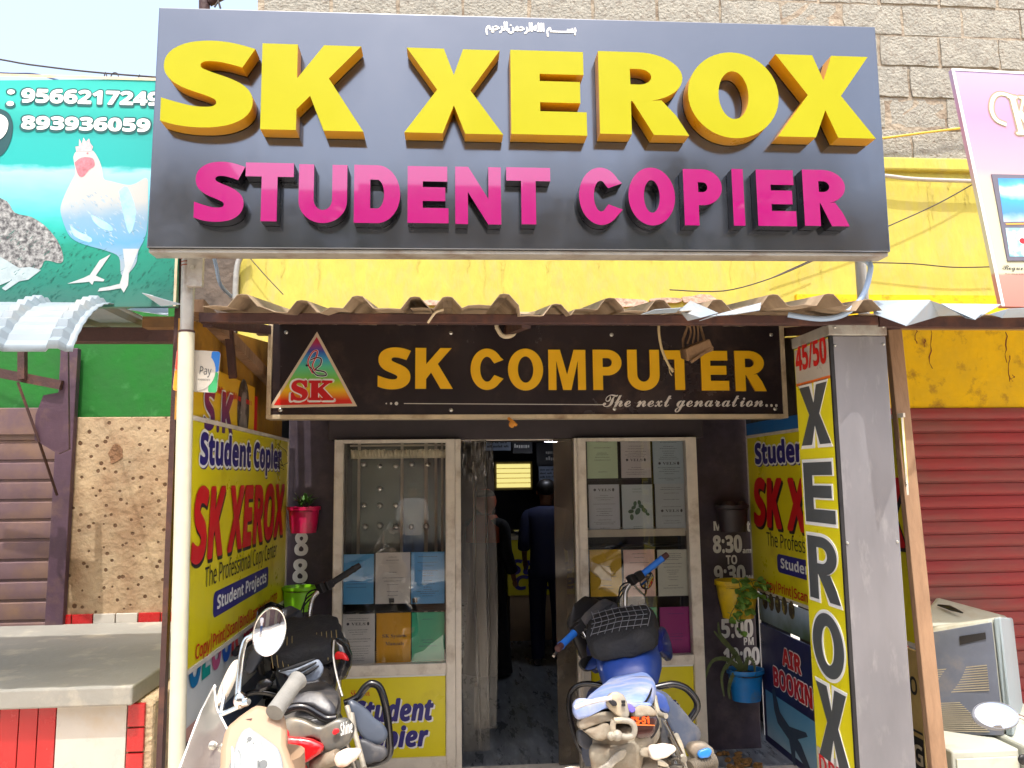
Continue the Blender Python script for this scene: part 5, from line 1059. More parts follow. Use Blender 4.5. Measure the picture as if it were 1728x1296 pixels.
# the mirror at the lower right on its stalk and the moped it belongs to
MM = thing('parked_moped', 'moped standing beyond the right edge, only its bright mirror showing', 'moped', (P(1850, 1290, 2.2).x, 2.3, 0))
m_pod2 = mat('worn grey plastic', (120, 122, 128), .5, 0, .1)
m_mirror = mat('mirror glass', (245, 246, 250), .03, 1.0, 0)
pc = P(1681, 1207, 2.05); nrm = Vector((-.12, -.72, .69)).normalized(); fm = Frame(pc, Vector((1, .1, 0)), Vector((0, .7, .72)))
def mirror(parent, pc, u, v, ru, rv, stalk, back, e=2.3, th=.018):
    fm = Frame(pc, u, v); k = 32; ring = lambda s_, n: [fm.at(math.copysign(abs(math.cos(2 * math.pi * j / k)) ** (2 / e), math.cos(2 * math.pi * j / k)) * ru * s_, math.copysign(abs(math.sin(2 * math.pi * j / k)) ** (2 / e), math.sin(2 * math.pi * j / k)) * rv * s_, n) for j in range(k)]
    m = MB(); m.loft([ring(.94, .001), ring(1.0, .003), ring(1.05, -.002), ring(1.0, -th * .6), ring(.55, -th), ring(.02, -th * 1.1)], caps=False); sh = m.build('mirror', back, parent, smooth=50)
    m = MB(); m.loft([ring(q_, .0012 + .09 * ru * (1 - q_ * q_ / .9)) for q_ in (.948, .8, .6, .4, .2, .02)]); m.build('mirror_glass', m_mirror, sh, smooth=80)
    if stalk: MB().tube([fm.at(0, 0, -th * .9)] + list(stalk), .0058, 8, 4).build('stalk', m_chrome, sh, smooth=60)
    return sh
mirror(MM, pc, Vector((1, .12, .0)), Vector((0, .62, .78)), .066, .036, [P(1735, 1215, 2.15), P(1790, 1290, 2.25)], m_pod2, 2.0)
b_ = P(1790, 1290, 2.25); m = MB(); m.tube([b_ + Vector((-.1, 0, -.02)), b_ + Vector((0, 0, -.03)), b_ + Vector((.3, .05, -.06)), b_ + Vector((.6, .02, -.03))], .012, 10, 3); m.build('handlebar', m_black, MM, smooth=60)
m = MB(); s0 = b_ + Vector((.28, .05, -.06)); m.body([(s0 + Vector((0, .02, 0)), (.12, 0, 0), (0, .08, .02)), (s0 + Vector((0, .08, -.3)), (.16, 0, 0), (0, .06, 0)), (Vector((s0.x, s0.y + .1, .25)), (.14, 0, 0), (0, .05, 0))]); m.build('leg_shield', m_mon, MM, smooth=60)
for dy in (.25, -.95):
    c = Vector((s0.x, s0.y + dy, .24)); wh = MB().lathe([(.16, -.035), (.22, -.04), (.24, -.02), (.24, .02), (.22, .04), (.16, .035)], c, (1, 0, 0), 24, caps=False).build('wheel', m_rubber, MM, smooth=50); MB().lathe([(.16, -.03), (.04, -.04), (.04, .04), (.16, .03)], c, (1, 0, 0), 20).build('rim', m_steel, wh, smooth=40)
m = MB(); m.body([((s0.x, s0.y - .25, .3), (.12, 0, 0), (0, 0, .06)), ((s0.x, s0.y - .5, .5), (.13, 0, 0), (0, 0, .2)), ((s0.x, s0.y - 1.1, .6), (.12, 0, 0), (0, 0, .14))]); m.build('body', m_mon, MM, smooth=60)

# ------------------------------------------------------------------ banners of the neighbours
YBn = 3.05; fbn = front(YBn)
PB = thing('poultry_banner', 'teal poultry shop banner with a white rooster and speckled hen', 'banner', P(100, 515, YBn))
q = poly_px(fbn, [(-170, 520), (297, 517), (300, 133), (-170, 137)])
zA, zB = q[1][1], q[2][1]
MB().prism(q, fbn, -.03, 0).build('panel', ramp_mat('teal banner print', 'Z', 0, zB - zA, [(0, (60, 110, 100)), (.1, (30, 116, 100)), (.24, (22, 134, 112)), (.34, (40, 170, 160)), (.46, (110, 200, 215)), (.575, (150, 215, 225)), (.60, (24, 160, 155)), (.72, (30, 160, 155)), (.76, (20, 145, 138)), (.9, (44, 178, 166)), (1, (26, 168, 156))], noise=.07, nscale=9, stretch=(1, 1, 3)), PB)
m = MB(); rn = random.Random(6)
for i in range(420):
    x, y = rn.uniform(-20, 292), rn.uniform(392, 512); u, v = fbn.px(x, y); a = rn.uniform(0.2, 1.0); l = rn.uniform(.008, .03); m.flat([(u, v), (u + .004, v), (u + l * math.cos(a), v + l * math.sin(a))], fbn, .001 + i * .000002)
m.build('grass_print', mat('grass print', (20, 96, 84), .5, 0, .4, 12), PB)
m = MB(); m.rect(fbn, q[1][0] - .010, q[1][0], zA, zB, .003); m.rect(fbn, q[0][0], q[1][0] - .011, zB - .012, zB, .003); m.build('edge', m_cream, PB)
Z1 = lambda pts: [fbn.px(x / 2.787, y / 2.787) for x, y in pts][::-1]; Z4 = lambda pts: [fbn.px(x / 3.086, 420 + y / 3.086) for x, y in pts][::-1]
zr, zR = P(100, 450, YBn).z - PB.location.z, P(100, 260, YBn).z - PB.location.z
m_roost = ramp_mat('rooster print', 'Z', zr, zR, [(0, (140, 158, 172)), (.22, (92, 152, 190)), (.42, (118, 156, 182)), (.6, (176, 178, 175)), (1, (182, 184, 180))], noise=.25, nscale=9)
RO = MB().flat(Z1(ctm([(345, 740), (362, 712), (430, 705), (465, 750), (482, 800), (490, 842), (525, 853), (600, 870), (640, 862), (690, 838), (697, 900), (690, 1090), (652, 1180), (640, 1240), (600, 1290), (570, 1290), (560, 1210), (500, 1180), (430, 1160), (370, 1140), (328, 1110), (300, 1050), (285, 985), (302, 925), (335, 855), (355, 815), (350, 770), (345, 740)], 4)), fbn, .0015).build('rooster', m_roost, PB)
m = MB(); m.flat(Z1([(360, 714), (356, 690), (372, 690), (374, 654), (386, 678), (394, 648), (405, 668), (420, 652), (426, 676), (438, 690), (432, 712)]), fbn, .002); m.build('comb', mat('comb print', (214, 172, 176), .5, 0, .2, 60), RO)
m = MB(); m.flat(Z1(ctm([(352, 765), (385, 742), (436, 745), (446, 780), (420, 800), (392, 832), (368, 822), (352, 765)], 3)), fbn, .0022); m.disc(fbn, *fbn.px(413 / 2.787, 722 / 2.787), .004, .004, .0024, 10); m.build('wattle', mat('wattle print', (180, 110, 120), .5, 0, .4, 60), RO)
m = MB()
m.flat(Z4([(725, 0), (672, 130), (668, 190), (645, 228), (630, 205), (575, 215), (510, 222), (520, 205), (575, 195), (625, 182), (652, 90), (640, 0)]), fbn, .0019); m.flat(Z4([(578, 28), (500, 140), (545, 160), (540, 170), (490, 168), (482, 188), (465, 172), (352, 182), (440, 150), (470, 135), (520, 60)]), fbn, .0019); m.build('legs', mat('leg print', (176, 182, 184), .5, 0, .1, 30), RO)
m = MB()
for pts in ([(430, 1010), (470, 1030), (520, 1060), (530, 1085), (480, 1075), (440, 1040)], [(560, 900), (600, 880), (640, 1000), (610, 1100), (580, 1000)], [(330, 1060), (370, 1090), (430, 1120), (420, 1140), (350, 1110)]): m.flat(Z1(ctm(pts + [pts[0]], 3)), fbn, .0018)
m.build('wing_print', mat('wing print', (150, 200, 232), .5, 0, .25, 20), RO)
m = MB(); rn = random.Random(31)
for i in range(150):
    x, y = rn.uniform(310, 685), rn.uniform(900, 1150)
    if (x - 480) ** 2 / 190 ** 2 + (y - 1020) ** 2 / 120 ** 2 > 1: continue
    l = rn.uniform(14, 34); a_ = R(rn.uniform(20, 70)); p = [(x, y), (x + l * math.cos(a_) * .5 + 3, y + l * math.sin(a_) * .5 - 3), (x + l * math.cos(a_), y + l * math.sin(a_))]; m.flat(Z1([p[0], p[1], p[2], (p[1][0] - 4, p[1][1] + 4)]), fbn, .00165 + i * .000001)
m.build('feather_print', mat('feather print', (146, 168, 184), .5, 0, .3, 30), RO)
HE = MB().flat(Z1(ctm([(-300, 900), (0, 930), (70, 1000), (150, 1022), (220, 1070), (275, 1140), (298, 1205), (285, 1238), (215, 1225), (190, 1262), (120, 1300), (40, 1290), (-300, 1290), (-300, 900)], 4)), fbn, .0014).build('speckled_hen', mat('speckled hen print', (70, 70, 72), .5, 0, .3, 20, 0, 1, ((180, 182, 180), .62, 55)), PB)
m = MB(); m.flat(Z4([(-120, 0), (0, 40), (100, 100), (160, 95), (215, 110), (150, 160), (100, 170), (30, 218), (10, 205), (60, 165), (0, 190), (-120, 190)]), fbn, .0017); m.build('feet', mat('pale feet print', (160, 176, 180), .5, 0, .15, 30), HE)
for t, x0, x1, y0, y1 in ((':', 14, 22, 152, 178), ('9566217249', 38, 270, 150, 178), ('893936059', 38, 252, 196, 222)):
    m = MB(); wpx(m, fbn, t, x0 - 1.5, y0 - 1, x1 + 1.5, y1 + 3, n=.0012, own=True, grow=.006); m.build('letter_outline', mat('dark teal ink', (14, 84, 84), .45, 0, .05), PB)
    m = MB(); wpx(m, fbn, t, x0, y0, x1, y1, n=.0026, own=True, grow=.0026); m.build('lettering', m_white, PB)
m = MB(); wpx(m, fbn, 'D', -40, 186, 14, 268, n=.0012, st='bi', own=True, grow=.010); m.build('letter_outline', mat('deep teal ink', (20, 70, 74), .45, 0, .05), PB)
m = MB(); wpx(m, fbn, 'D', -40, 192, 10, 240, n=.0034, st='bi', own=True, grow=.004); m.build('letter', m_white, PB)
b0 = P(306, 480, 3.12); m = MB(); m.box(b0.x - .010, b0.x + .010, 3.085, 3.12, 0, P(306, 140, 3.12).z); m.box(P(-100, 480, 3.12).x - .02, P(-100, 480, 3.12).x + .02, 3.085, 3.12, 2.4, P(306, 140, 3.12).z); m.build('pole', m_rust, PB)
# right picture sign
a, b_ = P(1605, 116, 3.22), P(1690, 517, 3.0); c_ = P(1760, 118, 3.22) - a
fR = Frame(b_, (1, .02, -.01), a - b_); LH = (a - b_).dot(fR.v); sk = (a - b_).dot(fR.u)
RS = thing('picture_sign', 'pink and cream sign board with a serif letter and a framed landscape', 'sign', b_)
MB().prism([(0, 0), (1.3, 0), (1.3, LH), (sk, LH)], fR, -.02, 0).build('panel', ramp_mat('pink to cream print', 'Z', 0, (a - b_).z, [(0, (178, 118, 104)), (.12, (178, 126, 112)), (.13, (188, 184, 154)), (.42, (190, 186, 154)), (.55, (186, 146, 156)), (.78, (180, 130, 158)), (1, (166, 146, 182))], noise=.08, nscale=3), RS)
m = MB(); m.prism([(0, 0), (.012, 0), (sk + .012, LH), (sk, LH)], fR, .0005, .004); m.prism([(sk, LH - .01), (1.3, LH - .01), (1.3, LH), (sk, LH)], fR, .0005, .004); m.build('edge', m_white, RS)
for g_, ma, n_ in ((.012, mat('taupe ink', (150, 130, 110), .45, 0, .05), .001), (.002, mat('cream ink', (238, 230, 190), .45, 0, .05), .003)):
    m = MB(); wpx(m, fR, 'K', 1700, 162, 1752, 228, n=n_, st='s', own=True, grow=g_); pts = [fR.px(x, y, n_) for x, y in ctm([(1708, 163), (1688, 158), (1676, 166), (1673, 185), (1681, 202), (1697, 210)], 4)]
    for i in range(len(pts) - 1):
        p, q_ = Vector(pts[i]), Vector(pts[i + 1]); d = (q_ - p).normalized(); nn = Vector((-d.y, d.x)) * (.007 + g_ * .8); m.flat([p + nn - d * .003, p - nn - d * .003, q_ - nn + d * .003, q_ + nn + d * .003], fR, n_ + i * .00003)
    m.build('letter', ma, RS)
k0, k1 = fR.px(1672, 295), fR.px(1700, 441)
pts = [fR.px(x, y) for x, y in ((1699, 441), (1765, 441), (1765, 297), (1672, 295))]
FRM = MB().prism(pts, fR, .0005, .006).build('picture_frame', mat('grey frame print', (96, 92, 104), .4, 0, .1), RS)
pts = [fR.px(x, y) for x, y in ((1692, 376), (1765, 374), (1765, 303), (1682, 302))]; zl_, zh_ = P(1700, 376, 3.05).z - RS.location.z, P(1700, 302, 3.15).z - RS.location.z
MB().flat(pts, fR, .007).build('picture', ramp_mat('blue mountain print', 'Z', zl_, zh_, [(0, (170, 190, 205)), (.2, (70, 130, 190)), (.5, (60, 150, 215)), (.7, (200, 225, 240)), (.85, (80, 160, 220)), (1, (60, 130, 200))], noise=.9, nscale=4), FRM)
pts = [fR.px(x, y) for x, y in ((1702, 434), (1765, 434), (1765, 386), (1695, 386))]; MB().flat(pts, fR, .007).build('picture', mat('icy print', (120, 190, 205), .4, 0, .3, 8, 0, 1, ((230, 240, 240), .6, 20)), FRM)
m = MB(); pts = [fR.px(x, y) for x, y in ((1696, 381), (1765, 379), (1765, 377), (1695, 378))]; m.flat(pts, fR, .0075); m.build('rule', mat('orange rule', (226, 150, 60), .4, 0, .05), FRM)
m = MB(); m.disc(fR, *fR.px(1724, 408), .016, .014, .008, 16); m.build('red_mark', m_red, FRM)
m = MB(); wpx(m, fR, 'Rogueson', 1690, 446, 1745, 456, n=.002, st='c'); scribble(m, fR, 1696, 461, 1760, 464, .002); m.build('lettering', m_ink, RS)
b0 = P(1800, 520, 3.28); m = MB(); m.box(b0.x, b0.x + .04, 3.26, 3.30, 0, a.z - .1); m.build('pole', m_rust, RS)
# ------------------------------------------------------------------ motorcycles
m_eng = mat('dusty engine alloy', (130, 122, 110), .6, .4, .25, 14, .1, 50, ((140, 118, 92), .4, 8)); m_dustb = mat('dusty beige plastic', (146, 138, 122), .8, 0, .22, 14, .15, 60, ((120, 98, 74), .45, 11))
m_bag = mat('black bag cloth', (30, 31, 35), .75, 0, .25, 14, .25, 90); m_bar = mat('worn bar chrome', (170, 166, 160), .3, .9, .2, 20, 0, 1, ((120, 104, 90), .3, 14)); m_pod = mat('dark grey bike plastic', (62, 64, 70), .5, 0, .15, 12, 0, 1, ((120, 112, 104), .3, 6))
m_lens = mat('clear indicator lens', (232, 220, 205), .2, 0, .1, 20, 0, 1, ((230, 130, 60), .35, 14)); m_gblk = mat('gloss black paint', (22, 22, 26), .2, 0, .1, 6, coat=.6)
def motorcycle(lab, ox, oy, head, lean, steer, S, bz_, pitch, C):
    h, a = R(head), R(lean); f = Vector((math.sin(h), math.cos(h), 0)); sd = Vector((math.cos(h), -math.sin(h), 0)); Zu = Vector((0, 0, 1))
    f = f * math.cos(R(pitch)) + Zu * math.sin(R(pitch)); Zu = sd.cross(f)
    u = Zu * math.cos(a) - sd * math.sin(a); r = sd * math.cos(a) + Zu * math.sin(a); O = Vector((ox, oy, .122))
    L = lambda x, y, z: O + (r * x + f * y + u * z) * S
    T = thing('motorcycle', lab, 'motorcycle', O)
    V = lambda x, y, z: (r * x + f * y + u * z) * S
    ax = Vector((0, -math.sin(R(26)), math.cos(R(26)))); Hh = Vector((0, .80, .86)); MR = Matrix.Rotation(R(steer), 3, ax)
    def Ls(x, y, z): q = MR @ (Vector((x, y, z)) - Hh) + Hh; return L(*q)
    def Vs(x, y, z): q = MR @ Vector((x, y, z)); return V(*q)
    def bod(name, secs, ma, par=None, k=20, e=2.6, sm=50, steerd=False, rough=None):
        LL, VV = (Ls, Vs) if steerd else (L, V)
        return MB().body([(LL(*c), VV(w_, 0, 0), VV(0, tilt, hh)) for c, w_, hh, tilt in secs], k, e).build(name, ma, par or T, smooth=sm, rough=rough)
    # wheels
    for nm, y, z, st in (('rear', 0, .30, 0), ('front', 1.22, .30, 1)):
        c, axv = (L(0, y, z), V(1, 0, 0)) if not st else (Ls(0, y, z), Vs(1, 0, 0))
        wd = .052 if not st else .042
        wh = MB().lathe([(.245 * S, -wd), (.285 * S, -wd * .9), (.30 * S, -wd * .4), (.302 * S, 0), (.30 * S, wd * .4), (.285 * S, wd * .9), (.245 * S, wd)], c, axv, 40, caps=False).build('wheel', m_rubber, T, smooth=50)
        m = MB(); m.lathe([(.245 * S, -wd * .7), (.225 * S, -.02), (.225 * S, .02), (.245 * S, wd * .7)], c, axv, 40, caps=False); m.lathe([(.05, -.04), (.05, .04)], c, axv, 16)
        e1 = axv.cross(Vector((0, 0, 1))).normalized(); e2 = axv.normalized().cross(e1)
        for i in range(5): d = e1 * math.cos(i * 1.2566) + e2 * math.sin(i * 1.2566); m.bar(c + d * .04, c + d * .225 * S, .03, .018)
        m.build('rim', m_gblk, wh, smooth=40)
    for s_ in (-1, 1):
        MB().tube([Ls(.085 * s_, .90, .70), Ls(.085 * s_, 1.22, .30)], [.019, .026], 12).build('fork_leg', m_bar, T, smooth=50)
        m = MB(); m.tube([L(.13 * s_, .02, .30), L(.13 * s_, .14, .62)], [.016, .012], 10)
        for i in range(9): q = i / 8; m.lathe([(.022, -.008), (.030, 0), (.022, .008)], L(.13 * s_, .03 + .09 * q, .36 + .22 * q), V(0, .35, .94), 12)
        m.build('shock_absorber', m_bar if C['tone'] else m_eng, T, smooth=40)
    m = MB(); m.tube([L(-.05, .82, .82), L(0, .55, .62), L(0, .4, .35), L(.1, 0, .30)], .02, 8, 4); m.tube([L(.05, .82, .8), L(.02, .72, .4), L(0, .45, .28)], .02, 8, 4); m.tube([L(.1, .1, .62), L(.1, -.3, .70), L(-.1, -.3, .70), L(-.1, .1, .62)], .012, 8, 3); m.build('frame', m_black, T, smooth=60)
    bod('engine', [((0, .34, .42), .10, .12, 0), ((0, .5, .42), .13, .16, 0), ((0, .66, .45), .11, .16, 0), ((0, .74, .50), .07, .10, 0)], m_eng, e=4)
    MB().tube([L(.1, .7, .45), L(.13, .66, .26), L(.15, .3, .24), L(.17, -.1, .30), L(.18, -.42, .38)], [.018, .02, .025, .045, .045], 14, 4).build('exhaust', m_eng, T, smooth=50)
    # tank, seat, tail
    bod('fuel_tank', [((0, .36, .70), .07, .06, 0), ((0, .42, .73), .115, .10, 0), ((0, .56, .78), .145, .12, 0), ((0, .70, .80), .15, .12, 0), ((0, .80, .80), .12, .09, 0), ((0, .86, .80), .06, .05, 0)], C['tank'])
    st = bod('seat', [((0, -.40, .800), .07, .012, 0), ((0, -.385, .800), .095, .028, 0), ((0, -.30, .800), .118, .038, 0), ((0, -.12, .785), .128, .042, 0), ((0, .05, .765), .128, .040, 0), ((0, .22, .742), .12, .036, 0), ((0, .38, .735), .095, .034, 0), ((0, .46, .745), .06, .02, 0)], C['seat'], e=3.2, rough=(.008, .09, 1))
    MB().tube([L(-.118, -.1, .80), L(-.112, -.30, .815), L(-.08, -.382, .818), L(.08, -.382, .818), L(.112, -.30, .815), L(.118, -.1, .80)], .004, 6, 4).build('piping', m_black, st, smooth=60)
    tc = bod('tail_cowl', [((0, -.46, .725), .075, .02, 0), ((0, -.44, .725), .10, .045, 0), ((0, -.30, .715), .125, .058, 0), ((0, -.05, .69), .125, .075, 0), ((0, .2, .65), .115, .10, 0), ((0, .38, .62), .09, .09, 0)], C['tail'], e=3.4)
    for s_ in (-1, 1):
        m = MB(); m.body([(L(.118 * s_, -.02, .62), V(.012, 0, 0), V(0, 0, .05)), (L(.125 * s_, .14, .58), V(.014, 0, 0), V(0, 0, .10)), (L(.12 * s_, .32, .55), V(.012, 0, 0), V(0, 0, .09))], 14, 3); m.build('side_panel', C['side'], T, smooth=50)
    # rear light, plate, indicators, grab rail
    lc = C['lamp']
    bod('mudguard', [((0, -.50, .50), .085, .012, .004), ((0, -.47, .58), .10, .012, .01), ((0, -.42, .66), .11, .012, .012), ((0, -.34, .70), .10, .012, 0)], C['mud'], e=5)
    npl = MB().obox(L(0, -.515, .50), V(.10, 0, 0), V(0, .004, 0), V(0, -.015, .055)).build('number_plate', m_dustb, T, bevel=.003)
    for s_ in (-1,):
        ind = MB().tube([L(.08 * s_, -.40, .64), L(.15 * s_, -.43, .645)], [.018, .016], 10).build('indicator', m_dustb if C['tone'] else m_pod, T, smooth=50)
        MB().body([(L(.145 * s_, -.43, .645), V(0, .024, 0), V(0, 0, .026)), (L(.175 * s_, -.435, .647), V(0, .034, 0), V(0, 0, .03)), (L(.215 * s_, -.43, .65), V(0, .026, 0), V(0, 0, .022)), (L(.24 * s_, -.425, .652), V(0, .006, 0), V(0, 0, .006))], 14, 2.4).build('lens', m_lens, ind, smooth=60)
    # tank bag, guards
    bg = bod('tank_bag', [((0, .40, .86), .08, .03, 0), ((0, .43, .87), .15, .055, 0), ((0, .55, .90), .17, .065, 0), ((-.0, .70, .93), .165, .07, 0), ((0, .80, .94), .14, .055, 0), ((0, .83, .94), .08, .03, 0)], m_bag, e=3.5, rough=(.035, .07, 2))
    if C['tone']:
        m = MB()
        for i in range(9): t = -.13 + i * .032; m.tube([L(t, .45, .937), L(t + .02, .56, .975), L(t, .68, 1.01)], .0016, 4)
        for y, z in ((.47, .945), (.52, .962), (.57, .974), (.62, .988), (.67, 1.004)): m.tube([L(-.13, y, z - .004), L(0, y + .01, z + .004), L(.13, y, z - .004)], .0016, 4)
        m.build('net', mat('grey net cord', (120, 122, 128), .6, 0, .1), bg)
        fr_ = Frame(L(.168, .6, .88), V(0, 1, 0), V(.25, 0, .97)); fr_ = Frame(L(.1735, .50, .84), V(0, .93, .36), V(.1, -.36, .93)); m = MB(); write(m, fr_, 'Classic', 0, .15, .0, .03, n=.002, st='c'); m.build('lettering', m_white, bg)
    else:
        m = MB(); cc_ = [L(-.15 + i * .022, .462, .88 + .0) for i in range(14)]
        for i in range(14):
            if i not in (5, 6): m.tube([L(-.14 + i * .021, .405, .845), L(-.145 + i * .0215, .42, .885), L(-.145 + i * .0215, .47, .93), L(-.145 + i * .0215, .52, .951)], .0018, 4, 2)
        m.build('stripe', mat('tan stitching', (150, 132, 84), .7, 0, .1), bg)
    for s_ in (-1,):
        MB().tube([L(.06 * s_, .72, .60), L(.16 * s_, .75, .66), L(.27 * s_, .76, .68), L(.335 * s_, .75, .62), L(.335 * s_, .73, .46), L(.28 * s_, .72, .36), L(.08 * s_, .70, .30)], .0135, 12, 5).build('crash_guard', m_gblk, T, smooth=60)
        m = MB(); m.body([(L(.10 * s_, .70, .66), V(.03, .0, 0), V(0, .01, .02)), (L(.19 * s_, .69, .56), V(.065, 0, .03), V(.02, .012, .04)), (L(.26 * s_, .68, .44), V(.05, 0, .03), V(.01, .012, .05)), (L(.28 * s_, .68, .36), V(.03, 0, .0), V(0, .01, .02))], 14, 3); m.build('leg_guard', C['leg'], T, smooth=50)
    MB().tube([L(.14, .02, .60), L(.19, .08, .40), L(.2, .1, .28)], [.012, .010, .012], 8).build('foot_rest', m_bar, T, smooth=50)
    for s_ in (-1, 1): MB().body([(L(.145 * s_, .60, .82), V(.018, 0, 0), V(0, .03, .02)), (L(.17 * s_, .72, .80), V(.03, 0, 0), V(0, .0, .075)), (L(.165 * s_, .88, .80), V(.025, 0, 0), V(0, 0, .06)), (L(.14 * s_, .93, .80), V(.01, 0, 0), V(0, 0, .02))], 14, 2.6).build('tank_shroud', C['shroud'], T, smooth=50)
    # steering: bars, grips, levers, lamp, dials, mirrors
    bar_r = [(.02, .84, bz_), (.07, .83, bz_ + .005), (.12, .84, bz_ + .06), (.17, .83, bz_ + .11), (.24, .79, bz_ + .125), (.385, .73, bz_ + .135)]
    hb = MB().tube([Ls(-x, y, z) for x, y, z in bar_r[::-1]] + [Ls(*q) for q in bar_r], .0115, 12, 5).build('handlebar', m_bar, T, smooth=60)
    for s_ in (-1, 1):
        q0, q1 = Vector((.265 * s_, .78, bz_ + .127)), Vector((.385 * s_, .73, bz_ + .135))
        g = MB().tube([Ls(*q0), Ls(*q0.lerp(q1, .1)), Ls(*q0.lerp(q1, .9)), Ls(*q1)], [.019, .0165, .0165, .019], 14).build('grip', C['grip'], hb, smooth=40)
        q2 = q1 + (q1 - q0).normalized() * .035; MB().tube([Ls(*q1), Ls(*q2)], [.0165, .015], 12).build('bar_end', m_black if not C['tone'] else mat('brown bar end', (70, 40, 40), .5, 0, .1), hb, smooth=40)
        m = MB(); m.obox(Ls(.235 * s_, .785, bz_ + .13), Vs(.022, 0, 0), Vs(0, .022, 0), Vs(0, 0, .022)); m.obox(Ls(.20 * s_, .80, bz_ + .135), Vs(.014, 0, 0), Vs(0, .02, 0), Vs(0, 0, .026)); m.build('switch_box', m_black, hb, bevel=.004)
        m = MB(); m.tube([Ls(.22 * s_, .83, bz_ + .12), Ls(.28 * s_, .85, bz_ + .115), Ls(.40 * s_, .81, bz_ + .10)], [.007, .006, .007], 8, 4); m.build('lever', m_bar, hb, smooth=60)
        m = MB()
        for k_ in range(3): m.tube([Ls(.22 * s_, .80 + .01 * k_, bz_ + .12), Ls((.19 - .02 * k_) * s_, .90, bz_ + .12 - .02 * k_), Ls((.12 - .02 * k_) * s_, .92, bz_ + .02), Ls((.05 + .01 * k_) * s_, .92, bz_ - .10)], .004, 6, 5)
        m.build('control_cable', m_rubber, hb, smooth=60)
    dp = bod('instrument_panel', [((0, .90, .94), .06, .02, -.01), ((0, .90, .96), .11, .05, -.03), ((0, .96, .98), .12, .06, -.03), ((0, 1.02, .95), .09, .05, 0)], m_pod, steerd=True, e=3)
    for s_ in (-1, 1): m = MB(); m.lathe([(.042, 0), (.042, .012), (.036, .014), (.001, .012)], Ls(.052 * s_, .888, .985), Vs(0, -.75, .66), 20); m.build('dial', m_black if s_ < 0 else m_pod, dp, smooth=40)
    bod('headlight_cowl', [((0, 1.0, 1.08), .05, .01, 0), ((0, 1.02, 1.02), .12, .03, .02), ((0, 1.04, .92), .13, .06, .02), ((0, 1.10, .82), .11, .08, 0), ((0, 1.13, .78), .06, .05, 0)], m_gblk if not C['tone'] else m_black, steerd=True)
    m = MB(); m.lathe([(.001, .012), (.06, .01), (.075, 0), (.07, -.03)], Ls(0, 1.165, .83), Vs(0, 1, -.1), 20); m.build('headlight', m_chrome, T, smooth=40)
    bod('front_mudguard', [((0, .98, .55), .045, .01, .01), ((0, 1.1, .625), .06, .012, 0), ((0, 1.3, .62), .06, .012, 0), ((0, 1.46, .52), .045, .01, 0)], C['tank'], steerd=True)
    for s_, mp in C['mirrors']:
        q = Ls(*mp); sh = mirror(T, q, Vs(.9, .1, .35 * s_), Vs(-.35 * s_, .35, .9), .055, .033, [Ls((mp[0] + .20 * s_) / 2, mp[1], mp[2] - .05), Ls(.20 * s_, .81, bz_ + .13)], m_black)
    # side stand
    MB().tube([L(-.08, .42, .30), L(-.12, .40, .18), L(-.145, .36, .02)], .012, 8).build('side_stand', m_black, T)
    return T, L
m_bluep = mat('blue bike paint', (38, 70, 150), .4, 0, .12, 6, 0, 1, ((100, 108, 130), .4, 5), coat=.15)
CB = dict(tone=1, tank=m_bluep, seat=mat('dusty pale blue seat', (120, 142, 196), .65, 0, .14, 8, .12, 60, ((184, 180, 180), .5, 6)), tail=m_dustb, side=m_pod, lamp=mat('smoked lamp cover', (60, 34, 30), .2, 0, .1, coat=.6), mud=m_dustb, rail=mat('dusty grab rail', (168, 156, 136), .6, .2, .2, 12), leg=mat('dusty navy leg shield', (66, 74, 92), .6, 0, .15, 6, 0, 1, ((120, 116, 112), .3, 5)), shroud=mat('dark blue shroud', (30, 44, 120), .3, 0, .1, coat=.5), grip=mat('blue rubber grip', (36, 110, 206), .55, 0, .1, 30), digits=1, mirrors=((1, (.33, .86, .98)), (-1, (-.30, .74, .90))))
MB_T, LR = motorcycle('blue motorcycle with dusty pale blue seat and blue grips in front of the right window', .816, 3.058, 15.4, 11.2, 48, 1.03, .91, -1.5, CB)
CK = dict(tone=0, tank=mat('black and grey tank paint', (34, 34, 38), .22, 0, .1, 5, 0, 1, ((110, 104, 96), .25, 4), coat=.5), seat=mat('dark grey seat vinyl', (62, 62, 66), .45, 0, .12, 6, .06, 60, ((120, 114, 104), .35, 4)), tail=mat('grey side cowl', (96, 96, 92), .35, .2, .12, 6, 0, 1, ((140, 128, 108), .35, 5)), side=m_pod, lamp=mat('red tail lamp', (196, 16, 24), .15, 0, .08, coat=.8), mud=m_dustb, rail=m_gblk, leg=m_pod, shroud=m_gblk, grip=m_rubber, mirrors=())
MK_T, LK = motorcycle('black motorcycle with red tail lamp parked in front of the left window', -.491, 3.171, -9.4, 4.5, 46, 1.0, .92, -1.2, CK)
def padpart(T, name, pts, Y, ma, conv_, dome=.03, th=.04, **k):
    m = MB(); fr = m.pad([conv_(*p) for p in pts], Y, dome, th, **k); return m.build(name, ma, T, smooth=55, rough=(.002, .025, 1) if ma in (m_dustb, m_dustg, m_eng) else None), fr
c2 = lambda x, y: (960 + x / 6.646, 1130 + y / 6.646)
c2p = lambda x, y, Y: P(*c2(x, y), Y)
T = MB_T; m_smoke = CB['lamp']; m_dustg = mat('grey dusty metal', (150, 144, 132), .6, .2, .2, 20, .1, 60, ((190, 172, 140), .4, 10))
padpart(T, 'seat_edge', [(55, 430), (60, 380), (150, 320), (300, 350), (430, 330), (620, 340), (760, 380), (900, 370), (930, 400), (800, 420), (640, 420), (400, 440), (250, 500), (110, 560), (75, 530)], 2.66, CB['seat'], c2, .02, .07)
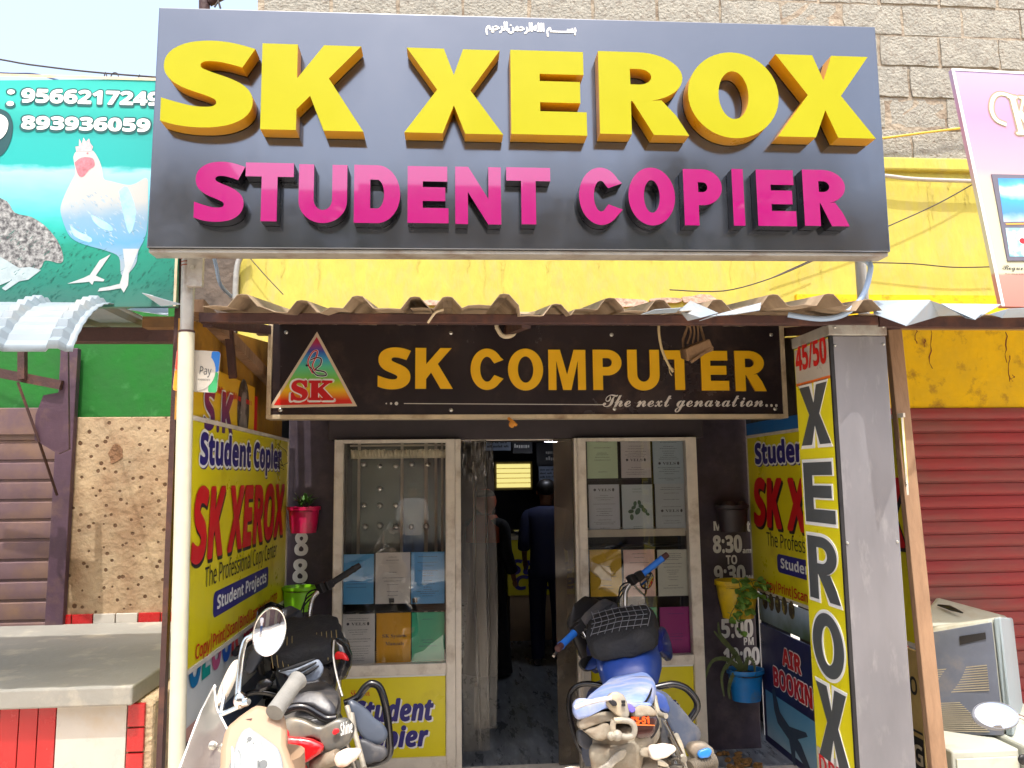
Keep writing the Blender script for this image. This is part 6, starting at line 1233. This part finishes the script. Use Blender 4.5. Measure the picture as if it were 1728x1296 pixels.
padpart(T, 'under_seat_cover', [(110, 590), (250, 510), (400, 470), (520, 490), (560, 560), (440, 580), (250, 640), (120, 660)], 2.65, m_dustb, c2, .02, .08)
padpart(T, 'tail_gap_shade', [(150, 650), (440, 575), (450, 600), (180, 685)], 2.655, m_black, c2, .004, .05)  # black pad painted in for the shade between seat cover and lamp case
padpart(T, 'tail_lamp_case', [(175, 690), (300, 640), (440, 600), (465, 700), (420, 770), (330, 795), (270, 770), (230, 730)], 2.64, m_dustb, c2, .035, .08)
padpart(T, 'tail_block', [(120, 680), (200, 720), (280, 800), (420, 810), (430, 850), (250, 890), (150, 870), (110, 780)], 2.70, m_pod, c2, .01, .06)  # dark colour stands in for the shaded crevice under the lamp case
padpart(T, 'lamp_gap_shade', [(690, 500), (860, 495), (985, 520), (975, 720), (860, 785), (730, 765), (690, 590)], 2.675, m_black, c2, .004, .05)  # solid backing whose black imitates the shade around the tail light
padpart(T, 'seat_gap_shade', [(100, 560), (250, 500), (420, 440), (640, 420), (930, 400), (960, 470), (700, 500), (400, 490), (120, 610)], 2.70, m_black, c2, .004, .05)  # black filler as painted shadow in the gap below the seat edge
padpart(T, 'lamp_cap', [(690, 480), (745, 420), (850, 398), (945, 440), (980, 510), (860, 515), (700, 515)], 2.65, m_dustb, c2, .025, .07)
lm, lf = padpart(T, 'tail_light', [(690, 520), (860, 510), (975, 520), (970, 640), (945, 720), (860, 765), (740, 745), (735, 640), (690, 570)], 2.645, m_smoke, c2, .02, .07)
m = MB(); u0, v1 = lf.px(*c2(688, 530)); u1, v0 = lf.px(*c2(890, 598)); write(m, lf, 'TS-51', u0, u1, v0, v1, n=.0135, grow=.0012); m.build('lettering', mat('orange figures', (250, 90, 26), .4, 0, .05), lm)
MB().tube([c2p(745, 620, 2.62), c2p(860, 622, 2.62), c2p(960, 626, 2.625)], .0016, 6).build('rule', mat('orange rule line', (240, 120, 50), .4, 0, 0), lm)
tb, tf = padpart(T, 'tail_bracket', [(425, 330), (455, 275), (500, 250), (585, 262), (635, 320), (665, 430), (672, 520), (620, 550), (560, 530), (500, 480), (440, 420)], 2.62, m_dustg, c2, .02, .04)
m = MB(); fr = m.pad([c2(*p) for p in [(450, 345), (500, 340), (540, 390), (520, 410), (470, 385)]], 2.60, .004, .01); m.build('slot', m_black, tb)
m = MB()
for x, y in ((596, 350), (598, 385)): m.obox(c2p(x + 14, y + 10, 2.598), (.006, 0, 0), (0, .003, 0), (0, 0, .004))
m.build('mark', m_black, tb)
padpart(T, 'purple_patch', [(655, 380), (745, 440), (740, 466), (685, 478)], 2.63, mat('purple plastic', (104, 92, 190), .5, 0, .1), c2, .006, .02)
MB().tube([c2p(65, 430, 2.62), c2p(180, 385, 2.615), c2p(330, 345, 2.61), c2p(480, 318, 2.605)], .0075, 8, 4).build('strap', mat('pale strap', (206, 204, 206), .6, 0, .1), T, smooth=60)
MB().tube([c2p(*q, 2.6) for q in ((505, 572), (600, 568), (690, 585), (735, 650), (722, 735), (660, 755), (590, 745), (510, 720), (492, 640), (505, 572))], .010, 10, 4).build('hook_loop', m_dustg, T, smooth=60)
m = MB(); m.ell(c2p(475, 745, 2.59), (.014, 0, 0), (0, .014, 0), (0, 0, .014), 10, 6); m.ell(c2p(540, 738, 2.595), (.018, 0, 0), (0, .018, 0), (0, 0, .018), 10, 6); m.tube([c2p(470, 745, 2.58), c2p(600, 745, 2.6)], .008, 8); m.build('clamp', m_dustg, T, smooth=60)
padpart(T, 'rear_mudguard', [(250, 890), (420, 860), (600, 840), (740, 780), (850, 830), (835, 950), (810, 1110), (780, 1260), (300, 1260), (255, 1080)], 2.66, m_dustb, c2, .03, .05, tilt=-.1)
padpart(T, 'mudguard_fold', [(300, 1140), (420, 1050), (620, 890), (650, 930), (520, 1060), (420, 1150)], 2.625, m_dustg, c2, .01, .02)
ind, _ = padpart(T, 'indicator', [(800, 900), (880, 870), (910, 880), (910, 960), (850, 980), (800, 960)], 2.64, m_dustb, c2, .02, .03)
m = MB(); m.pad([c2(*p) for p in [(895, 870), (1000, 840), (1100, 830), (1195, 880), (1150, 940), (1020, 1000), (930, 1000), (905, 950)]], 2.62, .035, .03); m.build('lens', m_lens, ind, smooth=60)
m = MB(); m.tube([c2p(1075, 575, 2.9), c2p(1270, 960, 2.75)], .0065, 8); m.build('brake_rod', m_chrome, T, smooth=60)
m = MB(); m.tube([c2p(1200, 740, 2.95), c2p(1245, 840, 2.9), c2p(1290, 1010, 2.8)], .012, 8); m.tube([c2p(960, 300, 3.0), c2p(1000, 480, 2.95), c2p(1090, 520, 2.9)], .010, 8, 3); m.build('rear_frame', m_dustg, T, smooth=60)
padpart(T, 'leg_guard', [(905, 245), (1040, 235), (1150, 330), (1260, 440), (1380, 590), (1475, 715), (1400, 850), (1290, 885), (1200, 780), (1110, 650), (1000, 420)], 3.2, CB['leg'], c2, .03, .03, yaw=.3)
padpart(T, 'leg_guard_pad', [(930, 260), (1030, 260), (1110, 380), (1120, 480), (1050, 470), (960, 360)], 3.14, CB['tank'], c2, .012, .02)
MB().tube([c2p(*q, 3.25) for q in ((955, 205), (1080, 175), (1190, 165), (1320, 215), (1420, 330), (1440, 420), (1400, 500), (1310, 620), (1205, 745))], .0145, 12, 5).build('crash_guard', m_gblk, T, smooth=60)
padpart(T, 'engine_cover', [(1330, 870), (1450, 800), (1560, 840), (1620, 920), (1590, 1010), (1450, 1030), (1360, 960)], 3.0, m_eng, c2, .05, .05)
padpart(T, 'blue_reflector', [(1450, 930), (1500, 895), (1590, 890), (1585, 960), (1520, 990), (1455, 980)], 2.945, mat('blue reflector', (40, 120, 200), .3, 0, .1, coat=.4), c2, .012, .02)
m = MB(); pa_, pb_ = c2p(1380, 1100, 2.95), c2p(1620, 1010, 2.98)
for i in range(11): q = pa_.lerp(pb_, i / 10); m.lathe([(.024, -.005), (.030, 0), (.024, .005)], q, (pb_ - pa_), 12)
m.build('fin_stack', m_eng, T, smooth=40)
m = MB()
for i in range(7): q = c2p(960, 1040, 2.78).lerp(c2p(1110, 1120, 2.76), 0) + Vector((.01 * i * .6, 0, -.012 * i)); m.lathe([(.028, -.004), (.036, 0), (.028, .004)], q + Vector((.015, 0, 0)), (.3, 0, 1), 14)
m.build('spring', m_dustg, T, smooth=40)
c3 = lambda x, y: (400 + x / 4.1, 980 + y / 4.1)
c3p = lambda x, y, Y: P(*c3(x, y), Y)
T = MK_T; m_tk = CK['tank']; m_cowl = CK['tail']
padpart(T, 'bag_flap', [(285, 625), (330, 612), (440, 590), (520, 558), (570, 548), (578, 665), (450, 695), (385, 685), (340, 650)], 3.28, mat('grey bag lining', (120, 130, 146), .5, 0, .3, 16, .3, 40), c3, .02, .03, jit=.002)
m = MB()
for x0, y0, x1, y1 in ((300, 625, 540, 540), (370, 650, 550, 565), (420, 670, 565, 590)): m.tube([c3p(x0, y0, 3.26), c3p((x0 + x1) / 2, (y0 + y1) / 2 + 4, 3.24), c3p(x1, y1, 3.26)], [.004, .008, .003], 8, 3)
m.build('flap_fold', m_bag, T, smooth=60)
padpart(T, 'tank_cheek', [(668, 400), (720, 415), (755, 470), (768, 550), (745, 630), (705, 690), (680, 640), (672, 520)], 3.45, m_gblk, c3, .04, .05, yaw=-.4)
padpart(T, 'red_stripe', [(682, 500), (720, 492), (760, 530), (765, 552), (720, 540), (684, 545)], 3.40, m_red, c3, .01, .015, yaw=-.4)
MB().tube([c3p(672, 410, 3.36), c3p(666, 520, 3.34), c3p(690, 660, 3.3), c3p(730, 800, 3.25)], .004, 6, 4).build('piping', m_steel, T, smooth=60)
padpart(T, 'seat_hump', [(385, 850), (430, 800), (560, 775), (630, 815), (680, 930), (640, 940), (540, 880), (440, 860)], 2.80, CK['seat'], c3, .03, .06, tilt=.8)
MB().tube([c3p(*q, 2.72) for q in ((325, 905), (400, 875), (480, 880), (560, 925), (620, 955), (690, 950))], .0145, 12, 5).build('grab_rail', m_gblk, T, smooth=60)
padpart(T, 'tail_cover', [(325, 975), (420, 945), (520, 985), (610, 1000), (690, 955), (780, 975), (795, 1080), (720, 1160), (610, 1175), (590, 1120), (470, 1085), (330, 1095)], 2.70, m_cowl, c3, .04, .08)
lm, lf = padpart(T, 'tail_light', [(325, 1085), (400, 1078), (480, 1085), (560, 1110), (604, 1150), (540, 1220), (460, 1265), (395, 1285), (365, 1200)], 2.66, mat('red tail lamp', (186, 14, 22), .15, 0, .12, 14, coat=.8, dirt=((150, 90, 84), .25, 12)), c3, .035, .06)
padpart(T, 'tail_light', [(320, 1040), (345, 1030), (362, 1060), (355, 1100), (325, 1095)], 2.68, m_red, c3, .01, .03)
padpart(T, 'lower_tail_light', [(385, 1290), (450, 1268), (480, 1300), (470, 1360), (380, 1360)], 2.66, m_red, c3, .015, .03)
fr = Frame(c3p(705, 1050, 2.655), (1, .55, .12)); u0, v1 = fr.px(*c3(702, 985)); u1, v0 = fr.px(*c3(792, 1040)); m = MB(); write(m, fr, 'Shine', u0, u1, v0, v1, n=.012, st='bi'); m.build('lettering', m_white, T)
padpart(T, 'badge', [(660, 1045), (690, 1022), (708, 1035), (690, 1060), (668, 1064)], 2.66, m_red, c3, .003, .006)
ind = MB().tube([c3p(540, 1275, 2.70), c3p(600, 1250, 2.68), c3p(700, 1215, 2.66)], [.026, .024, .024], 12).build('indicator', m_dustb, T, smooth=60)
m = MB(); m.pad([c3(*p) for p in [(680, 1215), (720, 1175), (800, 1160), (860, 1170), (845, 1210), (790, 1260), (710, 1290), (680, 1260)]], 2.64, .035, .03); m.build('lens', m_lens, ind, smooth=60)
padpart(T, 'leg_guard', [(770, 830), (850, 850), (950, 950), (1040, 1045), (1010, 1120), (940, 1130), (870, 1090), (810, 960)], 3.2, mat('slate leg shield', (78, 86, 100), .4, 0, .15, 6, 0, 1, ((120, 116, 112), .25, 5)), c3, .03, .03, yaw=.3)
padpart(T, 'leg_guard', [(845, 1095), (960, 1135), (1040, 1170), (1020, 1230), (950, 1255), (880, 1262)], 3.15, m_pod, c3, .03, .03)
MB().tube([c3p(*q, 3.28) for q in ((745, 850), (830, 810), (890, 735), (935, 712), (990, 745), (1030, 880), (1052, 1060), (1052, 1200), (985, 1250), (870, 1268))], .0155, 12, 5).build('crash_guard', m_gblk, T, smooth=60)
m = MB(); m.tube([c3p(760, 870, 3.0), c3p(800, 1000, 2.95), c3p(830, 1110, 2.9), c3p(880, 1300, 2.8)], .010, 8, 3); m.tube([c3p(790, 920, 2.98), c3p(815, 1080, 2.93)], .012, 8); m.build('rear_frame', m_dustg, T, smooth=60)
padpart(T, 'left_lever_guard', [(60, 600), (100, 480), (150, 440), (175, 500), (130, 600), (100, 640), (62, 632)], 3.45, m_pod, c3, .02, .03)
padpart(T, 'left_shroud', [(130, 740), (180, 680), (240, 690), (240, 720), (180, 762), (140, 765)], 3.40, m_gblk, c3, .02, .03)


# ------------------------------------------------------------------ the beige moped in the foreground
MP = thing('parked_moped', 'beige moped nose with clear windscreen and round chrome mirror at lower left', 'moped', (P(440, 1290, 2.1).x, 2.1, 0))
fm_ = Frame(P(435, 1250, 2.12), (1, .15, 0), (0, .55, .83))
m_beige = mat('sun bleached beige plastic', (162, 134, 108), .5, 0, .05, 5, .03, 20, ((190, 150, 116), .25, 4))
out = poly_px(fm_, [(380, 1226), (404, 1206), (432, 1186), (456, 1192), (480, 1203), (484, 1228), (483, 1254), (492, 1280), (505, 1310), (515, 1360), (360, 1360), (371, 1290), (372, 1262)][::-1])
MB().prism(out, fm_, -.10, 0).build('nose_cowl', m_beige, MP, bevel=.014, smooth=40)
ring = poly_px(fm_, ctm([(421, 1228), (450, 1248), (470, 1265), (478, 1296), (478, 1350), (390, 1350), (388, 1310), (396, 1264), (408, 1236), (421, 1228)], 4)[::-1], .006)
ins = MB().prism(ring, fm_, .002, .010).build('instrument_panel', mat('grey dial surround', (128, 134, 136), .5, 0, .08, 10, 0, 1, ((160, 150, 130), .3, 6)), MP, bevel=.003)
fc_ = poly_px(fm_, ctm([(419, 1237), (438, 1246), (442, 1262), (462, 1268), (472, 1286), (474, 1350), (410, 1350), (408, 1280), (402, 1262), (410, 1246), (419, 1237)], 4)[::-1], .012)
MB().prism(fc_, fm_, .0105, .013).build('dial_face', mat('white dial face', (166, 170, 162), .35, 0, .05, 8), ins)
m = MB()
for x, y, r_ in ((421, 1247, .006), (444, 1290, .011), (417, 1252, .002), (428, 1254, .002)): m.disc(fm_, *fm_.px(x, y, .014), r_, r_, .014, 14)
m.flat([fm_.px(*q, .014) for q in ((434, 1283), (438, 1283), (438, 1296), (434, 1296))][::-1], fm_, .014)
m.build('symbol', m_grey, ins)
m = MB(); m.flat([fm_.px(*q) for q in ((414, 1214), (426, 1212), (424, 1216))][::-1], fm_, .001); m.build('key_slot', m_rust, MP)
# windscreen
Re = ctm([(346, 1152, 2.34), (362, 1160, 2.30), (364, 1180, 2.27), (368, 1200, 2.23), (382, 1227, 2.18), (391, 1252, 2.12), (392, 1300, 2.06), (386, 1350, 2.02)], 4) if False else [(362, 1160, 2.30), (364, 1180, 2.27), (368, 1200, 2.23), (382, 1227, 2.18), (391, 1252, 2.12), (392, 1300, 2.06), (386, 1350, 2.02)]
Le = [(361, 1159, 2.31), (346, 1188, 2.36), (337, 1206, 2.36), (326, 1234, 2.34), (316, 1262, 2.32), (302, 1300, 2.28), (290, 1350, 2.22)]
m = MB(); rings = []
for (a_, b_) in zip(Le, Re):
    p, q = P(*a_), P(*b_); n_ = Vector((.5, -.8, .3)).normalized(); rings.append([p.lerp(q, i / 12) + n_ * .03 * math.sin(math.pi * i / 12) for i in range(13)])
m.loft(rings, caps=False, closed=False)
ws = m.build('windscreen', glass_mat('scratched clear screen', (.92, .93, .92), .04, 1.45, .12, .32, (206, 200, 186)), MP, smooth=180)
MB().tube([P(*a_) for a_ in Le[::-1]] + [P(*a_) for a_ in Re], .0026, 6, 3).build('screen_edge', m_white, ws, smooth=60)
for x, y in ((354, 1290), (345, 1258)): m = MB(); m.lathe([(.011, 0), (.011, .004), (.006, .008), (.001, .009)], P(x + 14, y, 2.16), Vector((.3, -.9, .2)), 14); m.build('bolt', m_screw, MP, smooth=40)
m_beige2 = mat('pale dusty mirror back', (206, 196, 180), .55, 0, .08, 8)
# mirrors, clamp, grip
cM = P(455, 1066, 2.2)
sh = mirror(MP, cM, Vector((.93, .2, -.16)), Vector((.16, .03, .95)), .042, .063, None, m_chrome, 2.0, .03)
MB().tube([cM + Vector((-.03, .025, 0)), P(424, 1074, 2.24), P(414, 1082, 2.24), P(408, 1105, 2.23), P(404, 1140, 2.22), P(401, 1180, 2.2)], .0085, 12, 5).build('mirror_stalk', m_chrome, MP, smooth=60)
m = MB(); c = P(405, 1182, 2.19); m.ell(c, (.017, 0, 0), (0, .017, 0), (0, 0, .022)); m.tube([c + Vector((-.005, 0, -.01)), P(420, 1184, 2.17)], .008, 8); m.tube([P(372, 1206, 2.22), P(408, 1190, 2.18)], .006, 8); m.lathe([(.012, -.01), (.012, .01)], c + Vector((.012, -.005, -.004)), (1, .1, .2), 6); m.build('mirror_clamp', m_chrome, MP, smooth=40)
mirror(MP, P(386, 1152, 2.28), Vector((-.45, .85, .1)), Vector((.35, .15, .9)), .035, .06, [P(378, 1175, 2.25), P(372, 1206, 2.22)], m_beige2, 2.2, .012)
MB().tube([P(463, 1203, 2.13), P(470, 1192, 2.15), P(496, 1155, 2.25), P(503, 1147, 2.27)], [.024, .0225, .0225, .0265], 18).build('grip', mat('dusty grey rubber', (132, 130, 124), .8, 0, .12, 20, .15, 70), MP, smooth=40)
hd = P(435, 1250, 2.16); m = MB(); m.body([(hd + Vector((0, .05, -.05)), (.11, 0, 0), (0, .08, 0)), (hd + Vector((-.03, .1, -.35)), (.15, .05, 0), (-.02, .07, 0)), (Vector((hd.x - .05, hd.y + .12, .3)), (.14, .05, 0), (-.02, .06, 0))]); m.build('leg_shield', m_beige, MP, smooth=60)
dr = Vector((.55, -.835, 0))
for t in (-.12, 1.15):
    c = Vector((hd.x - .05, hd.y + .12, 0)) + dr * t; c.z = .23; ax_ = Vector((.835, .55, 0)); wh = MB().lathe([(.16, -.035), (.21, -.04), (.23, -.02), (.23, .02), (.21, .04), (.16, .035)], c, ax_, 24, caps=False).build('wheel', m_rubber, MP, smooth=50); MB().lathe([(.16, -.03), (.04, -.04), (.04, .04), (.16, .03)], c, ax_, 20).build('rim', m_steel, wh, smooth=40)
b0 = Vector((hd.x - .05, hd.y + .12, 0)); sx = Vector((.835, .55, 0))
m = MB(); m.body([(b0 + Vector((0, 0, .3)) + dr * .05, sx * .13, Vector((0, 0, .05))), (b0 + Vector((0, 0, .3)) + dr * .4, sx * .14, Vector((0, 0, .05))), (b0 + Vector((0, 0, .48)) + dr * .6, sx * .13, Vector((0, 0, .2))), (b0 + Vector((0, 0, .55)) + dr * 1.25, sx * .11, Vector((0, 0, .14)))], 16, 3); m.build('body', m_beige, MP, smooth=50)
m = MB(); m.body([(b0 + Vector((0, 0, .72)) + dr * .52, sx * .1, Vector((0, 0, .03))), (b0 + Vector((0, 0, .74)) + dr * .8, sx * .13, Vector((0, 0, .05))), (b0 + Vector((0, 0, .74)) + dr * 1.25, sx * .1, Vector((0, 0, .03)))], 16, 3); m.build('seat', m_bag, MP, smooth=50)

# ------------------------------------------------------------------ people
m_skin = mat('brown skin', (128, 84, 60), .55, 0, .06, 12); m_hair = mat('black hair', (16, 13, 12), .45, 0, .2, 60)
def skinmesh(name, ma, nodes, edges, root, par, sub=2):
    me = bpy.data.meshes.new(name); bm = bmesh.new(); sk = bm.verts.layers.skin.verify(); vs = []
    off = par.location
    for p, r_ in nodes:
        v = bm.verts.new(Vector(p) - off); v[sk].radius = (r_, r_) if not isinstance(r_, tuple) else r_; vs.append(v)
    for a_, b_ in edges: bm.edges.new((vs[a_], vs[b_]))
    vs[root][sk].use_root = True; bm.to_mesh(me); bm.free(); me.materials.append(ma)
    o = bpy.data.objects.new(name, me); COL.objects.link(o); o.parent = par
    s = o.modifiers.new('skin', 'SKIN'); s.use_smooth_shade = True; b = o.modifiers.new('sub', 'SUBSURF'); b.levels = b.render_levels = sub
    return o
def person(lab, x, y, z, heading, H, mshirt, mlow, mhead, robe=False, armbend=.2, scarf=None):
    """standing figure; heading 0 faces +Y"""
    k = H / 1.70; h = R(heading); fx = Vector((math.sin(h), math.cos(h), 0)); rx = Vector((math.cos(h), -math.sin(h), 0)); O = Vector((x, y, z))
    W = lambda a, b_, c: O + (rx * a + fx * b_ + Vector((0, 0, c))) * k
    T = thing('person', lab, 'person', O)
    N = [(W(0, 0, .93), .125 * k), (W(0, .0, 1.08), .115 * k), (W(0, .01, 1.25), .13 * k), (W(0, 0, 1.38), .10 * k), (W(0, .005, 1.45), .05 * k), (W(0, .02, 1.52), .065 * k), (W(0, .02, 1.60), .085 * k), (W(0, .01, 1.66), .06 * k)]; E = [(i, i + 1) for i in range(7)]
    def chain(a_, pts):
        p = a_
        for q in pts: N.append(q); E.append((p, len(N) - 1)); p = len(N) - 1
        return p
    hands = []
    for s_ in (-1, 1):
        chain(0, [(W(.09 * s_, 0, .86), .085 * k), (W(.10 * s_, .01, .48), .055 * k), (W(.10 * s_, -.02, .10), .036 * k), (W(.11 * s_, .06, .035), .036 * k), (W(.115 * s_, .14, .02), .025 * k)])
        e = chain(3, [(W(.17 * s_, 0, 1.38), .055 * k), (W(.215 * s_, -.02, 1.12), .038 * k), (W(.225 * s_, .05 + armbend * .5, .90 + armbend * .3), .026 * k), (W(.225 * s_, .07 + armbend * .62, .84 + armbend * .3), .024 * k)])
        for i, (dx, l) in enumerate(((-.02, .06), (-.007, .072), (.007, .068), (.02, .055))): chain(e, [(W(.225 * s_ + dx * .4, .075 + armbend * .7 + dx, .80 + armbend * .3), .0085 * k), (W(.225 * s_ + dx * .3, .085 + armbend * .8 + dx, .80 - l * .6 + armbend * .3), .007 * k)])
        chain(e, [(W(.205 * s_, .10 + armbend * .65, .83 + armbend * .3), .009 * k), (W(.195 * s_, .115 + armbend * .65, .79 + armbend * .3), .008 * k)])
    skinmesh('body', m_skin, N, E, 0, T)
    # face and ears belong to the head
    m = MB(); m.ell(W(0, .105, 1.575), rx * .014 * k, fx * .02 * k, Vector((0, 0, .022 * k)), 8, 6)
    m.build('nose', m_skin, T, smooth=60)
    for s_ in (-1, 1): MB().ell(W(.032 * s_, .092, 1.60), rx * .012 * k, fx * .01 * k, Vector((0, 0, .008 * k)), 8, 6).build('eye', m_white, T, smooth=60); MB().ell(W(.085 * s_, .01, 1.59), rx * .012 * k, fx * .02 * k, Vector((0, 0, .03 * k)), 8, 6).build('ear', m_skin, T, smooth=60)
    MB().ell(W(0, .093, 1.535), rx * .024 * k, fx * .01 * k, Vector((0, 0, .006 * k)), 8, 6).build('mouth', mat('lips', (110, 56, 50), .5, 0, 0), T, smooth=60)
    MB().ell(W(0, -.012, 1.635), rx * .096 * k, fx * .098 * k, Vector((0, 0, .082 * k)), 18, 10).build('hair', mhead, T, smooth=60)
    # clothes: continuous tubes round the limbs
    sec = lambda c, a_, b_: (W(*c), rx * a_ * k, fx * b_ * k)
    m = MB(); m.body([sec((0, 0, .84), .17, .125), sec((0, 0, .95), .165, .125), sec((0, 0, 1.1), .16, .12), sec((0, .01, 1.27), .185, .125), sec((0, 0, 1.36), .20, .115), sec((0, 0, 1.425), .185, .10), sec((0, 0, 1.455), .09, .075), sec((0, 0, 1.46), .065, .06)], 22, 2.4)
    for s_ in (-1, 1): m.tube([W(.15 * s_, 0, 1.385), W(.185 * s_, -.005, 1.33), W(.215 * s_, -.02, 1.14), W(.22 * s_, .0, 1.06) if not robe else W(.222 * s_, .05 + armbend * .45, .92 + armbend * .3)], [.06 * k, .068 * k, .06 * k, .058 * k], 14, 3)
    m.build('shirt' if not robe else 'gown_top', mshirt, T, smooth=60)
    m = MB()
    if robe: m.body([sec((0, 0, .03), .24, .20), sec((0, 0, .5), .20, .17), sec((0, 0, .86), .178, .13)], 22, 2.2)
    else:
        m.body([sec((0, 0, .80), .168, .12), sec((0, 0, .90), .165, .12), sec((0, 0, .96), .160, .118)], 22, 2.4)
        for s_ in (-1, 1): m.tube([W(.088 * s_, 0, .86), W(.10 * s_, .01, .5), W(.10 * s_, -.015, .06)], [.10 * k, .075 * k, .062 * k], 16, 4)
    m.build('trousers' if not robe else 'gown_skirt', mlow, T, smooth=60)
    if scarf:
        m = MB(); m.ell(W(0, -.01, 1.60), rx * .104 * k, fx * .106 * k, Vector((0, 0, .12 * k)), 18, 10); m.build('scarf', scarf, T, smooth=60)
        m = MB(); m.body([sec((0, -.01, 1.22), .20, .145), sec((0, -.01, 1.36), .19, .13), sec((0, -.01, 1.47), .10, .095)], 20, 2.2); m.build('shawl', scarf, T, smooth=60)
    for s_ in (-1, 1): MB().body([(W(.105 * s_, -.06, .035), rx * .035 * k, Vector((0, 0, .03 * k))), (W(.108 * s_, .05, .035), rx * .045 * k, Vector((0, 0, .032 * k))), (W(.115 * s_, .17, .02), rx * .04 * k, Vector((0, 0, .018 * k)))], 14, 2.6).build('shoe', m_black, T, smooth=60)
    return T
m_navy = mat('navy cloth', (28, 34, 66), .85, 0, .15, 10); m_robe = mat('black cloth', (20, 20, 24), .9, 0, .2, 8); m_orange = mat('orange scarf', (150, 62, 26), .85, 0, .15, 12); m_shirt = mat('white cotton shirt', (226, 222, 222), .85, 0, .06, 8); m_jean = mat('blue jeans', (58, 84, 130), .85, 0, .15, 12)
p = P(926, 1075, 7.0); person('man in navy clothes with his back turned standing at the yellow counter', p.x, 7.0, .126, 8, 1.60, m_navy, m_navy, m_hair, armbend=.25)
p = P(822, 1075, 6.7); person('woman in a black gown with an orange scarf standing inside the doorway', p.x, 6.7, .126, 30, 1.52, m_robe, m_robe, m_robe, True, .1, m_orange)
person('man in white shirt and blue jeans standing across the street, mirrored in the left window', -.62, -4.2, 0, 10, 1.68, m_shirt, m_jean, m_hair)

# ------------------------------------------------------------------ the far side of the street, seen in the reflections
OBD = thing('opposite_building', 'row of pale shops across the street, mirrored in sign and windows', 'building', (0, -10, 0))
m_far = mat('pale street wall', (160, 147, 130), .85, 0, .15, 2); rn = random.Random(21)
m = MB(); x = -14
while x < 14:
    w_ = rn.uniform(2.2, 4.2); hgt = rn.uniform(7.6, 8.9); m.box(x, x + w_ - .02, -13, -10 + rn.uniform(-.2, .2), 0, hgt)
    m.box(x - .1, x + w_ - .15, -10.4, -9.4, 2.6, 2.75); x += w_
m.build('wall', m_far, OBD)
m = MB()
for i in range(9): x = -12 + i * 2.7; m.box(x, x + 1.6, -9.78, -9.7, .1, 2.3); m.box(x + .2, x + 1.3, -9.78, -9.7, 3.4, 4.6)
m.build('opening', m_shl, OBD)
def tree(lab, x, y, H_, sd):
    T = thing('tree', lab, 'tree', (x, y, 0)); rn = random.Random(sd); m = MB(); m.tube([(x, y, 0), (x + .1, y, H_ * .35), (x, y + .1, H_ * .7)], [.2, .15, .07], 10, 3); ends = []
    for i in range(9):
        a_ = i * .7 + rn.random(); z = H_ * (.4 + .05 * i); e = Vector((x + math.cos(a_) * H_ * .24, y + math.sin(a_) * H_ * .2, z + H_ * .15)); m.tube([(x, y, z * .9), e], [.06, .02], 6); ends.append(e)
    m.build('trunk', mat('bark', (84, 66, 50), .9, 0, .3, 10, .5, 20), T, smooth=60); m = MB()
    for e in ends + [Vector((x, y, H_ * .85))]:
        for _ in range(150):
            c = e + Vector((rn.gauss(0, .38), rn.gauss(0, .35), rn.gauss(0, .28))); a_ = Vector((rn.uniform(-1, 1), rn.uniform(-1, 1), rn.uniform(-.6, .6))).normalized() * .12; b_ = a_.cross(Vector((rn.random(), rn.random(), 1))).normalized() * .06; m.add([c - a_, c + b_, c + a_, c - b_], [(0, 1, 2, 3)])
    m.build('crown', m_leafd, T)
tree('leafy tree beyond the street, mirrored at the left of the big sign', -3.4, -8.2, 6.6, 1); tree('taller leafy tree beyond the street, mirrored at the right of the big sign', 4.6, -8.6, 7.4, 2)
